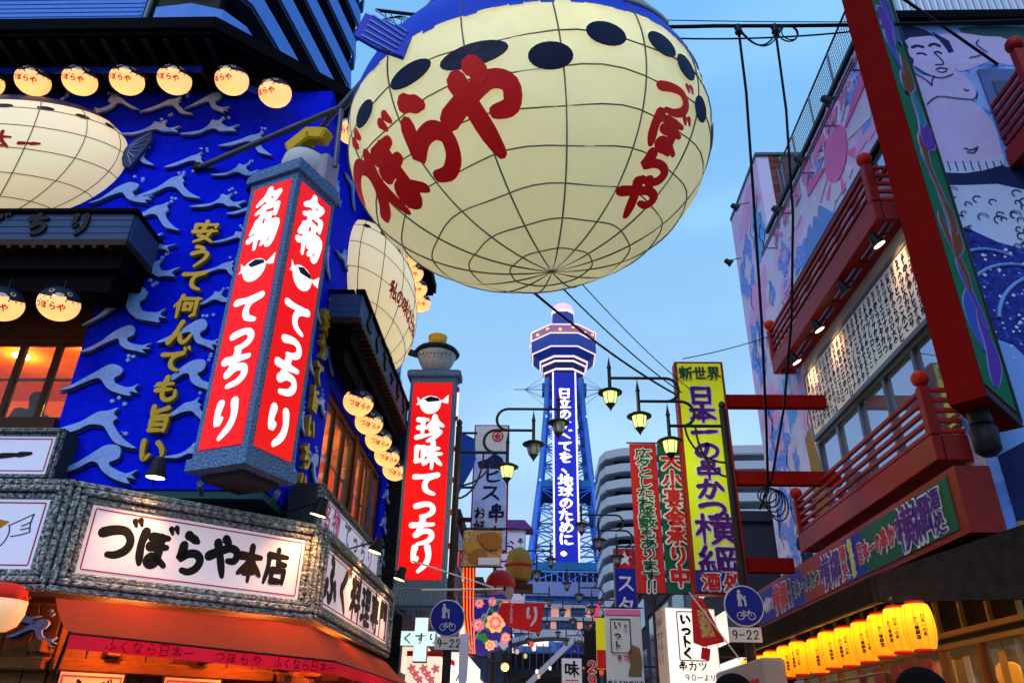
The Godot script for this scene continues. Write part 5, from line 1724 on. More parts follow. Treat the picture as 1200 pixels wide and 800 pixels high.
	# far wall: sky blue, pink and white shapes (height, depth, width, height, colour)
	for q in [[13.6, -16.0, 1.9, 1.0, M.mural_rose_soft], [12.6, -15.6, 0.9, 1.6, M.mural_aqua], [12.2, -16.8, 1.2, 1.8, M.mural_azure], [11.0, -16.2, 2.0, 1.2, M.mural_rose_soft], [10.6, -15.3, 0.7, 1.5, M.lilac_white], [10.0, -16.9, 1.0, 1.6, M.mural_azure], [9.2, -15.8, 1.6, 1.3, M.lilac_white], [8.3, -16.6, 1.5, 1.0, M.mural_rose_soft], [8.0, -15.3, 0.6, 1.4, M.mural_aqua], [7.3, -16.4, 1.4, 1.1, M.mural_azure], [6.6, -15.5, 0.8, 1.4, M.lilac_white], [5.8, -16.6, 1.2, 1.3, M.mural_azure], [6.2, -14.5, 0.4, 1.6, M.mural_azure], [7.6, -14.5, 0.4, 1.2, M.mural_rose_soft], [8.6, -14.5, 0.4, 1.0, M.mural_azure], [5.2, -14.6, 0.5, 1.3, M.mural_navy], [5.0, -15.7, 0.9, 1.0, M.mural_navy], [4.6, -16.6, 0.9, 0.9, M.mural_azure],
			[11.6, -9.9, 0.9, 0.5, M.mural_azure], [10.5, -9.7, 1.0, 0.5, M.mural_rose_soft], [10.4, -11.4, 1.1, 0.5, M.lilac_white], [11.4, -11.9, 0.8, 0.5, M.mural_azure], [10.35, -13.3, 0.9, 0.5, M.mural_azure], [11.3, -13.3, 0.8, 0.6, M.lilac_white], [10.9, -14.2, 0.7, 0.7, M.mural_azure], [10.3, -14.4, 0.7, 0.4, M.mural_rose_soft]]:
		pn += 1
		patch.call(Vector3(W, q[0], q[1]), q[2], q[3], q[4], 0.003 + 0.0006 * pn, "painted_shape")
		patch.call(Vector3(W, q[0] + 0.05, q[1] + 0.05), q[2] * 0.45, q[3] * 0.4, [M.lilac_white, M.mural_rose_soft, M.mural_azure][pn % 3], 0.0034 + 0.0006 * pn, "painted_shape")
	for k in 26:
		var pts := []
		var y := rng.randf_range(5.2, 13.6)
		var zz := rng.randf_range(-15.1, -17.2) if y > 9.5 or k % 2 else rng.randf_range(-14.3, -17.2)
		for j in 9: pts.append(Vector3(W - 0.021, y + j * 0.09, zz + 0.10 * sin(j * 0.9 + k)))
		st = new_st()
		tube(st, pts, 0.008, 3)
		part(st, "painted_line", M.mural_navy, B)
	# ochre figure low on the wall
	st = new_st()
	slab(st, PackedVector2Array([Vector2(-0.28, -1.0), Vector2(-0.20, 0.4), Vector2(-0.26, 1.0), Vector2(0.05, 1.1), Vector2(0.26, 0.3), Vector2(0.30, -1.0)]), Vector3(W, 5.9, -14.45), Rz, U, 0.03)
	part(st, "painted_figure", mat("ochre_paint", lin(0.36, 0.22, 0.07), 0.7), B)
	var disc := PackedVector2Array()
	for k in 24: disc.append(Vector2(cos(TAU * k / 24), sin(TAU * k / 24)) * 0.52)
	var sc := Vector3(W, 11.0, -10.9)
	for k in 14:
		var a := TAU * (k + 0.5) / 14
		st = new_st()
		var far := 0.86 if absf(sin(a)) > 0.5 else 1.5
		slab(st, PackedVector2Array([Vector2.from_angle(a - 0.05) * 0.56, Vector2.from_angle(a - 0.10) * far, Vector2.from_angle(a + 0.10) * far, Vector2.from_angle(a + 0.05) * 0.56]), sc, Rz, U, 0.023)
		part(st, "sun_ray", M.lilac_white if k % 2 else M.mural_rose, B)
	st = new_st()
	slab(st, disc, sc, Rz, U, 0.026)
	part(st, "painted_sun", M.mural_rose, B)
	st = new_st()
	slab(st, PackedVector2Array([Vector2(-0.9, -0.95), Vector2(-0.35, -0.35), Vector2(-0.1, -0.02), Vector2(0.12, 0.02), Vector2(0.4, -0.38), Vector2(0.9, -0.95)]), Vector3(W, 10.98, -12.3), Rz, U, 0.025)
	part(st, "painted_peak", M.mural_sky, B)
	st = new_st()
	slab(st, PackedVector2Array([Vector2(-0.42, -0.42), Vector2(-0.1, -0.02), Vector2(0.12, 0.02), Vector2(0.44, -0.42), Vector2(0.3, -0.32), Vector2(0.18, -0.5), Vector2(0.02, -0.34), Vector2(-0.14, -0.52), Vector2(-0.24, -0.34)]), Vector3(W, 10.98, -12.3), Rz, U, 0.029)
	part(st, "painted_snow", M.lilac_white, B)
	write("大本店横綱串かつ", Vector3(W - 0.024, 11.72, -14.3), Vector3(0, 0, 0.52), U * 0.52, Vector3(0, 0, 0.70), 0.15, M.mural_rose, B, "roof_character", 0.0, M.lilac_white, 0.23)
	# roof-edge lamp rail and roof fence
	st = new_st()
	tube(st, [Vector3(W - 0.28, 11.35, -9.1), Vector3(W - 0.28, 11.35, -14.8)], 0.018, 5)
	tube(st, [Vector3(W - 0.28, 11.43, -9.1), Vector3(W - 0.28, 11.43, -14.8)], 0.018, 5)
	for k in 5: tube(st, [Vector3(W, 11.39, -9.3 - k * 1.3), Vector3(W - 0.28, 11.39, -9.3 - k * 1.3)], 0.015, 5)
	part(st, "lamp_rail", M.steel_grey, B)
	# side-wall painting: wrestler
	var Zs := -8.99
	var Rr := Vector3.RIGHT
	var o := Vector3(0, 0, Zs)
	var shapes := [
		["painted_sky", M.mural_sky, 0.004, [Vector2(5.6, 12.06), Vector2(8.6, 12.06), Vector2(8.4, 11.0), Vector2(6.99, 11.2), Vector2(5.6, 10.9)]],
		["painted_tree", M.mural_green, 0.007, [Vector2(6.95, 12.0), Vector2(7.38, 12.06), Vector2(7.64, 12.04), Vector2(7.95, 12.0), Vector2(8.5, 11.95), Vector2(8.5, 11.6), Vector2(7.81, 11.6), Vector2(7.52, 11.70), Vector2(7.26, 11.74), Vector2(7.0, 11.82)]],
		["painted_arm", M.skin_paint, 0.010, [Vector2(6.60, 11.85), Vector2(6.99, 11.88), Vector2(7.30, 11.80), Vector2(7.57, 11.78), Vector2(7.80, 11.63), Vector2(8.1, 11.44), Vector2(8.05, 11.13), Vector2(7.51, 11.14), Vector2(7.27, 11.25), Vector2(6.95, 11.07), Vector2(6.7, 11.0)]],
		["painted_torso", M.skin_paint, 0.013, [Vector2(5.80, 11.02), Vector2(6.11, 10.93), Vector2(6.32, 10.89), Vector2(6.67, 11.02), Vector2(6.78, 10.92), Vector2(6.86, 10.70), Vector2(6.87, 10.52), Vector2(6.75, 10.37), Vector2(6.88, 10.20), Vector2(6.96, 9.92), Vector2(6.96, 9.64), Vector2(6.93, 9.31), Vector2(6.83, 9.12), Vector2(6.43, 9.04), Vector2(5.8, 8.96)]],
		["painted_face", M.skin_paint, 0.017, [Vector2(6.00, 11.76), Vector2(6.12, 11.82), Vector2(6.43, 11.84), Vector2(6.57, 11.71), Vector2(6.64, 11.49), Vector2(6.67, 11.19), Vector2(6.68, 11.05), Vector2(6.57, 10.92), Vector2(6.40, 10.87), Vector2(6.22, 10.93), Vector2(6.09, 11.04), Vector2(6.0, 11.23), Vector2(5.95, 11.43)]],
		["painted_hair", M.mural_navy, 0.021, [Vector2(5.85, 11.98), Vector2(6.17, 12.05), Vector2(6.41, 11.94), Vector2(6.50, 11.82), Vector2(6.30, 11.80), Vector2(6.11, 11.78), Vector2(6.01, 11.70), Vector2(6.04, 11.56), Vector2(5.98, 11.43), Vector2(6.06, 11.27), Vector2(6.03, 11.17), Vector2(5.95, 11.27), Vector2(5.88, 11.66)]],
		["painted_hair", M.mural_navy, 0.021, [Vector2(6.50, 11.90), Vector2(6.72, 11.69), Vector2(6.74, 11.45), Vector2(6.65, 11.42), Vector2(6.60, 11.65)]],
		["painted_cloth", M.mural_navy, 0.016, [Vector2(5.8, 8.98), Vector2(6.28, 8.94), Vector2(6.57, 8.98), Vector2(6.78, 9.08), Vector2(7.2, 9.02), Vector2(7.2, 8.60), Vector2(6.71, 8.75), Vector2(6.24, 8.73), Vector2(5.8, 8.73)]],
		["painted_rope", M.mural_foam, 0.021, [Vector2(5.85, 9.16), Vector2(6.20, 9.11), Vector2(6.46, 9.14), Vector2(6.73, 9.22), Vector2(6.95, 9.30), Vector2(6.90, 9.10), Vector2(6.57, 8.99), Vector2(6.29, 8.94), Vector2(5.85, 8.96)]],
		["painted_spray", M.mural_foam, 0.010, [Vector2(5.6, 8.74), Vector2(6.24, 8.74), Vector2(6.70, 8.76), Vector2(7.3, 8.60), Vector2(7.6, 8.3), Vector2(7.4, 7.4), Vector2(6.9, 7.55), Vector2(6.45, 7.72), Vector2(6.1, 7.95), Vector2(5.6, 8.1)]],
		["painted_water", M.mural_deep, 0.007, [Vector2(5.6, 8.24), Vector2(6.30, 8.25), Vector2(6.6, 8.0), Vector2(7.6, 8.1), Vector2(7.6, 5.2), Vector2(6.4, 5.4), Vector2(5.6, 6.0)]],
		["painted_swell", M.mural_sky, 0.012, [Vector2(5.6, 6.1), Vector2(5.9, 6.25), Vector2(6.2, 6.1), Vector2(6.5, 5.6), Vector2(7.0, 5.3), Vector2(7.0, 4.4), Vector2(5.6, 4.4)]]]
	for s in shapes:
		st = new_st()
		slab(st, PackedVector2Array(s[3]), o, Rr, U, s[2])
		part(st, s[0], s[1], B)
	# line work
	var lines := [
		["~6.10,11.55 6.18,11.58 6.27,11.55", 0.05], ["~6.38,11.58 6.46,11.62 6.54,11.57", 0.05], ["~6.14,11.40 6.22,11.41 6.28,11.37", 0.03], ["~6.42,11.42 6.48,11.44 6.53,11.40", 0.03],
		["~6.43,11.40 6.50,11.25 6.50,11.16 6.38,11.15", 0.02], ["~6.36,11.04 6.44,11.08 6.54,11.05", 0.025], ["~6.38,11.00 6.45,10.98 6.52,11.01", 0.02], ["~6.05,11.10 6.20,10.94 6.40,10.86 6.60,10.94", 0.02],
		["~6.30,10.90 6.24,10.80 6.22,10.70", 0.02], ["~5.98,10.98 6.12,10.86 6.22,10.70", 0.02], ["~6.05,10.30 6.25,10.46 6.55,10.42 6.80,10.40 6.88,10.55", 0.02], ["~6.70,10.62 6.72,10.58 6.76,10.60", 0.02],
		["~7.20,11.70 7.14,11.60 7.26,11.42", 0.02], ["~7.70,11.55 7.74,11.46 7.62,11.40", 0.02], ["~6.95,11.30 7.10,11.34 7.20,11.40", 0.02], ["~6.40,9.42 6.48,9.38 6.58,9.42", 0.02], ["~6.42,9.34 6.52,9.33 6.60,9.44", 0.02]]
	for l in lines:
		GLYPH_EXTRA(l[0])
		st = new_st()
		brush(st, "mural_line", func(p: Vector2, z: float) -> Vector3: return Vector3(p.x, p.y, Zs + 0.026 + z), l[1], 0.0, true)
		part(st, "painted_line", M.mural_navy, B)
	for k in 10:
		st = new_st()
		bb(st, Vector3(5.86 + k * 0.11, 8.98, Zs + 0.024), Vector3(5.875 + k * 0.11, 9.16, Zs + 0.028))
		part(st, "rope_line", M.mural_navy, B)
	# curling foam
	var curls := new_st()
	for k in 46:
		var c := Vector2(rng.randf_range(5.75, 7.35), rng.randf_range(7.6, 8.62))
		var pts := PackedVector2Array()
		var r := rng.randf_range(0.05, 0.10)
		var a0 := rng.randf_range(0.0, 1.2)
		for j in 8: pts.append(c + Vector2.from_angle(a0 + j * 0.5) * r * (1.0 - j * 0.06))
		stroke_cache["curl"] = [pts]
		brush(curls, "curl", func(p: Vector2, z: float) -> Vector3: return Vector3(p.x, p.y, Zs + 0.016 + z + k * 0.0004), 0.018, 0.0, true)
	part(curls, "painted_curls", M.mural_navy, B)
	var drops := new_st()
	for k in 90:
		var c := Vector3(rng.randf_range(5.8, 7.4), rng.randf_range(5.9, 7.6), Zs + 0.0125 + k * 0.0001)
		lathe(drops, [[rng.randf_range(0.012, 0.032), 0.0], [0.01, 0.0012]], 6, Transform3D(Basis(Vector3.RIGHT, PI / 2), c), false)
	part(drops, "painted_drops", M.mural_foam, B)
	for q in [[6.5, 6.6, 0.75], [7.0, 6.3, 0.9], [6.2, 7.0, 0.6]]:
		st = new_st()
		tube(st, arc(Vector3(q[0], q[1], Zs + 0.014), Vector3(q[2], 0, 0), Vector3(0, q[2], 0), 0.9, 2.9, 14), 0.03, 4)
		part(st, "painted_band", M.mural_sky, B)
	# low part of the side painting
	for q in [["painted_shore", M.mural_navy, 0.016, [Vector2(5.6, 4.6), Vector2(6.1, 4.85), Vector2(6.6, 4.6), Vector2(7.2, 4.75), Vector2(8.2, 4.5), Vector2(8.2, 3.9), Vector2(6.8, 4.0), Vector2(5.6, 3.8)]], ["painted_shore", M.lilac_white, 0.020, [Vector2(5.9, 4.5), Vector2(6.2, 4.62), Vector2(6.5, 4.42), Vector2(6.3, 4.3), Vector2(6.0, 4.28)]], ["painted_shore", M.lilac_white, 0.020, [Vector2(6.8, 4.5), Vector2(7.2, 4.6), Vector2(7.5, 4.4), Vector2(7.1, 4.25)]], ["painted_shore", M.ochre_paint, 0.014, [Vector2(5.6, 3.8), Vector2(6.8, 3.98), Vector2(8.2, 3.9), Vector2(8.2, 3.3), Vector2(5.6, 3.3)]]]:
		st = new_st()
		slab(st, PackedVector2Array(q[3]), o, Rr, U, q[2])
		part(st, q[0], q[1], B)
	# recessed side window and gutter along the roof
	st = new_st()
	bb(st, Vector3(7.0, 9.6, -8.95), Vector3(9.0, 11.02, -9.1))
	part(st, "side_window_frame", mat("frame_blue", lin(0.10, 0.14, 0.36), 0.6), B)
	st = new_st()
	bb(st, Vector3(7.15, 9.6, -8.93), Vector3(9.0, 10.75, -8.96))
	part(st, "side_window_pane", M.far_glass, B)
	st = new_st()
	bb(st, Vector3(5.40, 12.07, -8.82), Vector3(14, 12.24, -9.3))
	part(st, "roof_gutter", M.eave_black, B)
	st = new_st()
	bb(st, Vector3(5.38, 12.07, -9.3), Vector3(5.50, 12.16, -14.9))
	part(st, "roof_edge", M.black_metal, B)
	# roof fences
	var F1 := thing("roof_fence", "wire mesh fence on the roof edge above the pink mural", "fence", Vector3(5.5, 12.1, -11))
	st = new_st()
	for k in 5: tube(st, [Vector3(5.5, 12.1, -9.4 - k * 1.1), Vector3(5.5, 13.1, -9.4 - k * 1.1)], 0.022, 5)
	tube(st, [Vector3(5.5, 13.1, -9.4), Vector3(5.5, 13.1, -13.8)], 0.02, 5)
	part(st, "post_and_rail", M.steel_grey, F1)
	st = new_st()
	for k in 56:
		var z := -9.4 - k * 0.08
		tube(st, [Vector3(5.5, 12.14, z), Vector3(5.5, 13.08, z)], 0.005, 3)
	for k in 12: tube(st, [Vector3(5.5, 12.18 + k * 0.08, -9.4), Vector3(5.5, 12.18 + k * 0.08, -13.8)], 0.005, 3)
	part(st, "mesh", M.steel_grey, F1)
	var F2 := thing("roof_fence", "white barred fence on the roof above the wrestler mural", "fence", Vector3(8, 12.25, -9.1))
	for k in 44:
		st = new_st()
		bb(st, Vector3(6.0 + k * 0.12, 12.30, -9.12), Vector3(6.06 + k * 0.12, 13.4, -9.08))
		part(st, "bar", M.lilac_white, F2)
	st = new_st()
	bb(st, Vector3(5.9, 12.24, -9.14), Vector3(11.4, 12.30, -9.06))
	bb(st, Vector3(5.9, 13.4, -9.14), Vector3(11.4, 13.46, -9.06))
	part(st, "rail", M.lilac_white, F2)

	red_balcony("long lower red balcony above the coloured sign band", 5.0, W, 4.62, 5.55, -9.22, -14.7, false)
	red_balcony("long upper red balcony above the written menu board", 5.0, W, 8.32, 9.28, -9.25, -14.7, true)
	# balcony on the side wall
	var t := thing("red_balcony", "short red balcony on the wrestler wall", "balcony", Vector3(7.6, 9.0, -8.6), "red railed balconies of the mural building")
	st = new_st()
	cbx(st, Vector3(7.9, 9.18, -8.50), Vector3(1.9, 0.34, 0.9), 0.015)
	part(st, "floor_beam", M.red_wood, t)
	for k in 6:
		st = new_st()
		cbx(st, Vector3(7.9, 9.44 + k * 0.15, -8.10), Vector3(1.8, 0.07, 0.05), 0.008)
		cbx(st, Vector3(6.99, 9.44 + k * 0.15, -8.53), Vector3(0.05, 0.07, 0.8), 0.008)
		part(st, "railing_bar", M.red_wood, t)
	st = new_st()
	cbx(st, Vector3(6.99, 9.90, -8.10), Vector3(0.15, 1.15, 0.15), 0.015)
	part(st, "corner_post", M.red_wood, t)
	st = new_st()
	egg_patch(st, egg_place(Vector3(6.99, 10.60, -8.10), Vector3(0.13, 0.13, 0.13), Basis.IDENTITY), -PI / 2, PI / 2, 0, TAU, 10, 16)
	part(st, "post_ball", M.red_wood, t)

	# ---- menu board
	t = thing("menu_wall_board", "long white board crowded with black menu writing under the upper balcony", "sign", Vector3(5.4, 6.68, -11.5))
	st = new_st()
	bb(st, Vector3(5.38, 6.70, -9.05), Vector3(5.45, 7.95, -14.05))
	part(st, "board", M.white_sheet, t)
	st = new_st()
	bb(st, Vector3(5.36, 6.62, -9.0), Vector3(5.46, 6.70, -14.1))
	bb(st, Vector3(5.36, 7.95, -9.0), Vector3(5.46, 8.02, -14.1))
	bb(st, Vector3(5.36, 6.70, -14.05), Vector3(5.46, 7.95, -14.1))
	bb(st, Vector3(5.372, 6.70, -11.36), Vector3(5.379, 7.95, -11.38))
	part(st, "frame", M.steel_grey, t)
	var pool := "カツコロキスレンタエビナトサヒすつらりてしのとたかくこ串本中大小"
	var cols := 27
	for cidx in cols:
		st = new_st()
		var z := -9.16 - cidx * 0.183
		var n := 7 + rng.randi() % 4
		var ch := rng.randf_range(0.10, 0.15)
		var y := 7.64
		for i in 3:
			brush(st, pool[rng.randi() % pool.length()], flat_place(Vector3(5.376, 7.88 - i * 0.062, z), Vector3(0, 0, 0.12), U * 0.06), 0.24)
		for i in n + 2:
			if y < 6.76: break
			brush(st, pool[rng.randi() % pool.length()], flat_place(Vector3(5.376, y, z), Vector3(0, 0, 0.15), U * ch), 0.21)
			y -= ch * 1.12
		part(st, "menu_column", M.ink, t)

	# ---- tall box sign at the corner
	var n0 := Vector3(4.66, 0, -7.4)
	var e1 := Vector3(-0.69, 0, -0.724)
	var e2 := Vector3(0.696, 0, -0.718)
	t = thing("corner_box_sign", "towering dark red box sign with a painted green and violet face", "sign", n0 + e1 * 0.18 + e2 * 0.62 + U * 4.7)
	st = new_st()
	var q0 := n0 + e1 * 0.36
	var q1 := n0 + e2 * 1.25
	var q2 := q0 + e2 * 1.25
	var rings := []
	for y in [4.70, 14.6]:
		rings.append([n0 + U * y, q1 + U * y, q2 + U * y, q0 + U * y])
	loft(st, rings, true, true)
	part(st, "box", M.red_box, t)
	var nn := e2.cross(U)
	st = new_st()
	slab(st, PackedVector2Array([Vector2(0.08, 4.86), Vector2(1.17, 4.86), Vector2(1.17, 14.5), Vector2(0.08, 14.5)]), n0, e2, U, 0.012)
	part(st, "painted_face", M.box_green, t)
	st = new_st()
	slab(st, PackedVector2Array([Vector2(1.17, 4.76), Vector2(1.25, 4.76), Vector2(1.25, 14.5), Vector2(1.17, 14.5)]), n0, e2, U, 0.03)
	slab(st, PackedVector2Array([Vector2(0.0, 4.70), Vector2(1.25, 4.70), Vector2(1.25, 4.78), Vector2(0.0, 4.78)]), n0 + nn * 0.001, e2, U, 0.02)
	part(st, "edge_trim", M.black_metal, t)
	var hues := [M.box_violet, M.box_blue, M.box_violet, M.box_teal, M.box_brown, M.box_blue]
	for k in 22:
		var y := 4.95 + k * 0.43
		var wide := rng.randf_range(0.14, 0.30)
		var base := rng.randf_range(0.45, 0.75)
		var ph := rng.randf_range(0.0, 6.0)
		for layer in 2:
			var left := PackedVector2Array()
			var right := PackedVector2Array()
			for j in 11:
				var q := j / 10.0
				var m := base + 0.20 * sin(q * 4.0 + ph)
				var hw := (wide + (0.035 if layer == 0 else 0.0)) * pow(sin(PI * (0.03 + 0.94 * q)), 0.6)
				left.append(Vector2(clampf(m - hw, 0.10, 1.15), y + q * 0.95))
				right.append(Vector2(clampf(m + hw, 0.11, 1.16), y + q * 0.95))
			right.reverse()
			left.append_array(right)
			st = new_st()
			slab(st, left, n0, e2, U, 0.016 + k * 0.0012 + layer * 0.0006)
			part(st, "painted_swirl", M.box_line if layer == 0 else (M.box_brown if k in [3, 4, 5, 6, 7] else hues[k % 6]), t)
	st = new_st()
	tube(st, [n0 + e1 * 0.2 + e2 * 0.4 + U * 4.55, n0 + e1 * 0.2 + e2 * 0.4 + U * 4.72], 0.12, 10)
	lathe(st, [[0.07, -0.30], [0.13, -0.25], [0.14, 0.0], [0.10, 0.05]], 12, Transform3D(Basis.IDENTITY, n0 + e1 * 0.2 + e2 * 0.4 + U * 4.5))
	part(st, "mounting_drum", M.black_metal, t)
	for y in [6.2, 9.2, 11.4]:
		st = new_st()
		bb(st, Vector3(5.2, y, -8.2), Vector3(5.44, y + 0.22, -8.98))
		part(st, "wall_bracket", M.red_bright, t)
	# stay rod
	t = thing("stay_rod", "thin black stay rod from the box sign to the wrestler wall", "rod", Vector3(6.5, 11, -8.5))
	st = new_st()
	tube(st, [Vector3(4.80, 11.35, -7.48), Vector3(7.35, 11.15, -8.97)], 0.025, 6)
	part(st, "rod", M.black_metal, t)

	# ---- coloured sign band
	t = thing("sign_band", "long colourful sign band with outlined characters over the brown canopy", "sign", Vector3(5.2, 3.72, -13.5))
	st = new_st()
	bb(st, Vector3(5.02, 3.66, -8.95), Vector3(5.44, 4.46, -18.3))
	part(st, "housing", M.red_wood, t)
	var secs := [[-9.15, -11.95, M.band_green], [-11.95, -12.75, M.band_blue], [-12.75, -14.9, M.band_red], [-14.9, -18.2, M.band_blue]]
	for s in secs:
		st = new_st()
		bb(st, Vector3(5.004, 3.74, s[0]), Vector3(5.02, 4.38, s[1] + 0.002))
		part(st, "panel", s[2], t)
	var Rw := Vector3(0, 0, 1)
	var yb := 4.06
	var xb := 5.004
	# characters are read towards the crossing
	var seq := [["酒処", -9.52, 0.28, 0.27, M.purple_ink, true], ["横", -10.42, 0.56, 0.56, M.purple_ink, false], ["綱", -9.92, 0.50, 0.56, M.purple_ink, false],
		["日本一の串かつ", -12.06, 0.23, 0.30, M.red_ink, false], ["横", -13.62, 0.5, 0.54, M.purple_ink, false], ["綱", -13.12, 0.46, 0.54, M.purple_ink, false], ["酒処", -12.72, 0.24, 0.25, M.red_ink, true], ["日本一の串かつ", -15.4, 0.22, 0.28, M.green_ink, false], ["新世界", -12.40, 0.18, 0.18, M.yellow_ink, true],
		["横", -16.6, 0.5, 0.54, M.red_ink, false], ["綱", -16.1, 0.46, 0.54, M.red_ink, false], ["酒処", -15.7, 0.22, 0.25, M.purple_ink, true], ["日本一の串かつ", -18.0, 0.16, 0.26, M.lilac_white, false]]
	for s in seq:
		var step: Vector3 = Vector3(0, -s[3] * 1.08, 0) if s[5] else Rw * s[2] * 1.02
		var start := Vector3(xb - 0.002, yb + (s[3] * 0.54 * (s[0].length() - 1) if s[5] else 0.0), s[1])
		write(s[0], start, Rw * s[2], U * s[3], step, 0.115 if s[0].length() == 1 else 0.14, s[4], t, "character", 0.0, M.lilac_white, 0.22 if s[0].length() == 1 else 0.28)

	# ---- canopy
	t = thing("canopy", "dark brown pent canopy over the pub front", "canopy", Vector3(4.4, 2.8, -12.8))
	var z0 := -8.55
	var z1 := -18.0
	st = new_st()
	loft(st, [[Vector3(3.62, 2.92, z0), Vector3(3.62, 3.08, z0), Vector3(5.40, 3.66, z0), Vector3(5.40, 3.52, z0)], [Vector3(3.62, 2.92, z1), Vector3(3.62, 3.08, z1), Vector3(5.40, 3.66, z1), Vector3(5.40, 3.52, z1)]], true, true)
	part(st, "roof", M.canopy_brown, t)
	st = new_st()
	cbx(st, Vector3(3.60, 2.93, (z0 + z1) * 0.5), Vector3(0.06, 0.26, z0 - z1 + 0.1), 0.01)
	part(st, "fascia", M.canopy_brown, t)
	st = new_st()
	slab(st, PackedVector2Array([Vector2(3.62, 2.80), Vector2(5.42, 2.86), Vector2(5.42, 3.64), Vector2(3.62, 3.06)]), Vector3(0, 0, z0 + 0.01), Vector3.RIGHT, U, 0.06)
	part(st, "end_fascia", M.canopy_brown, t)
	# ---- shop front below
	var S := thing("pub_front", "lit timber pub front with mullioned panes below the canopy", "shop front", Vector3(5.4, 0, -12))
	for k in 12:
		var zz := -8.9 - k * 0.62
		st = new_st()
		bb(st, Vector3(5.30, 2.76, zz), Vector3(5.35, 3.40, zz - 0.05))
		part(st, "lattice_bar", mat("pale_timber", lin(0.42, 0.26, 0.10), 0.6), S)
	for y in [2.70, 2.56]:
		st = new_st()
		bb(st, Vector3(5.28, y, -8.85), Vector3(5.36, y + 0.06, -17.0))
		part(st, "rail", M.pale_timber, S)
	for k in 9:
		var zz := -8.9 - k * 0.95
		st = new_st()
		bb(st, Vector3(5.29, 0.0, zz), Vector3(5.39, 2.56, zz - 0.09))
		part(st, "post", mat("timber_orange", lin(0.30, 0.10, 0.03), 0.6), S)
		st = new_st()
		bb(st, Vector3(5.33, 0.6, zz - 0.09), Vector3(5.345, 2.56, zz - 0.95))
		part(st, "window_pane", M.glass, S)
		st = new_st()
		bb(st, Vector3(5.30, 0.0, zz - 0.09), Vector3(5.38, 0.6, zz - 0.95))
		part(st, "lower_panel", M.wood_dark, S)
	st = new_st()
	bb(st, Vector3(5.40, 2.66, -8.95), Vector3(5.44, 3.40, -17.0))
	part(st, "transom_backing", M.dark_void, S)
	st = new_st()
	bb(st, Vector3(5.45, 3.0, -9.4), Vector3(9.0, 3.1, -17))
	part(st, "room_ceiling", M.room_yellow, S)
	st = new_st()
	bb(st, Vector3(9.0, 0, -9.4), Vector3(9.1, 3.1, -17))
	part(st, "room_wall", M.room_yellow, S)
	st = new_st()
	bb(st, Vector3(5.45, 0, -17), Vector3(9.0, 3.1, -17.1))
	part(st, "room_wall", M.room_yellow, S)
	st = new_st()
	bb(st, Vector3(5.45, 0.0, -9.3), Vector3(9.0, 3.0, -9.42))
	part(st, "room_wall", M.room_yellow, S)
	for k in 4:
		st = new_st()
		bb(st, Vector3(6.3, 2.92, -10.0 - k * 1.6), Vector3(6.5, 2.99, -10.9 - k * 1.6))
		part(st, "ceiling_light", mat("tube_white", lin(0.8, 0.8, 0.8), 0.4, {"glow": Color(1, 0.98, 0.92), "power": 5.0}), S)
		var l := AreaLight3D.new()
		l.area_size = Vector2(0.2, 0.9)
		l.light_color = Color(1.0, 0.92, 0.78)
		l.light_energy = 2.2
		l.shadow_enabled = true
		S.add_child(l)
		l.position = Vector3(6.4, 2.90, -10.45 - k * 1.6) - S.position
		l.rotation.x = -PI / 2
	# paper menu slips and a short curtain inside
	for k in 9:
		st = new_st()
		bb(st, Vector3(5.62, 2.16 - 0.03 * (k % 3), -9.55 - k * 0.42), Vector3(5.63, 2.50, -9.70 - k * 0.42))
		part(st, "menu_slip", [M.board_white, M.crown_yellow, M.white_sheet][k % 3], S)
	for k in 4:
		st = new_st()
		bb(st, Vector3(5.50, 2.18, -11.6 - k * 0.52), Vector3(5.515, 2.54, -12.08 - k * 0.52))
		part(st, "curtain_flap", M.banner_red, S)
	st = new_st()
	bb(st, Vector3(8.6, 1.9, -9.6), Vector3(8.98, 1.96, -14.0))
	part(st, "shelf", M.wood_dark, S)
	for k in 22:
		st = new_st()
		lathe(st, [[0.04, 0.0], [0.042, 0.16], [0.015, 0.22], [0.015, 0.28]], 8, Transform3D(Basis.IDENTITY, Vector3(8.78, 1.965, -9.7 - k * 0.19)))
		part(st, "bottle", [M.leaf_green, M.wood_dark, M.far_glass][k % 3], S)
	# ---- paper lanterns
	var proto := paper_lantern("first yellow paper lantern, at the near end of the canopy row")
	var zs := [-7.93, -8.38, -8.84, -9.36, -9.86, -10.4, -10.98, -11.6, -12.3, -13.0, -13.7, -14.4]
	var ord := ["second", "third", "fourth", "fifth", "sixth", "seventh", "eighth", "ninth", "tenth", "eleventh", "twelfth"]
	proto.scale = Vector3(0.76, 0.80, 0.76)
	proto.position = Vector3(3.72, 2.70, zs[0])
	for k in 11:
		var l := copy_of(proto, Vector3(3.72 + rng.randf_range(-0.03, 0.03), 2.71 + rng.randf_range(-0.02, 0.02), zs[k + 1]), "%s yellow paper lantern from the near end of the canopy row" % ord[k])
		l.rotation.y = rng.randf_range(-0.5, 0.4)
	t = thing("lantern_rail", "thin rail that carries the yellow paper lanterns", "rail", Vector3(3.72, 2.83, -11))
	st = new_st()
	tube(st, [Vector3(3.72, 2.83, -8.4), Vector3(3.72, 2.83, -17.5)], 0.016, 6)
	tube(st, [Vector3(3.80, 2.16, -9.0), Vector3(3.80, 2.16, -17.5)], 0.014, 6)
	part(st, "rail", M.grey_metal, t)
	# small yellow lantern inside the pub
	t = thing("table_lantern", "small yellow lantern with a red character inside the pub", "lantern", Vector3(5.85, 1.5, -9.9))
	st = new_st()
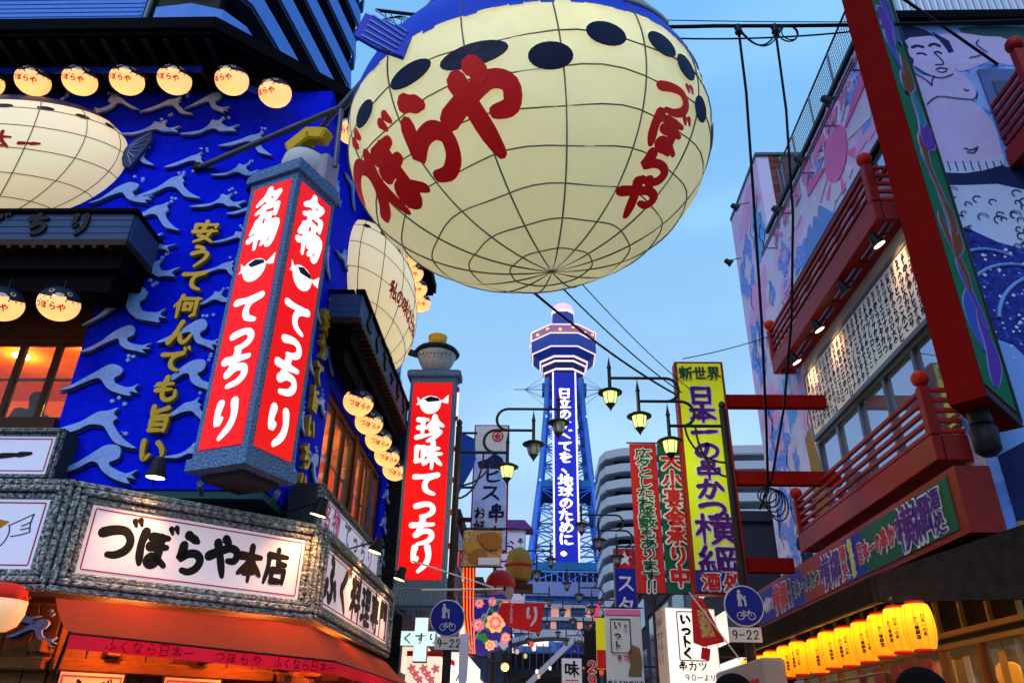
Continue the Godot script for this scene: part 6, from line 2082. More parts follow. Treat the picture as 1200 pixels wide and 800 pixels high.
	lathe(st, [[0.08, 0.0], [0.13, 0.05], [0.15, 0.15], [0.13, 0.26], [0.08, 0.30]], 16, Transform3D(Basis.IDENTITY, Vector3(5.75, 2.08, -10.2)))
	part(st, "shade", M.lantern_yellow, t)
	st = new_st()
	tube(st, [Vector3(5.75, 2.38, -10.2), Vector3(5.75, 3.0, -10.2)], 0.008, 5)
	part(st, "hanger", M.black_metal, t)
	# ---- floodlights along the roof rail and below the upper balcony
	for k in 3:
		floodlight("unlit floodlight on the roof rail, %s from the crossing" % ["first", "second", "third"][k], Vector3(W - 0.42, 11.30, -9.9 - k * 1.55), Vector3(0.7, -0.7, 0.1), Vector3(W - 0.28, 11.40, -9.9 - k * 1.55))
	for k in 2:
		floodlight("unlit floodlight at the far mural edge, %s" % ["upper", "lower"][k], Vector3(W - 0.35, 13.6 - 0.9 * k, -15.9 - k * 1.2), Vector3(0.8, -0.6, 0), Vector3(W, 13.75 - 0.9 * k, -15.9 - k * 1.2))
	for k in 4:
		floodlight("lit spotlight over the menu board, %s from the crossing" % ["first", "second", "third", "last"][k], Vector3(5.10, 8.16, -9.6 - k * 1.35), Vector3(0.55, -1.0, 0.0), Vector3(5.30, 8.32, -9.6 - k * 1.35), k != 1, "spotlights over the menu board", 1.3)

func GLYPH_EXTRA(src: String) -> void:
	var pts := PackedVector2Array()
	for p in src.trim_prefix("~").split(" ", false):
		var xy := p.split(",")
		pts.append(Vector2(float(xy[0]), float(xy[1])))
	var c := PackedVector2Array()
	for i in pts.size() - 1:
		for k in 4:
			c.append(pts[i].cubic_interpolate(pts[i + 1], pts[maxi(i - 1, 0)], pts[mini(i + 2, pts.size() - 1)], k / 4.0))
	c.append(pts[-1])
	stroke_cache["mural_line"] = [c]

func far_tower() -> void:
	# observation tower at the end of the street, 176 m away
	var U := Vector3.UP
	var o := Vector3(6.75, 0, -176)
	var T := thing("observation_tower", "blue-lit steel observation tower with vertical white neon writing", "tower", o)
	var st: SurfaceTool
	# legs: four corner columns, splayed towards the foot
	var widths := [[0.0, 12.6], [20.0, 10.4], [35.0, 8.1], [55.0, 5.7], [73.0, 4.3], [80.0, 4.1]]
	for sx in [-1.0, 1.0]:
		for sz in [-1.0, 1.0]:
			var pts := []
			for w in widths: pts.append(o + Vector3(sx * w[1], w[0], sz * w[1]))
			st = new_st()
			tube(st, pts, 0.75, 4)
			part(st, "leg", M.tower_steel, T)
	# bracing between the legs, storey by storey
	var lv := []
	var y := 24.0
	while y < 79.0:
		lv.append(y)
		y += lerpf(6.0, 3.6, (y - 24.0) / 55.0)
	var half := func(h: float) -> float:
		for i in widths.size() - 1:
			if h <= widths[i + 1][0]:
				return lerpf(widths[i][1], widths[i + 1][1], (h - widths[i][0]) / (widths[i + 1][0] - widths[i][0]))
		return 4.1
	for i in lv.size() - 1:
		var a: float = half.call(lv[i])
		var b: float = half.call(lv[i + 1])
		st = new_st()
		for s in 4:
			var d: Vector3 = [Vector3(0, 0, 1), Vector3(0, 0, -1), Vector3(1, 0, 0), Vector3(-1, 0, 0)][s]
			var r: Vector3 = d.cross(U)
			var p0: Vector3 = o + U * lv[i] + d * a
			var p1: Vector3 = o + U * lv[i + 1] + d * b
			tube(st, [p0 - r * a, p0 + r * a], 0.22, 4)
			tube(st, [p0 - r * a, p1 + r * b], 0.15, 4)
			tube(st, [p0 + r * a, p1 - r * b], 0.15, 4)
			tube(st, [p0, p1 + r * b], 0.12, 4)
			tube(st, [p0, p1 - r * b], 0.12, 4)
		part(st, "bracing", M.tower_steel, T)
	# ring platforms coloured teal
	for h in [33.6, 52.5]:
		var w: float = half.call(h) + 0.5
		st = new_st()
		bx(st, o + U * h, Vector3(2 * w, 1.6, 2 * w))
		part(st, "platform", mat("platform_teal", lin(0.02, 0.16, 0.26), 0.6), T)
	# lift shaft and sign panel
	st = new_st()
	bx(st, o + U * 55.0, Vector3(5.0, 50.0, 5.0))
	part(st, "lift_shaft", M.tower_blue, T)
	st = new_st()
	bx(st, o + Vector3(-0.2, 56.5, 8.2), Vector3(5.6, 46.0, 0.6), Basis(Vector3.RIGHT, 0.0))
	part(st, "sign_panel", mat("panel_blue", lin(0.02, 0.03, 0.30), 0.5, {"glow": Color(0.10, 0.14, 0.62), "power": 0.55}), T)
	for s in [-1.0, 1.0]:
		for k in 10:
			st = new_st()
			bx(st, o + Vector3(-0.2 + s * 2.7, 35.9 + k * 4.6, 8.6), Vector3(0.36, 4.5, 0.3))
			part(st, "neon_tube", M.tower_neon, T)
	var txt := "日立のすべてを、地球のために。"
	for i in txt.length():
		st = new_st()
		brush(st, txt[i], flat_place(o + Vector3(-0.2, 74.0 - i * 2.66, 8.52), Vector3(3.2, 0, 0), U * 2.6), 0.2)
		part(st, "neon_character", M.tower_neon, T)
	# octagonal observatory
	var oct := func(r: float, h: float) -> Array:
		var ring := []
		for k in 8:
			var a := -TAU * (k + 0.5) / 8
			ring.append(o + Vector3(cos(a) * r, h, sin(a) * r))
		return ring
	var steps := [["neck", 4.3, 74.5, 4.7, 80.3, M.tower_steel], ["neck_ring", 4.9, 80.3, 5.3, 81.9, M.tower_dark], ["neck_ring", 5.3, 82.3, 5.8, 83.9, M.tower_dark], ["neck_ring", 5.9, 84.3, 6.4, 85.4, M.tower_dark],
		["lower_deck_skirt", 6.9, 85.4, 8.5, 87.0, M.tower_blue], ["lower_deck", 8.6, 87.0, 8.9, 90.4, M.tower_glass], ["upper_deck", 8.6, 90.7, 8.8, 93.0, M.tower_rose], ["roof", 8.9, 93.0, 3.4, 96.4, M.tower_blue], ["penthouse", 3.0, 96.4, 3.0, 100.0, M.tower_glass]]
	for s in steps:
		st = new_st()
		loft(st, [oct.call(s[1], s[2]), oct.call(s[3], s[4])], true, true)
		part(st, s[0], s[5], T)
	for s in [[5.5, 81.9, 0.45], [6.0, 83.9, 0.45], [6.6, 85.0, 0.5], [8.75, 86.9, 0.22], [9.05, 90.4, 0.26], [9.1, 92.9, 0.18]]:
		st = new_st()
		loft(st, [oct.call(s[0], s[1]), oct.call(s[0], s[1] + s[2])], true, true)
		part(st, "neon_ring_light", M.tower_neon, T)
	# window bars of the lower deck
	for k in 8:
		var a := -TAU * (k + 0.5) / 8
		var b := -TAU * (k + 1.5) / 8
		for j in 5:
			var f := (j + 0.5) / 5.0
			var p := Vector3(cos(a), 0, sin(a)).lerp(Vector3(cos(b), 0, sin(b)), f)
			st = new_st()
			bx(st, o + p * 8.8 + U * 88.8, Vector3(0.16, 3.0, 0.16))
			part(st, "window_bar", M.tower_blue, T)
	for k in 16:
		var a := TAU * k / 16.0 + 0.12
		st = new_st()
		bx(st, o + Vector3(cos(a) * 8.45, 91.5 + 0.6 * (k % 2), sin(a) * 8.45), Vector3(0.7, 0.35, 0.7))
		part(st, "deck_lamp", M.tower_lampspot, T)
	st = new_st()
	lathe(st, [[2.9, 100.0], [2.95, 101.0], [2.6, 102.3], [1.6, 103.1], [0.4, 103.4]], 20, Transform3D(Basis.IDENTITY, o))
	part(st, "weather_dome_light", M.tower_pink, T)
	st = new_st()
	lathe(st, [[2.98, 99.8], [3.02, 100.5]], 20, Transform3D(Basis.IDENTITY, o))
	part(st, "dome_ring_light", M.tower_neon, T)
	# blue floodlights standing off the frame
	for q in [[-9.5, 34.0], [9.5, 34.0], [-6.0, 51.0], [6.0, 51.0], [-4.6, 66.0], [4.6, 66.0]]:
		var lp: Vector3 = o + Vector3(q[0], q[1], 14.0)
		st = new_st()
		bx(st, lp, Vector3(0.4, 0.3, 0.4))
		part(st, "floodlight_head", M.tower_flood, T)
		st = new_st()
		tube(st, [lp, o + Vector3(q[0] * 0.9, q[1] - 0.6, 4.0)], 0.06, 4)
		part(st, "floodlight_arm", M.tower_dark, T)
		var fl := OmniLight3D.new()
		fl.light_color = Color(0.28, 0.52, 1.0)
		fl.light_energy = 30.0
		fl.light_size = 0.4
		fl.omni_range = 60.0
		fl.omni_attenuation = 2.0
		fl.shadow_enabled = true
		T.add_child(fl)
		fl.position = lp + Vector3(0, 0, -0.6) - T.position
	# side spars with stays
	for s in [-1.0, 1.0]:
		st = new_st()
		var tip := o + Vector3(s * 12.5, 77.8, 2)
		tube(st, [o + Vector3(s * 3.5, 77.8, 2), tip], 0.10, 4)
		for q in [82.0, 80.0, 75.5, 73.0]:
			tube(st, [o + Vector3(s * 4.2, q, 2), o + Vector3(s * 9.8, 77.8, 2)], 0.06, 3)
		for q in [-5.0, 5.0]:
			tube(st, [o + Vector3(s * 4.2, 77.8, q), o + Vector3(s * 9.8, 77.8, 2)], 0.06, 3)
		part(st, "side_spar", M.tower_dark, T)
		st = new_st()
		bx(st, o + Vector3(s * 4.7, 77.6, 2), Vector3(1.6, 2.6, 3.0))
		part(st, "spar_mount", M.tower_blue, T)
	# low building round the foot
	var P := thing("tower_base_building", "low blue-glowing entrance building under the observation tower", "building", Vector3(5.5, 0, -150))
	st = new_st()
	bb(st, Vector3(-4, 0, -146), Vector3(16, 24, -168))
	part(st, "block", M.tower_base, P)
	for k in 4:
		st = new_st()
		bb(st, Vector3(-5 + k * 0.2, 17.6 + k * 2.2, -145.4), Vector3(17 - k * 0.2, 18.2 + k * 2.2, -146))
		part(st, "floor_band", M.far_white, P)
	for k in 16:
		st = new_st()
		bb(st, Vector3(-3.4 + k * 1.2, 18.4, -145.8), Vector3(-2.4 + k * 1.2, 19.6, -146))
		part(st, "window", M.tower_amber if k % 4 == 1 else M.far_glass, P)
	st = new_st()
	bb(st, Vector3(-5, 24, -145), Vector3(17, 26.5, -145.6))
	for k in 20: bb(st, Vector3(-5 + k * 1.1, 26.5, -145.1), Vector3(-4.8 + k * 1.1, 28.2, -145.4))
	bb(st, Vector3(-5, 28.2, -145), Vector3(17, 28.5, -145.5))
	part(st, "roof_railing", M.tower_rail, P)
	# lit sign boards and glass on the base building
	for q in [[-3.0, 3.6, 12.5, 14.4, 0], [4.2, 10.4, 12.8, 15.6, 1], [-2.6, 2.2, 15.4, 16.8, 2], [3.2, 9.0, 16.2, 17.2, 2], [9.6, 14.0, 14.0, 19.4, 3], [10.6, 14.0, 20.0, 22.6, 3]]:
		st = new_st()
		bb(st, Vector3(q[0], q[2], -145.0), Vector3(q[1], q[3], -145.7))
		part(st, "sign_board", [M.far_glass, M.flower_panel, M.lightbox_white, M.tower_redsign][q[4]], P)
	for k in 9:
		st = new_st()
		bb(st, Vector3(-3.6 + k * 2.1, 20.2, -145.75), Vector3(-2.2 + k * 2.1, 22.6, -146))
		part(st, "window", M.tower_amber if k in [1, 3, 4, 6] else M.far_glass, P)
	# footbridge with a slanting stair in front
	var G := thing("footbridge", "grey arched footbridge with a slanting stair far down the street", "bridge", Vector3(2, 0, -60))
	var arch := []
	for k in 13:
		var f := k / 12.0
		var y0 := 7.2 + 0.6 * sin(PI * f)
		arch.append([Vector3(-2.2 + 7.0 * f, y0, -59), Vector3(-2.2 + 7.0 * f, y0 + 0.32, -59), Vector3(-2.2 + 7.0 * f, y0 + 0.32, -62), Vector3(-2.2 + 7.0 * f, y0, -62)])
	st = new_st()
	loft(st, arch, true, true)
	part(st, "roof", M.far_white, G)
	for k in 14:
		st = new_st()
		bb(st, Vector3(-2.0 + 0.5 * k, 5.6, -59.1), Vector3(-1.94 + 0.5 * k, 7.3, -59.2))
		part(st, "baluster", M.steel_grey, G)
	st = new_st()
	bb(st, Vector3(-2.2, 5.2, -59), Vector3(4.8, 5.6, -62))
	part(st, "deck", M.far_wall_dark, G)
	st = new_st()
	loft(st, [[Vector3(-0.9, 4.0, -58), Vector3(-0.9, 4.5, -58), Vector3(-0.9, 4.5, -58.6), Vector3(-0.9, 4.0, -58.6)], [Vector3(3.0, 7.6, -58), Vector3(3.0, 8.1, -58), Vector3(3.0, 8.1, -58.6), Vector3(3.0, 7.6, -58.6)]], true, true)
	part(st, "stair_parapet", M.far_white, G)
	st = new_st()
	bb(st, Vector3(-2.2, 0, -63), Vector3(4.8, 7.0, -63.4))  # dark sheet added to stand for the darkness beneath the bridge
	part(st, "darkness_sheet", M.far_wall_dark, G)
	for x in [-2.2, 4.4]:
		st = new_st()
		bb(st, Vector3(x, 0, -59.6), Vector3(x + 0.4, 5.2, -60.4))
		part(st, "pier", M.far_wall, G)
	var rng := RandomNumberGenerator.new()
	rng.seed = 31
	for k in 11:
		var far := thing("market_lantern", "small glowing lantern strung across the far end of the street", "lantern", Vector3.ZERO, "lanterns strung across the far street")
		var c := Vector3(rng.randf_range(-1.5, 3.8), rng.randf_range(3.9, 6.0), rng.randf_range(-34, -56))
		c.y = 1.5 + (c.y - 1.5) * absf(c.z) / 45.0
		far.position = c
		var h := new_st()
		lathe(h, [[0.05, -0.12], [0.095, -0.06], [0.095, 0.06], [0.05, 0.12]], 10)
		part(h, "shade", [M.neon_soft, M.lantern_cream, M.lightbox_white][k % 3], far, true)
		h = new_st()
		tube(h, [Vector3(0, 0.12, 0), Vector3(0, 0.5, 0)], 0.012, 4)
		part(h, "hanger", M.black_metal, far, true)

func plain_building(called: String, label: String, lo: Vector3, hi: Vector3, m: Material, face: int, floors: int, bays: int, lit: int, rng: RandomNumberGenerator) -> void:
	# face 1: shows its +x side to the street, -1: its -x side
	var t := thing(called, label, "building", Vector3((lo.x + hi.x) * 0.5, 0, (lo.z + hi.z) * 0.5), "shop houses along the street")
	var st := new_st()
	bb(st, lo, hi)
	part(st, "block", m, t)
	var x := hi.x if face == 1 else lo.x
	var fh := (hi.y - 3.0) / floors
	var bw := (hi.z - lo.z) / bays
	for f in floors:
		for b in bays:
			var y := 3.2 + fh * f
			var z := lo.z + bw * (b + 0.15)
			st = new_st()
			bb(st, Vector3(x - 0.02 * face, y + fh * 0.2, z), Vector3(x + 0.05 * face, y + fh * 0.75, z + bw * 0.7))
			part(st, "window", M.shop_glow if rng.randi() % 10 < lit else M.far_glass, t)
	st = new_st()
	bb(st, Vector3(minf(lo.x, hi.x) - 0.1, hi.y, lo.z - 0.1), Vector3(hi.x + 0.1, hi.y + 0.25, hi.z + 0.1))
	part(st, "parapet", M.far_wall_dark, t)
	st = new_st()
	bb(st, Vector3(x + 0.02 * face, 2.55, lo.z + 0.15), Vector3(x + 0.35 * face, 3.15, hi.z - 0.15))
	part(st, "shop_sign", [M.shop_glow, M.banner_red, M.lightbox_white][rng.randi() % 3], t)
	st = new_st()
	bb(st, Vector3(x + 0.02 * face, 0.2, lo.z + 0.4), Vector3(x + 0.06 * face, 2.4, hi.z - 0.4))
	part(st, "shop_window", M.shop_glow, t)

func banner(label: String, c: Vector3, w: float, h: float, m: Material) -> Node3D:
	var t := thing("hanging_banner", label, "banner", c - Vector3.UP * h * 0.5, "cloth banners along the street")
	var st := new_st()
	st.set_smooth_group(1)
	for i in 10:
		for j in 4:
			var q := []
			for e in [[0, 0], [1, 0], [1, 1], [0, 1]]:
				var u: float = (j + e[0]) / 4.0
				var v: float = (i + e[1]) / 10.0
				q.append(c + Vector3((u - 0.5) * w, (0.5 - v) * h, 0.012 * sin(v * 6.0 + u * 2.0)))
			quad(st, q[0], q[1], q[2], q[3])
	part(st, "cloth", m, t)
	st = new_st()
	tube(st, [c + Vector3(-w * 0.5 - 0.05, h * 0.5 + 0.02, 0), c + Vector3(w * 0.5 + 0.05, h * 0.5 + 0.02, 0)], 0.014, 6)
	tube(st, [c + Vector3(-w * 0.5 - 0.03, -h * 0.5 - 0.01, 0), c + Vector3(w * 0.5 + 0.03, -h * 0.5 - 0.01, 0)], 0.012, 6)
	part(st, "rod", M.black_metal, t)
	return t

func street_things() -> void:
	var U := Vector3.UP
	var R := Vector3.RIGHT
	var st: SurfaceTool
	var t: Node3D
	# ---- lamps
	var ls := [[-1.43, -13.1, 1, [false, false, true], "nearest street lamp on the restaurant side, its lowest lantern lit"], [3.05, -11.7, -1, [true, true, true], "nearest street lamp before the yellow sign, all three lanterns lit"], [3.05, -20.7, -1, [false, false, false], "second street lamp behind the yellow sign"], [-1.36, -25.4, 1, [false, false, false], "second street lamp past the flower panel"],
		[2.98, -29.8, -1, [false, false, false], "third street lamp on the banner side"], [-1.28, -34.0, 1, [false, false, false], "third street lamp on the restaurant side"], [3.05, -36.8, -1, [false, false, false], "fourth street lamp on the banner side"], [-1.28, -41.0, 1, [false, false, false], "fourth street lamp on the restaurant side"], [3.05, -45.5, -1, [false, false, false], "farthest street lamp on the banner side"]]
	for l in ls:
		street_lamp(l[4], Vector3(l[0], 0, l[1]), float(l[2]), l[3], 6.5 if l[2] == 1 else 6.3)
	round_sign("round blue walking and cycling sign on the pole by the pharmacy cross", Vector3(-1.44, 3.14, -12.96), "round blue path signs")
	hours_plate("white hours plate on the pole by the pharmacy cross", Vector3(-1.40, 2.76, -12.97), "hours plates under the blue signs")
	round_sign("round blue walking and cycling sign on the pole by the yellow sign", Vector3(2.99, 3.19, -11.56), "round blue path signs")
	hours_plate("white hours plate on the pole by the yellow sign", Vector3(2.97, 2.80, -11.57), "hours plates under the blue signs")

	# ---- yellow vertical sign and its red brackets
	var c := Vector3(3.08, 5.74, -13.3)
	t = box_sign("vertical_sign", "tall yellow sign with purple outlined characters and red frame", c, 0.92, 4.28, 0.26, M.sign_yellow, M.red_wood, Basis.IDENTITY, 0.05)
	var f := c + Vector3(0, 0, 0.141)
	write("新世界", f + Vector3(-0.26, 1.88, 0), R * 0.25, U * 0.26, R * 0.26, 0.13, M.green_ink, t, "character", 0.0, M.yellow_ink, 0.28)
	write("日本一の串かつ", f + Vector3(-0.02, 1.42, 0), R * 0.50, U * 0.36, U * -0.358, 0.2, M.purple_ink, t, "character", 0.0, M.lilac_white, 0.30)
	write("横綱", f + Vector3(0.0, -1.06, 0), R * 0.70, U * 0.52, U * -0.55, 0.12, M.purple_ink, t, "character", 0.0, M.lilac_white, 0.22)
	st = new_st()
	bx(st, c + Vector3(0, -1.93, 0.146), Vector3(0.84, 0.36, 0.012))
	part(st, "foot_panel", M.band_blue, t)
	write("酒処", f + Vector3(-0.17, -1.94, 0.014), R * 0.30, U * 0.30, R * 0.36, 0.14, M.red_ink, t, "character", 0.0, M.lilac_white, 0.26)
	for y in [7.10, 5.62, 4.10]:
		st = new_st()
		bb(st, Vector3(3.54, y - 0.12, -13.22), Vector3(4.35 if y < 5.0 else 5.4, y + 0.12, -13.38))
		part(st, "bracket", M.red_box, t)
	# ---- pair of cloth banners
	t = banner("red hanging banner with green outlined characters", Vector3(2.0, 5.06, -13.75), 0.50, 2.72, M.banner_red)
	write("広々としたお座敷もあります", Vector3(2.0, 6.22, -13.735), R * 0.32, U * 0.19, U * -0.186, 0.165, M.green_ink, t, "character", 0.0, M.lilac_white, 0.34)
	write("!!", Vector3(1.955, 3.80, -13.735), R * 0.14, U * 0.20, R * 0.10, 0.2, M.green_ink, t, "character", 0.0, M.lilac_white, 0.40)
	t = banner("green hanging banner with red outlined characters beside the red banner", Vector3(2.51, 5.06, -13.75), 0.48, 2.72, M.banner_green)
	write("大小宴会承り中", Vector3(2.51, 6.08, -13.735), R * 0.37, U * 0.33, U * -0.35, 0.19, M.red_ink, t, "character", 0.0, M.lilac_white, 0.32)
	# ---- white lit corner box
	c = Vector3(2.62, 2.85, -14.2)
	t = box_sign("lightbox_sign", "white lit box sign with black brush writing and red seal", c, 0.90, 1.28, 0.60, M.lightbox_white, M.board_white, Basis(U, 0.12), 0.02)
	var bz := Basis(U, 0.12)
	var o := c + bz.z * 0.316
	st = new_st()
	for s in [-1.0, 1.0]:
		bx(st, o + bz.x * 0.24 * s + U * 0.18, Vector3(0.016, 0.78, 0.006), bz)
		bx(st, o + U * (0.18 + 0.39 * s), Vector3(0.464, 0.016, 0.006), bz)
	part(st, "ink_frame", M.ink, t)
	write("いっトく", o + bz.x * -0.10 + U * 0.44, bz.x * 0.20, U * 0.18, U * -0.18, 0.24, M.ink, t)
	write("かつの", o + bz.x * 0.14 + U * 0.46, bz.x * 0.09, U * 0.09, U * -0.10, 0.13, M.ink, t)
	write("串カツ", o + bz.x * -0.2 + U * -0.30, bz.x * 0.15, U * 0.14, bz.x * 0.17, 0.15, M.ink, t)
	write("90円より".replace("円", "一"), o + bz.x * -0.14 + U * -0.47, bz.x * 0.10, U * 0.10, bz.x * 0.11, 0.13, M.ink, t)
	st = new_st()
	bx(st, o + bz.x * 0.21 + U * -0.10, Vector3(0.15, 0.19, 0.008), bz * Basis(Vector3(0, 0, 1), -0.2))
	part(st, "seal", M.red_ink, t)
	for q in 2:
		write("いっトく", c + bz.x * -0.455 + bz.z * (0.05 - 0.2 * q) + U * 0.42, bz.z * 0.16, U * 0.16, U * -0.2, 0.15, M.ink, t)
	st = new_st()
	bb(st, c + Vector3(0.45, -0.1, -0.15), Vector3(5.4, c.y + 0.05, c.z - 0.25))
	part(st, "bracket", M.black_metal, t)
	# red flag leaning beside the box
	t = thing("small_flag", "small red flag leaning out beside the white lit box", "flag", Vector3(2.95, 2.8, -13.0))
	st = new_st()
	slab(st, PackedVector2Array([Vector2(-0.24, 0.30), Vector2(-0.06, 0.34), Vector2(0.24, -0.34), Vector2(-0.10, -0.42), Vector2(-0.26, -0.36)]), Vector3(2.78, 3.2, -13.1), R, U, 0.008)
	part(st, "cloth", M.banner_red, t)
	st = new_st()
	slab(st, PackedVector2Array([Vector2(-0.16, 0.14), Vector2(-0.02, 0.16), Vector2(0.10, -0.26), Vector2(-0.12, -0.28)]), Vector3(2.78, 3.2, -13.088), R, U, 0.004)
	part(st, "print", mat("food_print", Color.WHITE, 0.6, {"tex": ntex(70, 0.03, [Color(0.45, 0.10, 0.03), Color(0.55, 0.26, 0.06), Color(0.62, 0.45, 0.20), Color(0.30, 0.10, 0.04), Color(0.5, 0.4, 0.4)], FastNoiseLite.TYPE_SIMPLEX, 256, true), "scale": 1.2}), t)
	st = new_st()
	tube(st, [Vector3(2.52, 3.62, -13.1), Vector3(3.2, 2.6, -13.0)], 0.012, 5)
	part(st, "pole", M.white_paint, t)
	# ---- white poster banner
	c = Vector3(1.72, 3.02, -16.0)
	t = banner("white poster banner with framed brush writing beside the lit box", c, 0.72, 1.46, M.white_sheet)
	st = new_st()
	bx(st, c + Vector3(0, 0.66, 0.03), Vector3(0.70, 0.10, 0.01))
	part(st, "head_strip", M.mural_rose, t)
	st = new_st()
	for s in [-1.0, 1.0]:
		bx(st, c + Vector3(0.19 * s - 0.06, 0.22, 0.03), Vector3(0.016, 0.62, 0.008))
		bx(st, c + Vector3(-0.06, 0.22 + 0.31 * s, 0.03), Vector3(0.37, 0.016, 0.008))
	part(st, "ink_frame", M.ink, t)
	write("いっト", c + Vector3(-0.12, 0.42, 0.03), R * 0.16, U * 0.16, U * -0.19, 0.15, M.ink, t)
	write("カツ", c + Vector3(0.04, 0.40, 0.03), R * 0.08, U * 0.08, U * -0.1, 0.13, M.ink, t)
	write("串カツ", c + Vector3(-0.10, -0.18, 0.03), R * 0.1, U * 0.1, R * 0.13, 0.16, M.red_ink, t)
	write("宴会予約受付中", c + Vector3(-0.30, -0.64, 0.03), R * 0.09, U * 0.11, R * 0.1, 0.12, M.ink, t)
	st = new_st()
	slab(st, PackedVector2Array([Vector2(0.05, -0.5), Vector2(0.10, -0.3), Vector2(0.06, -0.1), Vector2(0.16, 0.06), Vector2(0.30, 0.0), Vector2(0.33, -0.25), Vector2(0.30, -0.5)]), c + Vector3(0, 0, 0.026), R, U, 0.004)
	part(st, "brown_print", mat("print_brown", lin(0.20, 0.14, 0.08), 0.7), t)
	# ---- blue star sign, deeper in
	c = Vector3(2.50, 5.0, -22.2)
	t = box_sign("vertical_sign", "blue vertical sign with a red star panel on top", c, 0.62, 2.5, 0.25, mat("sign_navy", lin(0.012, 0.02, 0.20), 0.4, {"glow": Color(0.05, 0.08, 0.5), "power": 0.25}), M.steel_grey, Basis.IDENTITY, 0.03)
	st = new_st()
	bx(st, c + Vector3(0, 0.95, 0.145), Vector3(0.56, 0.52, 0.012))
	part(st, "star_panel", M.banner_red, t)
	var star := PackedVector2Array()
	for k in 10: star.append(Vector2.from_angle(PI / 2 + TAU * k / 10) * (0.22 if k % 2 == 0 else 0.09))
	st = new_st()
	slab(st, star, c + Vector3(0, 0.95, 0.155), R, U, 0.01)
	part(st, "star", M.white_sheet, t)
	write("スタ", c + Vector3(0, 0.3, 0.142), R * 0.46, U * 0.46, U * -0.62, 0.13, M.lilac_white, t)
	# ---- yellow-red and price banners farther on
	t = banner("narrow yellow and red price banner far down the street", Vector3(1.80, 3.7, -22.0), 0.36, 1.3, M.sign_yellow)
	st = new_st()
	bx(st, Vector3(1.80, 3.3, -21.97), Vector3(0.34, 0.46, 0.008))
	part(st, "red_panel", M.banner_red, t)
	t = banner("black banner with red price figures far down the street", Vector3(1.62, 3.45, -24.0), 0.42, 1.6, mat("banner_black", lin(0.012, 0.01, 0.012), 0.8))
	write("290", Vector3(1.62, 3.25, -23.98), R * 0.30, U * 0.32, U * -0.36, 0.18, M.red_ink, t, "character", 0.0, M.lilac_white, 0.30)
	t = box_sign("square_sign", "square white sign with one black brush character far down the street", Vector3(1.12, 3.28, -26.0), 0.66, 0.74, 0.12, M.white_sheet, M.steel_grey, Basis.IDENTITY, 0.02)
	write("味", Vector3(1.12, 3.32, -25.93), R * 0.46, U * 0.46, U, 0.14, M.ink, t)
	st = new_st()
	bx(st, Vector3(1.12, 3.0, -25.92), Vector3(0.4, 0.025, 0.008))
	part(st, "underline", M.red_ink, t)
	st = new_st()
	bb(st, Vector3(1.45, 3.4, -26.05), Vector3(4.4, 3.46, -25.97))
	part(st, "bracket", M.black_metal, t)

	# ---- restaurant-side signs farther on
	c = Vector3(-1.19, 7.1, -19.0)
	t = box_sign("vertical_sign", "white and blue vertical sign with black brush characters behind the near lamp", c, 0.92, 3.3, 0.28, mat("sign_paleblue", Color.WHITE, 0.4, {"tex": ntex(71, 0.012, [Color(0.25, 0.36, 0.72), Color(0.45, 0.52, 0.80), Color(0.55, 0.55, 0.78)]), "scale": 0.4, "glow": Color(0.5, 0.6, 1.0), "power": 0.12}), mat("sign_crimson", lin(0.28, 0.02, 0.06), 0.5), Basis.IDENTITY, 0.035)
	f = c + Vector3(0, 0, 0.152)
	st = new_st()
	bx(st, c + Vector3(0, 1.26, 0.147), Vector3(0.84, 0.66, 0.012))
	part(st, "head_panel", M.board_white, t)
	var ring := PackedVector2Array()
	for k in 21: ring.append(Vector2(0.5, 0.5) + Vector2.from_angle(TAU * k / 20) * 0.4)
	stroke_cache["ring"] = [ring]
	st = new_st()
	brush(st, "ring", flat_place(f + Vector3(0.16, 1.32, 0.006), R * 0.34, U * 0.34), 0.12, 0.0, true)
	brush(st, "会", flat_place(f + Vector3(0.16, 1.32, 0.008), R * 0.2, U * 0.2), 0.16)
	part(st, "round_mark", M.red_ink, t)
	st = new_st()
	slab(st, PackedVector2Array([Vector2(-0.34, 0.62), Vector2(-0.1, 0.70), Vector2(0.1, 0.86), Vector2(0.30, 0.72), Vector2(0.40, 0.44), Vector2(-0.3, 0.44)]), f + Vector3(0, 0, 0.004), R, U, 0.004)
	part(st, "brush_figure", M.mural_navy, t)
	write("ビス", f + Vector3(0.08, 0.28, 0), R * 0.5, U * 0.42, Vector3(-0.06, -0.46, 0), 0.16, M.mural_navy, t)
	write("串", f + Vector3(0.18, -0.72, 0), R * 0.44, U * 0.44, U, 0.16, M.mural_navy, t, "character", 0.0, M.lilac_white, 0.30)
	write("お好", f + Vector3(-0.24, -0.72, 0), R * 0.28, U * 0.28, U * -0.32, 0.15, M.mural_navy, t, "character", 0.0, M.lilac_white, 0.30)
	write("カ", f + Vector3(0.18, -1.2, 0), R * 0.36, U * 0.32, U, 0.16, M.mural_navy, t, "character", 0.0, M.lilac_white, 0.30)
	st = new_st()
	for y in [6.2, 8.3]:
		st = new_st()
		bb(st, Vector3(-2.8, y, -19.05), Vector3(-1.65, y + 0.10, -18.95))
		part(st, "bracket", M.lamp_iron, t)
	# food picture banner on the pole
	c = Vector3(-0.92, 4.28, -13.05)
	t = banner("food picture banner on the near lamp pole", c, 0.66, 0.60, M.food_print)
	st = new_st()
	tube(st, [Vector3(-1.42, 4.62, -13.08), Vector3(-0.32, 4.62, -13.05)], 0.016, 6)
	part(st, "pole_arm", M.lamp_iron, t)
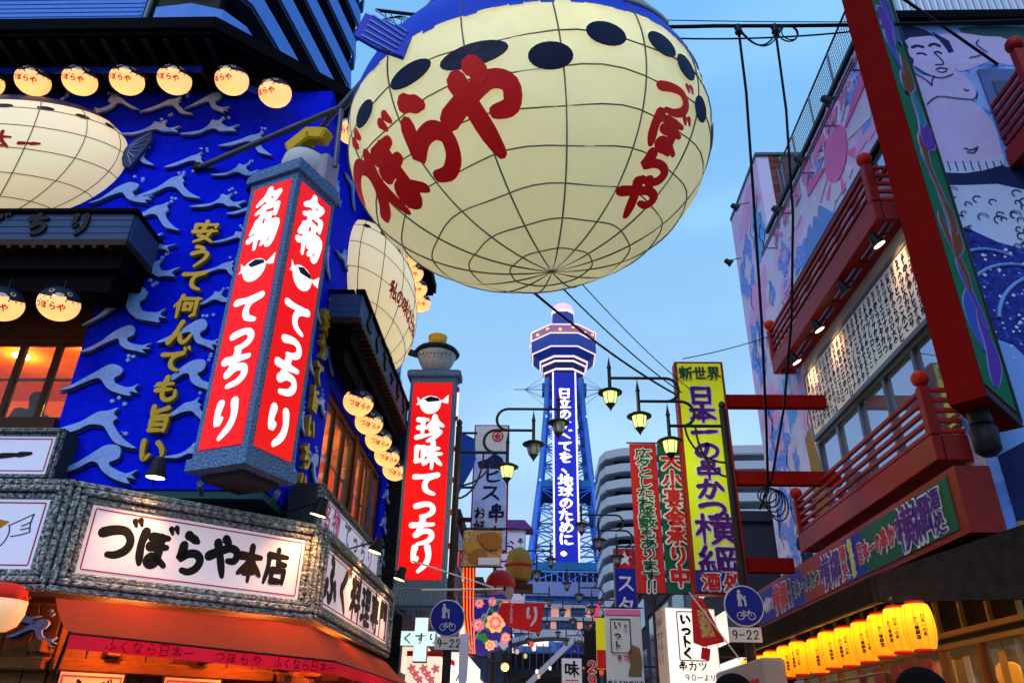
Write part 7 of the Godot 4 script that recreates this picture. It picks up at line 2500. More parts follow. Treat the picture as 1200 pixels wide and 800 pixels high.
	for q in [[-0.18, 0.02, 0.12], [-0.06, -0.14, 0.13], [0.16, 0.12, 0.15], [0.02, 0.16, 0.10]]:
		var egg := PackedVector2Array()
		for k in 14: egg.append(Vector2(cos(TAU * k / 14) * 1.2, sin(TAU * k / 14)) * q[2])
		st = new_st()
		slab(st, egg, c + Vector3(q[0], q[1], 0.03 + q[0] * 0.02), R, U, 0.003)
		part(st, "printed_food", mat("food_brown", lin(0.35, 0.13, 0.03), 0.6) if q[0] > -0.1 else mat("food_gold", lin(0.55, 0.28, 0.05), 0.6), t)
	st = new_st()
	bx(st, c + Vector3(0.12, -0.22, 0.034), Vector3(0.36, 0.12, 0.004))
	part(st, "printed_plate", M.white_sheet, t)
	# tall white sign with purple roof
	c = Vector3(-0.98, 7.0, -30.0)
	t = box_sign("roofed_sign", "white tower-shaped sign with a purple roof far down the restaurant side", c, 1.1, 3.2, 0.7, M.lilac_white, M.far_white, Basis.IDENTITY, 0.05)
	st = new_st()
	loft(st, [[c + Vector3(-0.85, 1.55, 0.5), c + Vector3(0.85, 1.55, 0.5), c + Vector3(0.85, 1.55, -0.5), c + Vector3(-0.85, 1.55, -0.5)], [c + Vector3(-0.5, 2.0, 0.1), c + Vector3(0.5, 2.0, 0.1), c + Vector3(0.5, 2.0, -0.1), c + Vector3(-0.5, 2.0, -0.1)]], true, true)
	part(st, "roof", M.purple_roof, t)
	write("おすし", c + Vector3(-0.14, 0.9, 0.36), R * 0.55, U * 0.55, U * -0.7, 0.12, M.mural_navy, t)
	write("串カツ", c + Vector3(0.36, 1.1, 0.36), R * 0.24, U * 0.24, U * -0.3, 0.13, M.mural_navy, t)
	# flower panel with orange neon strips
	c = Vector3(-1.15, 3.9, -20.0)
	t = thing("flower_panel_sign", "lit panel painted with big blossoms and edged by orange neon", "sign", c - U * 0.75)
	st = new_st()
	slab(st, PackedVector2Array([Vector2(-0.44, -0.62), Vector2(-0.2, -0.74), Vector2(0.5, -0.5), Vector2(0.52, 0.5), Vector2(0.3, 0.72), Vector2(-0.5, 0.62)]), c, R, U, 0.10)
	part(st, "lit_panel", M.flower_panel, t)
	var fr := RandomNumberGenerator.new()
	fr.seed = 9
	var beds := [[0.14, 0.02, 0.25, 2], [-0.28, -0.04, 0.17, 1], [0.38, 0.42, 0.15, 1], [0.40, -0.32, 0.13, 1], [-0.28, 0.48, 0.13, 1], [0.02, -0.50, 0.13, 2], [0.05, 0.52, 0.12, 1]]
	for k in 20: beds.push_front([fr.randf_range(-0.40, 0.44), fr.randf_range(-0.56, 0.56), fr.randf_range(0.07, 0.13), 0 if k % 3 else 3])
	var at := 0
	for q in beds:
		at += 1
		var petals := PackedVector2Array()
		var ph := fr.randf_range(0.0, 6.0)
		var lobes := 2.0 if q[3] == 0 else (7.0 if q[3] < 3 else 5.0)
		for k in 40: petals.append(Vector2.from_angle(TAU * k / 40 + ph) * q[2] * ((0.9 + 0.10 * cos(k * TAU * lobes / 40.0)) if lobes > 2.0 else (0.72 + 0.42 * cos(k * TAU * lobes / 40.0))))
		var lift := 0.10 + at * 0.002
		st = new_st()
		slab(st, petals, c + Vector3(q[0], q[1], 0.0), R, U, lift)
		part(st, "blossom" if q[3] else "leaf", [M.leaf_green, M.flower_pink, M.flower_cream, M.flower_sky][q[3]], t)
		if q[3] in [1, 2]:
			for layer in 2:
				var inner2 := PackedVector2Array()
				for p in petals: inner2.append(p.rotated(0.4 + layer) * (0.66 - 0.3 * layer))
				st = new_st()
				slab(st, inner2, c + Vector3(q[0], q[1], 0.0), R, U, lift + 0.006 * (layer + 1))
				part(st, "petal", [[M.flower_pale, M.flower_pink], [M.flower_pink, M.flower_pale]][q[3] - 1][layer], t)
	for k in 4:
		st = new_st()
		tube(st, [c + Vector3(-0.74 + 0.09 * k, 1.75 - 0.1 * k, 0.1), c + Vector3(-0.66 + 0.08 * k, 0.2, 0.1), c + Vector3(-0.50 + 0.05 * k, -0.70, 0.1)], 0.014, 6)
		part(st, "neon_tube", M.neon_orange, t)
	st = new_st()
	slab(st, PackedVector2Array([Vector2(-0.80, 1.8), Vector2(-0.42, 1.8), Vector2(-0.40, -0.75), Vector2(-0.56, -0.75)]), c + Vector3(0, 0, -0.02), R, U, 0.06)
	part(st, "neon_backing", M.sign_crimson, t)
	# yellow topped barrel display above the panel
	t = thing("barrel_display", "ochre straw barrel display above the flower panel", "display", Vector3(-0.55, 5.0, -22))
	st = new_st()
	lathe(st, [[0.34, -0.55], [0.44, -0.4], [0.46, 0.2], [0.36, 0.5], [0.15, 0.62]], 16, Transform3D(Basis.IDENTITY, Vector3(-0.50, 5.70, -22)).scaled_local(Vector3(0.8, 0.8, 0.8)))
	part(st, "barrel", mat("straw", Color.WHITE, 0.9, {"tex": ntex(72, 0.06, [Color(0.22, 0.13, 0.03), Color(0.45, 0.30, 0.06)]), "scale": 1.5}), t)
	st = new_st()
	lathe(st, [[0.375, 0.0], [0.385, 0.04], [0.375, 0.08]], 16, Transform3D(Basis.IDENTITY, Vector3(-0.50, 5.66, -22)))
	part(st, "rope_ring", M.banner_red, t)
	st = new_st()
	bb(st, Vector3(-2.6, 5.0, -22.3), Vector3(-0.1, 5.16, -21.6))
	part(st, "shelf", M.wood_dark, t)
	t = thing("pale_figure", "round pale pink display figure in a red cap above the flower panel", "figure", Vector3(-0.95, 4.3, -20.6))
	st = new_st()
	egg_patch(st, egg_place(Vector3(-0.95, 4.82, -20.7), Vector3(0.36, 0.38, 0.34), Basis.IDENTITY), -PI / 2, PI / 2, 0, TAU, 12, 18)
	part(st, "head", mat("figure_pink", lin(0.55, 0.36, 0.38), 0.6), t)
	st = new_st()
	lathe(st, [[0.39, 4.90], [0.40, 5.0], [0.35, 5.16], [0.24, 5.28], [0.10, 5.34]], 16, Transform3D(Basis.IDENTITY, Vector3(-0.95, 0, -20.7)))
	part(st, "cap", M.red_bright, t)
	for q in [-0.13, 0.13]:
		st = new_st()
		bx(st, Vector3(-0.95 + q, 4.82, -20.37), Vector3(0.05, 0.11, 0.03))
		part(st, "eye", M.black_paint, t)
	st = new_st()
	bb(st, Vector3(-2.6, 4.34, -20.95), Vector3(-0.6, 4.42, -20.4))
	part(st, "shelf", M.wood_dark, t)
	# red flag
	c = Vector3(-0.26, 3.82, -18.0)
	t = thing("street_flag", "red flag with one large white character hung on a slanting pole", "flag", c)
	st = new_st()
	slab(st, PackedVector2Array([Vector2(-0.52, 0.30), Vector2(0.46, 0.30), Vector2(0.34, -0.34), Vector2(0.0, -0.28), Vector2(-0.34, -0.22), Vector2(-0.62, 0.1)]), c, R, U, 0.01)
	part(st, "cloth", M.banner_red, t)
	write("り", c + Vector3(0.16, 0.02, 0.012), R * 0.36, U * 0.42, U, 0.15, M.lilac_white, t)
	write("YAKAR", c + Vector3(-0.30, 0.24, 0.012), R * 0.09, U * 0.09, U * -0.085, 0.14, M.lilac_white, t, "", 0.0, null, 0.0, true)
	st = new_st()
	tube(st, [Vector3(-1.7, 4.24, -18.0), Vector3(0.25, 4.13, -17.98)], 0.014, 5)
	part(st, "pole", M.white_paint, t)
	# slanting white flag poles on the near pole
	t = thing("flag_pole_pair", "pair of thin white poles tied across the near lamp pole", "pole", Vector3(-1.4, 3.6, -13))
	st = new_st()
	tube(st, [Vector3(-2.1, 4.05, -13.0), Vector3(-0.7, 3.62, -12.95)], 0.014, 5)
	tube(st, [Vector3(-1.9, 3.58, -13.0), Vector3(-0.55, 3.60, -12.95)], 0.018, 5)
	tube(st, [Vector3(-0.72, 3.4, -12.95), Vector3(-1.25, 2.2, -12.9)], 0.012, 5)
	part(st, "pole", M.white_paint, t)
	t = thing("folded_flag", "pale folded flag hanging point down beside the blue sign pole", "flag", Vector3(-1.2, 2.1, -12.9))
	st = new_st()
	slab(st, PackedVector2Array([Vector2(-0.06, 0.36), Vector2(0.10, 0.40), Vector2(0.08, -0.30), Vector2(0.0, -0.48), Vector2(-0.05, -0.3)]), Vector3(-1.16, 2.52, -12.9), R, U, 0.02)
	part(st, "cloth", M.lilac_white, t)
	# pharmacy cross
	c = Vector3(-2.22, 3.08, -15.5)
	t = thing("pharmacy_cross", "white lit pharmacy cross with green characters", "sign", c - U * 0.4)
	var cross := PackedVector2Array()
	for p in [[-0.13, 0.40], [0.13, 0.40], [0.13, 0.14], [0.40, 0.14], [0.40, -0.13], [0.13, -0.13], [0.13, -0.42], [-0.13, -0.42], [-0.13, -0.13], [-0.40, -0.13], [-0.40, 0.14], [-0.13, 0.14]]:
		cross.append(Vector2(p[0], p[1]))
	st = new_st()
	slab(st, cross, c - Vector3(0, 0, 0.2), R, U, 0.18)
	part(st, "housing", M.steel_grey, t)
	st = new_st()
	var inner := PackedVector2Array()
	for p in cross: inner.append(p * 0.95)
	slab(st, inner, c - Vector3(0, 0, 0.02), R, U, 0.02)
	part(st, "lit_face", M.cross_glow, t)
	write("くすり", c + Vector3(-0.25, 0.0, 0.004), R * 0.22, U * 0.20, R * 0.25, 0.13, M.teal_ink, t)
	st = new_st()
	bb(st, Vector3(-3.2, 3.05, -15.6), Vector3(-2.6, 3.12, -15.52))
	part(st, "bracket", M.black_metal, t)
	# blue tarp
	t = thing("tarpaulin", "blue tarpaulin on a frame above the dark shop beyond the red sign", "tarpaulin", Vector3(-2.0, 6.5, -17.2))
	st = new_st()
	st.set_smooth_group(1)
	for i in 8:
		for j in 6:
			var q := []
			for e in [[0, 0], [1, 0], [1, 1], [0, 1]]:
				var u: float = (j + e[0]) / 6.0
				var v: float = (i + e[1]) / 8.0
				q.append(Vector3(-2.62 + 1.1 * u - 0.18 * v * u + 0.12 * sin(v * 5), 8.0 - 1.5 * v - 0.25 * u * u, -17.2 + 0.10 * sin(u * 9.0 + v * 4.0)))
			quad(st, q[0], q[1], q[2], q[3])
	part(st, "sheet", M.tarp_blue, t)
	st = new_st()
	for y in [7.95, 7.3, 6.6]: tube(st, [Vector3(-2.8, y, -17.35), Vector3(-1.45, y, -17.35)], 0.03, 6)
	part(st, "frame", M.lamp_iron, t)

	# ---- rows of shop houses
	var rng := RandomNumberGenerator.new()
	rng.seed = 77
	var L := [[-16.4, -18.6, -2.75, 7.6, 0], [-18.8, -24.5, -2.0, 6.2, 1], [-24.7, -33.5, -2.3, 5.6, 0], [-33.7, -45.0, -2.4, 7.2, 1], [-45.2, -60, -2.3, 8.2, 0], [-60.2, -80, -2.2, 9.0, 1]]
	var Lw := ["dark narrow house next to the puffer restaurant", "pharmacy house behind the cross", "low shop house behind the flower panel", "shop house about half way down the restaurant side", "far shop house on the restaurant side", "farthest shop house on the restaurant side"]
	for k in L.size():
		plain_building("shop_house", Lw[k], Vector3(-12, 0, L[k][1]), Vector3(L[k][2], L[k][3], L[k][0]), M.far_wall_dark if L[k][4] == 0 else M.far_wall, 1, 2, 3, 3, rng)
	var Q := [[-18.7, -24, 4.9, 6.2], [-24.2, -33, 4.6, 5.8], [-33.2, -45, 4.6, 7.0], [-45.2, -62, 4.5, 8.0], [-62.2, -82, 4.5, 9.0]]
	var Qw := ["shop house beyond the mural building", "second shop house beyond the mural building", "shop house half way down the banner side", "far shop house on the banner side", "farthest shop house on the banner side"]
	for k in Q.size():
		plain_building("shop_house", Qw[k], Vector3(Q[k][2], 0, Q[k][1]), Vector3(14, Q[k][3], Q[k][0]), M.far_wall if k % 2 else M.far_wall_dark, -1, 2, 3, 3, rng)
	# pharmacy fascia, glowing
	t = thing("pharmacy_fascia", "bright white and red shop fascia below the pharmacy cross", "sign", Vector3(-2.0, 2.2, -20))
	for k in 5:
		st = new_st()
		bb(st, Vector3(-2.62 + 0.08 * k, 2.28, -16.5 - k * 2.1), Vector3(-1.92 + 0.02 * k, 2.85, -18.5 - k * 2.1))
		part(st, "lit_panel", M.shop_glow, t)
		st = new_st()
		bb(st, Vector3(-2.62 + 0.08 * k, 2.85, -16.5 - k * 2.1), Vector3(-1.90 + 0.02 * k, 2.95, -18.5 - k * 2.1))
		bb(st, Vector3(-2.62 + 0.08 * k, 2.18, -16.5 - k * 2.1), Vector3(-1.90 + 0.02 * k, 2.28, -18.5 - k * 2.1))
		part(st, "red_trim", M.banner_red, t)
	for k in 7:
		st = new_st()
		var bl := PackedVector2Array()
		for j in 15: bl.append(Vector2.from_angle(TAU * j / 15) * (0.09 if j % 3 else 0.05))
		slab(st, bl, Vector3(-2.5 + 0.08 * k, 2.62 - 0.1 * (k % 3), -16.495), R, U, 0.004)
		part(st, "blossom_print", M.flower_pink, t)
	# street bulb glowing orange far down
	t = thing("work_lamp", "bright orange lamp low down on the restaurant side", "lamp", Vector3(-0.75, 3.3, -21))
	st = new_st()
	egg_patch(st, egg_place(Vector3(-0.72, 2.85, -19.0), Vector3(0.09, 0.09, 0.09), Basis.IDENTITY), -PI / 2, PI / 2, 0, TAU, 8, 12)
	part(st, "bulb", mat("bulb_hot", lin(0.9, 0.6, 0.3), 0.3, {"glow": Color(1.0, 0.72, 0.30), "power": 7.0}), t)
	st = new_st()
	tube(st, [Vector3(-0.72, 2.95, -19.0), Vector3(-2.0, 3.2, -19.0)], 0.02, 5)
	part(st, "arm", M.black_metal, t)
	var lo := OmniLight3D.new()
	lo.light_color = Color(1.0, 0.5, 0.15)
	lo.light_energy = 2.5
	lo.light_size = 0.1
	lo.shadow_enabled = true
	t.add_child(lo)
	lo.position = Vector3(-0.72, 2.85, -19.0) - t.position
	# cabinet by the pub
	t = thing("notice_cabinet", "pale grey street cabinet covered with posters before the lantern row", "cabinet", Vector3(3.08, 0, -12.0))
	st = new_st()
	cbx(st, Vector3(3.09, 1.22, -12.2), Vector3(0.32, 2.44, 2.8), 0.03)
	part(st, "body", mat("cabinet_grey", lin(0.30, 0.27, 0.27), 0.6), t)
	for k in 5:
		st = new_st()
		bb(st, Vector3(2.92, 1.55, -11.0 - k * 0.5), Vector3(2.928, 2.2, -11.42 - k * 0.5))
		part(st, "poster", [M.banner_red, M.food_print, M.white_sheet, M.leaf_green, M.mural_rose][k], t)

func apartment_blocks() -> void:
	var U := Vector3.UP
	var st: SurfaceTool
	# behind the restaurant: blue dusk-lit flats with stacked parapets
	var t := thing("apartment_block", "tall blue-grey apartment block with stacked balcony bands behind the restaurant", "building", Vector3(-20, 0, -32))
	st = new_st()
	bb(st, Vector3(-42, 0, -25), Vector3(-15.6, 60, -40))
	part(st, "core", M.dark_void, t)
	for k in 20:
		# ribbed panels of the front
		st = new_st()
		bb(st, Vector3(-42, 2 + k * 2.9, -24.9), Vector3(-19.2, 4.55 + k * 2.9, -25.02))
		part(st, "front_panel", M.concrete_blue, t)
		st = new_st()
		for j in 8:
			bb(st, Vector3(-42, 2.1 + k * 2.9 + j * 0.3, -24.86), Vector3(-19.25, 2.22 + k * 2.9 + j * 0.3, -24.91))
		part(st, "panel_ribs", M.concrete_blue, t)
	st = new_st()
	tube(st, [Vector3(-18.9, 0, -24.8), Vector3(-18.9, 60, -24.8)], 0.14, 8)
	part(st, "drain_pipe", M.steel_grey, t)
	for k in 20:
		var y := 2.0 + k * 2.9
		st = new_st()
		# balcony band: round-cornered parapet along the front corner and down the side
		var a := []
		var path := [Vector3(-18.4, 0, -24.6), Vector3(-16.6, 0, -24.4), Vector3(-15.2, 0, -24.8), Vector3(-14.4, 0, -25.8), Vector3(-14.0, 0, -28.0), Vector3(-13.2, 0, -33.0), Vector3(-12.6, 0, -36.8), Vector3(-12.9, 0, -38.2), Vector3(-14.0, 0, -38.8)]
		var curve := Curve3D.new()
		for p in path: curve.add_point(p)
		var outer := []
		for i in path.size():
			var tdir: Vector3 = (path[mini(i + 1, path.size() - 1)] - path[maxi(i - 1, 0)]).normalized()
			var nn: Vector3 = tdir.cross(U)
			outer.append([path[i] + U * y, path[i] + U * (y + 1.25), path[i] + U * (y + 1.25) - nn * 0.15, path[i] + U * y - nn * 0.15])
		loft(st, outer, true, true)
		part(st, "balcony_band", M.concrete_blue, t)
		st = new_st()
		slab(st, PackedVector2Array([Vector2(-18.4, 24.7), Vector2(-16.6, 24.5), Vector2(-15.3, 24.9), Vector2(-14.5, 25.9), Vector2(-14.1, 28.0), Vector2(-13.3, 33.0), Vector2(-12.75, 36.8), Vector2(-14.0, 38.7), Vector2(-18.4, 38.7)]), Vector3(0, y - 0.2, 0), Vector3.RIGHT, Vector3(0, 0, -1), 0.18)
		part(st, "balcony_floor", M.concrete_dark, t)
	# far white flats with rounded corners
	t = thing("apartment_block", "far white apartment block with rounded balconies behind the banners", "building", Vector3(24, 0, -125))
	st = new_st()
	bb(st, Vector3(13.0, 0, -122), Vector3(40, 43, -140))
	part(st, "core", M.dark_void, t)
	for k in 17:
		var y := 0.5 + k * 2.6
		var rings := []
		var arcp := [Vector3(10.6, 0, -136), Vector3(10.6, 0, -124), Vector3(11.4, 0, -121), Vector3(13.6, 0, -119.4), Vector3(17, 0, -118.6), Vector3(40, 0, -117)]
		for i in arcp.size():
			var tdir: Vector3 = (arcp[mini(i + 1, arcp.size() - 1)] - arcp[maxi(i - 1, 0)]).normalized()
			var nn: Vector3 = tdir.cross(U)
			rings.append([arcp[i] + U * y, arcp[i] + U * (y + 1.35), arcp[i] + U * (y + 1.35) - nn * 0.3, arcp[i] + U * y - nn * 0.3])
		st = new_st()
		loft(st, rings, true, true)
		part(st, "balcony_band", M.far_white, t)
		st = new_st()
		slab(st, PackedVector2Array([Vector2(10.9, 136), Vector2(10.9, 124), Vector2(11.6, 121.2), Vector2(13.7, 119.7), Vector2(17, 118.9), Vector2(40, 117.4), Vector2(40, 136)]), Vector3(0, y - 0.15, 0), Vector3.RIGHT, Vector3(0, 0, -1), 0.14)
		part(st, "balcony_floor", M.far_white, t)

func wires() -> void:
	var list := [
		["thick overhead cable bundle from the balloon to the box sign", [sag(Vector3(-2.6, 11.75, -8.3), Vector3(2.66, 10.95, -8.0), 0.15), sag(Vector3(2.66, 10.95, -8.0), Vector3(8.5, 11.05, -8.0), 0.05)], 0.030],
		["second overhead cable just below the thick bundle", [sag(Vector3(1.0, 10.9, -8.1), Vector3(4.7, 10.86, -8.05), 0.12)], 0.014],
		["thin overhead wire above the cable bundle", [sag(Vector3(1.2, 11.12, -8.0), Vector3(4.9, 11.0, -8.0), 0.02)], 0.008],
		["black cable hanging from the bundle, nearer the balloon", [[Vector3(2.98, 10.85, -8.0), Vector3(3.05, 9.9, -8.3), Vector3(3.12, 8.4, -8.9), Vector3(3.3, 6.9, -9.9), Vector3(3.5, 5.7, -11.0), Vector3(3.7, 5.0, -12.0)]], 0.022],
		["black cable hanging from the bundle, nearer the mural building", [[Vector3(3.52, 10.82, -8.0), Vector3(3.60, 9.6, -8.35), Vector3(3.68, 8.2, -9.0), Vector3(3.75, 7.0, -9.9), Vector3(3.78, 6.0, -10.9), Vector3(3.74, 5.2, -11.8), Vector3(3.62, 4.8, -12.3)]], 0.020],
		["black wire from under the balloon to the yellow sign, lowest of three", [sag(Vector3(-0.14, 6.40, -8.0), Vector3(2.45, 6.75, -12.2), 0.10)], 0.018],
		["black wire from under the balloon to the yellow sign, middle of three", [sag(Vector3(0.16, 6.55, -8.0), Vector3(2.70, 7.2, -13.1), 0.10)], 0.012],
		["thin wire from under the balloon to the yellow sign, highest of three", [sag(Vector3(0.35, 6.7, -8.0), Vector3(2.9, 7.3, -13.2), 0.10)], 0.008],
		["thin wire from the yellow sign up to the upper balcony", [sag(Vector3(2.80, 7.95, -13.2), Vector3(4.98, 9.05, -14.3), 0.04)], 0.010],
		["thin wire from the top eave across the sky", [sag(Vector3(-4.3, 12.0, -10.5), Vector3(-1.2, 13.2, -10.5), 0.06)], 0.010],
		["pair of wires dropping behind the balloon boom", [sag(Vector3(-3.1, 14.4, -10.5), Vector3(-2.4, 11.9, -10.6), 0.0), sag(Vector3(-3.0, 14.4, -10.5), Vector3(-2.1, 12.3, -10.6), 0.0)], 0.010]]
	for w in list:
		var t := thing("cable", w[0], "cable", w[1][0][0], "wires and cables over the street")
		var st := new_st()
		for p in w[1]: tube(st, p, w[2], 5)
		part(st, "wire", M.cable, t)
	# coils and insulators on the cable
	var t2 := thing("cable_coil", "looped spare cable and insulators under the overhead bundle", "cable", Vector3(3.2, 10.7, -8))
	var s2 := new_st()
	tube(s2, sag(Vector3(2.99, 10.80, -7.97), Vector3(3.55, 10.84, -7.97), 0.32, 12), 0.014, 5)
	tube(s2, sag(Vector3(2.99, 10.80, -7.95), Vector3(3.60, 10.84, -7.95), 0.36, 12), 0.012, 5)
	tube(s2, arc(Vector3(3.68, 10.74, -7.97), Vector3(0.14, 0, 0), Vector3(0, 0.17, 0), 0, TAU, 16), 0.012, 5)
	tube(s2, arc(Vector3(3.70, 10.72, -7.94), Vector3(0.12, 0, 0), Vector3(0, 0.15, 0), 0, TAU, 16), 0.010, 5)
	part(s2, "loops", M.cable, t2)
	for x in [2.98, 3.52]:
		s2 = new_st()
		lathe(s2, [[0.04, -0.09], [0.06, -0.05], [0.04, 0.0], [0.06, 0.05], [0.04, 0.09]], 10, Transform3D(Basis.IDENTITY, Vector3(x, 10.86, -8.0)))
		part(s2, "insulator", M.black_metal, t2)
	t2 = thing("cable_coil", "tangle of spare cable high above the restaurant eave", "cable", Vector3(-3.0, 14, -10.5))
	s2 = new_st()
	for k in 4: tube(s2, arc(Vector3(-2.95 + 0.06 * k, 14.1 - 0.04 * k, -10.5 + 0.02 * k), Vector3(0.22, 0, 0), Vector3(0, 0.14 + 0.03 * k, 0), 0, TAU, 16), 0.010, 5)
	part(s2, "loops", M.cable, t2)
	t2 = thing("cable_coil", "bundle of coiled cable beside the lower bracket of the yellow sign", "cable", Vector3(3.7, 4.9, -12))
	s2 = new_st()
	for k in 5: tube(s2, arc(Vector3(3.68 + 0.03 * k, 4.95 - 0.05 * k, -12.0 + 0.03 * k), Vector3(0.15, 0, 0), Vector3(0, 0.12 + 0.03 * k, 0.03), 0, TAU, 14), 0.012, 5)
	part(s2, "loops", M.cable, t2)

# ---------------------------------------------------------------- people: one smooth surface round a skeleton
func person_mesh(bones: Array, cell: float) -> ArrayMesh:
	var lo := Vector3(INF, INF, INF)
	var hi := -lo
	for b in bones:
		for k in [0, 2]:
			lo = lo.min(b[k] - Vector3.ONE * (b[k + 1] + 0.06))
			hi = hi.max(b[k] + Vector3.ONE * (b[k + 1] + 0.06))
	var n := Vector3i((hi - lo) / cell) + Vector3i(2, 2, 2)
	var val := PackedFloat32Array()
	val.resize(n.x * n.y * n.z)
	for z in n.z:
		for y in n.y:
			for x in n.x:
				var p := lo + Vector3(x, y, z) * cell
				var acc := 0.0
				for b in bones:
					var ab: Vector3 = b[2] - b[0]
					var h := clampf((p - b[0]).dot(ab) / maxf(ab.length_squared(), 1e-6), 0.0, 1.0)
					var d: float = p.distance_to(b[0] + ab * h) - lerpf(b[1], b[3], h)
					acc += exp(-d * 45.0)
				val[(z * n.y + y) * n.x + x] = -log(maxf(acc, 1e-30)) / 45.0
	var st := SurfaceTool.new()
	st.begin(Mesh.PRIMITIVE_TRIANGLES)
	st.set_smooth_group(1)
	var vert := {}
	var at := func(c: Vector3i) -> int: return (c.z * n.y + c.y) * n.x + c.x
	for z in n.z - 1:
		for y in n.y - 1:
			for x in n.x - 1:
				var sum := Vector3.ZERO
				var cnt := 0
				for e in [[0, 1], [0, 2], [0, 4], [1, 3], [1, 5], [2, 3], [2, 6], [3, 7], [4, 5], [4, 6], [5, 7], [6, 7]]:
					var a := Vector3i(x + (e[0] & 1), y + ((e[0] >> 1) & 1), z + (e[0] >> 2))
					var b := Vector3i(x + (e[1] & 1), y + ((e[1] >> 1) & 1), z + (e[1] >> 2))
					var va := val[at.call(a)]
					var vb := val[at.call(b)]
					if (va < 0) != (vb < 0):
						sum += Vector3(a).lerp(Vector3(b), va / (va - vb))
						cnt += 1
				if cnt: vert[Vector3i(x, y, z)] = lo + sum / cnt * cell
	for z in range(1, n.z - 1):
		for y in range(1, n.y - 1):
			for x in range(1, n.x - 1):
				var c := Vector3i(x, y, z)
				var v0 := val[at.call(c)]
				for ax in 3:
					var step := Vector3i(1 if ax == 0 else 0, 1 if ax == 1 else 0, 1 if ax == 2 else 0)
					var v1 := val[at.call(c + step)]
					if (v0 < 0) == (v1 < 0): continue
					var p := Vector3i(1, 0, 0) if ax == 1 else (Vector3i(0, 1, 0) if ax == 2 else Vector3i(0, 0, 1))
					var q := Vector3i(0, 0, 1) if ax == 1 else (Vector3i(1, 0, 0) if ax == 2 else Vector3i(0, 1, 0))
					var a = vert.get(c - p - q); var b = vert.get(c - q); var d = vert.get(c); var e = vert.get(c - p)
					if a == null or b == null or d == null or e == null: continue
					if v0 < 0: quad(st, a, e, d, b)
					else: quad(st, a, b, d, e)
	st.generate_normals()
	return st.commit()

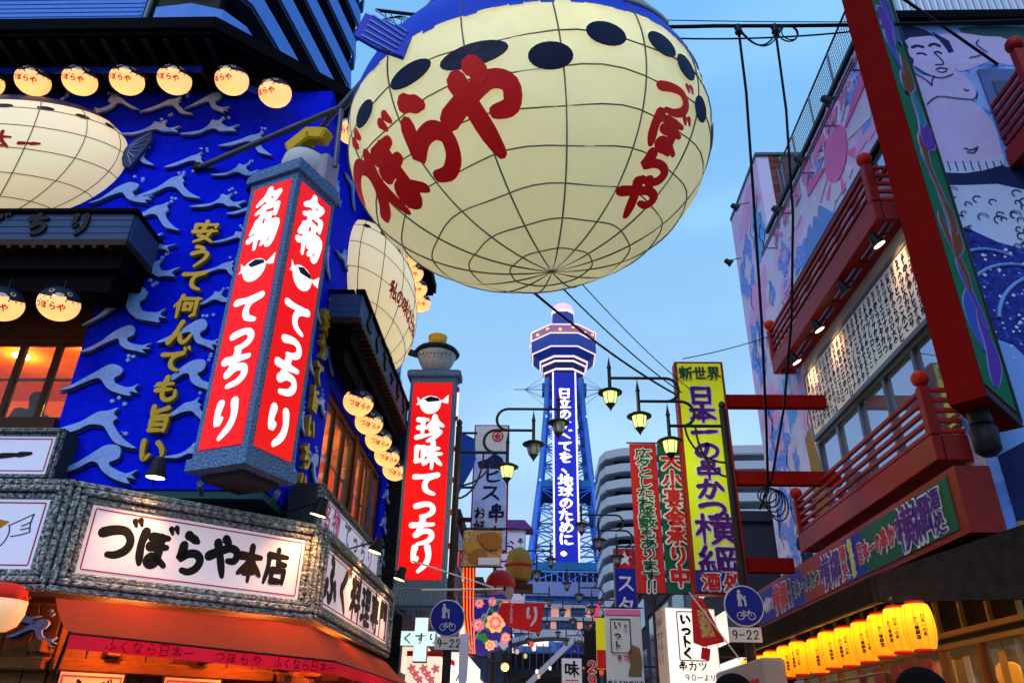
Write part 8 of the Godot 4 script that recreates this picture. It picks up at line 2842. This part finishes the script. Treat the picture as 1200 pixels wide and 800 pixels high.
func people() -> void:
	var V := func(x: float, y: float, z: float) -> Vector3: return Vector3(x, y, z)
	# standing figure seen from behind, feet at the origin
	var bones := [[Vector3(0, 1.62, 0), 0.085, Vector3(0, 1.56, -0.02), 0.075], [Vector3(0, 1.50, 0), 0.05, Vector3(0, 1.42, 0), 0.055], [Vector3(-0.13, 1.36, 0), 0.08, Vector3(0.13, 1.36, 0), 0.08], [Vector3(0, 1.28, 0), 0.14, Vector3(0, 1.02, 0), 0.125], [Vector3(-0.07, 0.94, 0), 0.11, Vector3(0.07, 0.94, 0), 0.11]]
	for s in [-1.0, 1.0]:
		bones.append_array([[Vector3(0.19 * s, 1.37, 0), 0.055, Vector3(0.24 * s, 1.08, 0.02), 0.045], [Vector3(0.24 * s, 1.08, 0.02), 0.043, Vector3(0.24 * s, 0.84, -0.06), 0.032], [Vector3(0.24 * s, 0.83, -0.06), 0.034, Vector3(0.235 * s, 0.74, -0.08), 0.024],
			[Vector3(0.095 * s, 0.90, 0), 0.09, Vector3(0.10 * s, 0.50, 0), 0.062], [Vector3(0.10 * s, 0.50, 0), 0.06, Vector3(0.10 * s, 0.09, 0.02), 0.04], [Vector3(0.10 * s, 0.05, 0.02), 0.042, Vector3(0.11 * s, 0.04, -0.14), 0.035]])
	var body := person_mesh(bones, 0.03)
	var hair := person_mesh([[Vector3(0, 1.63, 0.005), 0.102, Vector3(0, 1.58, 0.03), 0.095]], 0.02)
	var seated := []
	for k in 5: seated.append([bones[k][0] - Vector3(0, 0.44, 0), bones[k][1], bones[k][2] - Vector3(0, 0.44, 0), bones[k][3]])
	for s in [-1.0, 1.0]:
		seated.append_array([[Vector3(0.19 * s, 0.93, 0), 0.055, Vector3(0.25 * s, 0.66, -0.05), 0.045], [Vector3(0.25 * s, 0.66, -0.05), 0.043, Vector3(0.16 * s, 0.62, -0.28), 0.032], [Vector3(0.16 * s, 0.62, -0.28), 0.034, Vector3(0.13 * s, 0.62, -0.37), 0.024],
			[Vector3(0.09 * s, 0.50, 0), 0.09, Vector3(0.11 * s, 0.50, -0.40), 0.065], [Vector3(0.11 * s, 0.49, -0.41), 0.06, Vector3(0.11 * s, 0.09, -0.38), 0.04], [Vector3(0.11 * s, 0.05, -0.38), 0.042, Vector3(0.12 * s, 0.04, -0.52), 0.035]])
	var body2 := person_mesh(seated, 0.03)
	var stool := thing("stool", "round wooden stool under the diner behind the orange window", "stool", Vector3(-7.0, 4.35, -9.62))
	var sst := new_st()
	lathe(sst, [[0.16, 0.36], [0.18, 0.38], [0.18, 0.41]], 14)
	part(sst, "seat", M.wood_warm, stool, true)
	for k in 4:
		sst = new_st()
		var a := TAU * (k + 0.5) / 4
		tube(sst, [Vector3(cos(a) * 0.12, 0.37, sin(a) * 0.12), Vector3(cos(a) * 0.17, 0.0, sin(a) * 0.17)], 0.018, 6)
		part(sst, "leg", M.wood_warm, stool, true)
	var spots := [[Vector3(1.02, 0.0, -4.35), 0.2, "person with black hair in dark clothes walking below the blue sign", 1.04], [Vector3(1.62, 0.0, -3.55), -0.3, "person with black hair in dark clothes walking below the yellow lanterns", 1.03], [Vector3(-7.0, 4.35, -9.62), 0.9, "diner with dark hair seen behind the orange dining-room window", 1.0]]
	for s in spots:
		var t := thing("person", s[2], "person", s[0], "people")
		var m := MeshInstance3D.new()
		var sits: bool = s[0].y > 1.0
		m.mesh = body2 if sits else body
		m.name = "body"
		m.material_override = mat("dark_clothes", lin(0.02, 0.02, 0.03), 0.85)
		t.add_child(m, true)
		var h := MeshInstance3D.new()
		h.mesh = hair
		h.name = "hair"
		h.material_override = M.hair
		if sits: h.position.y = -0.44
		t.add_child(h, true)
		t.rotation.y = s[1]
		t.scale = Vector3.ONE * s[3]

func _ready() -> void:
	# ---- camera
	var cam := Camera3D.new()
	cam.name = "camera"
	cam.fov = 48.42
	cam.near = 0.05
	cam.far = 2000.0
	cam.transform = Transform3D(Basis(Vector3(0.99944, 0.01808, -0.02803), Vector3(-0.00331, 0.88856, 0.45874), Vector3(0.03320, -0.45839, 0.88812)).orthonormalized(), Vector3(0, 1.5, 0))
	add_child(cam)
	cam.current = true
	# ---- sky, dusk light and exposure
	var env := Environment.new()
	env.background_mode = Environment.BG_SKY
	var sm := ProceduralSkyMaterial.new()
	sm.sky_top_color = Color(0.46, 0.74, 0.98)
	sm.sky_horizon_color = Color(0.82, 0.93, 1.0)
	sm.sky_curve = 0.32
	sm.ground_bottom_color = Color(0.10, 0.10, 0.14)
	sm.ground_horizon_color = Color(0.20, 0.22, 0.30)
	sm.sun_angle_max = 1.0
	# thin high cloud
	var cn := FastNoiseLite.new()
	cn.seed = 4
	cn.frequency = 1.1
	cn.fractal_octaves = 5
	var ci := Image.create(512, 256, false, Image.FORMAT_RGBA8)
	for y in 256:
		var la := PI * (0.5 - (y + 0.5) / 256.0)
		for x in 512:
			var lo := TAU * (x + 0.5) / 512.0
			var v := cn.get_noise_3d(cos(la) * cos(lo) * 1.3, sin(la) * 4.0, cos(la) * sin(lo) * 1.3)
			ci.set_pixel(x, y, Color(0.9, 0.95, 1.0, smoothstep(0.0, 0.55, v) * 0.22))
	sm.sky_cover = ImageTexture.create_from_image(ci)
	sm.sky_cover_modulate = Color(0.7, 0.8, 0.9)
	var sky := Sky.new()
	sky.sky_material = sm
	env.sky = sky
	env.tonemap_mode = Environment.TONE_MAPPER_LINEAR
	env.tonemap_exposure = 1.0
	env.sdfgi_enabled = true
	env.ssao_enabled = true
	env.ssil_enabled = true
	var we := WorldEnvironment.new()
	we.environment = env
	add_child(we)
	var sun := DirectionalLight3D.new()
	sun.light_energy = 0.4
	sun.light_color = Color(0.86, 0.90, 1.0)
	sun.light_angular_distance = 30.0
	sun.shadow_enabled = true
	add_child(sun)
	sun.rotation_degrees = Vector3(-40, -24, 0)
	materials()
	materials_more()
	mat("tower_glass", lin(0.05, 0.08, 0.22), 0.15, {"glow": Color(0.20, 0.28, 0.75), "power": 0.35})
	mat("tower_rose", lin(0.30, 0.16, 0.25), 0.3, {"glow": Color(0.62, 0.42, 0.55), "power": 0.5})
	mat("tower_lampspot", lin(0.8, 0.6, 0.4), 0.3, {"glow": Color(1.0, 0.72, 0.40), "power": 1.3})
	mat("tower_redsign", lin(0.6, 0.1, 0.15), 0.4, {"glow": Color(0.95, 0.22, 0.32), "power": 0.6})
	mat("neon_soft", lin(0.7, 0.14, 0.03), 0.5, {"glow": Color(1.0, 0.26, 0.08), "power": 0.55})
	mat("flower_pale", lin(0.75, 0.55, 0.5), 0.4, {"glow": Color(1.0, 0.80, 0.72), "power": 0.45})
	mat("flower_sky", lin(0.2, 0.4, 0.7), 0.4, {"glow": Color(0.35, 0.55, 0.95), "power": 0.3})
	mat("tower_base", lin(0.10, 0.20, 0.55), 0.6)
	mat("tower_flood", lin(0.5, 0.6, 0.9), 0.4, {"glow": Color(0.5, 0.7, 1.0), "power": 1.2})
	mat("tower_rail", lin(0.25, 0.34, 0.66), 0.6)
	mat("concrete_dark", lin(0.05, 0.06, 0.10), 0.8)
	mat("fish_back_blue", lin(0.03, 0.05, 0.16), 0.5)
	setting()
	restaurant()
	restaurant_signs()
	half_balloon("big half puffer balloon on the side wave wall with red characters", Vector3(-8.0, 9.0, -8.70), Vector3(1.85, 1.15, 0.75), Basis.IDENTITY, "私の味は日本一", -0.94, -0.20, 0.235, 0.18)
	half_balloon("half puffer balloon on the street wall with small red characters", Vector3(-3.22, 8.85, -12.6), Vector3(1.95, 1.35, 0.85), Basis(Vector3.UP, PI / 2), "私の味は日本一", -0.62, -0.30, 0.17, 0.17)
	hanging_balloon()
	mural_building()
	street_things()
	far_tower()
	apartment_blocks()
	wires()
	people()
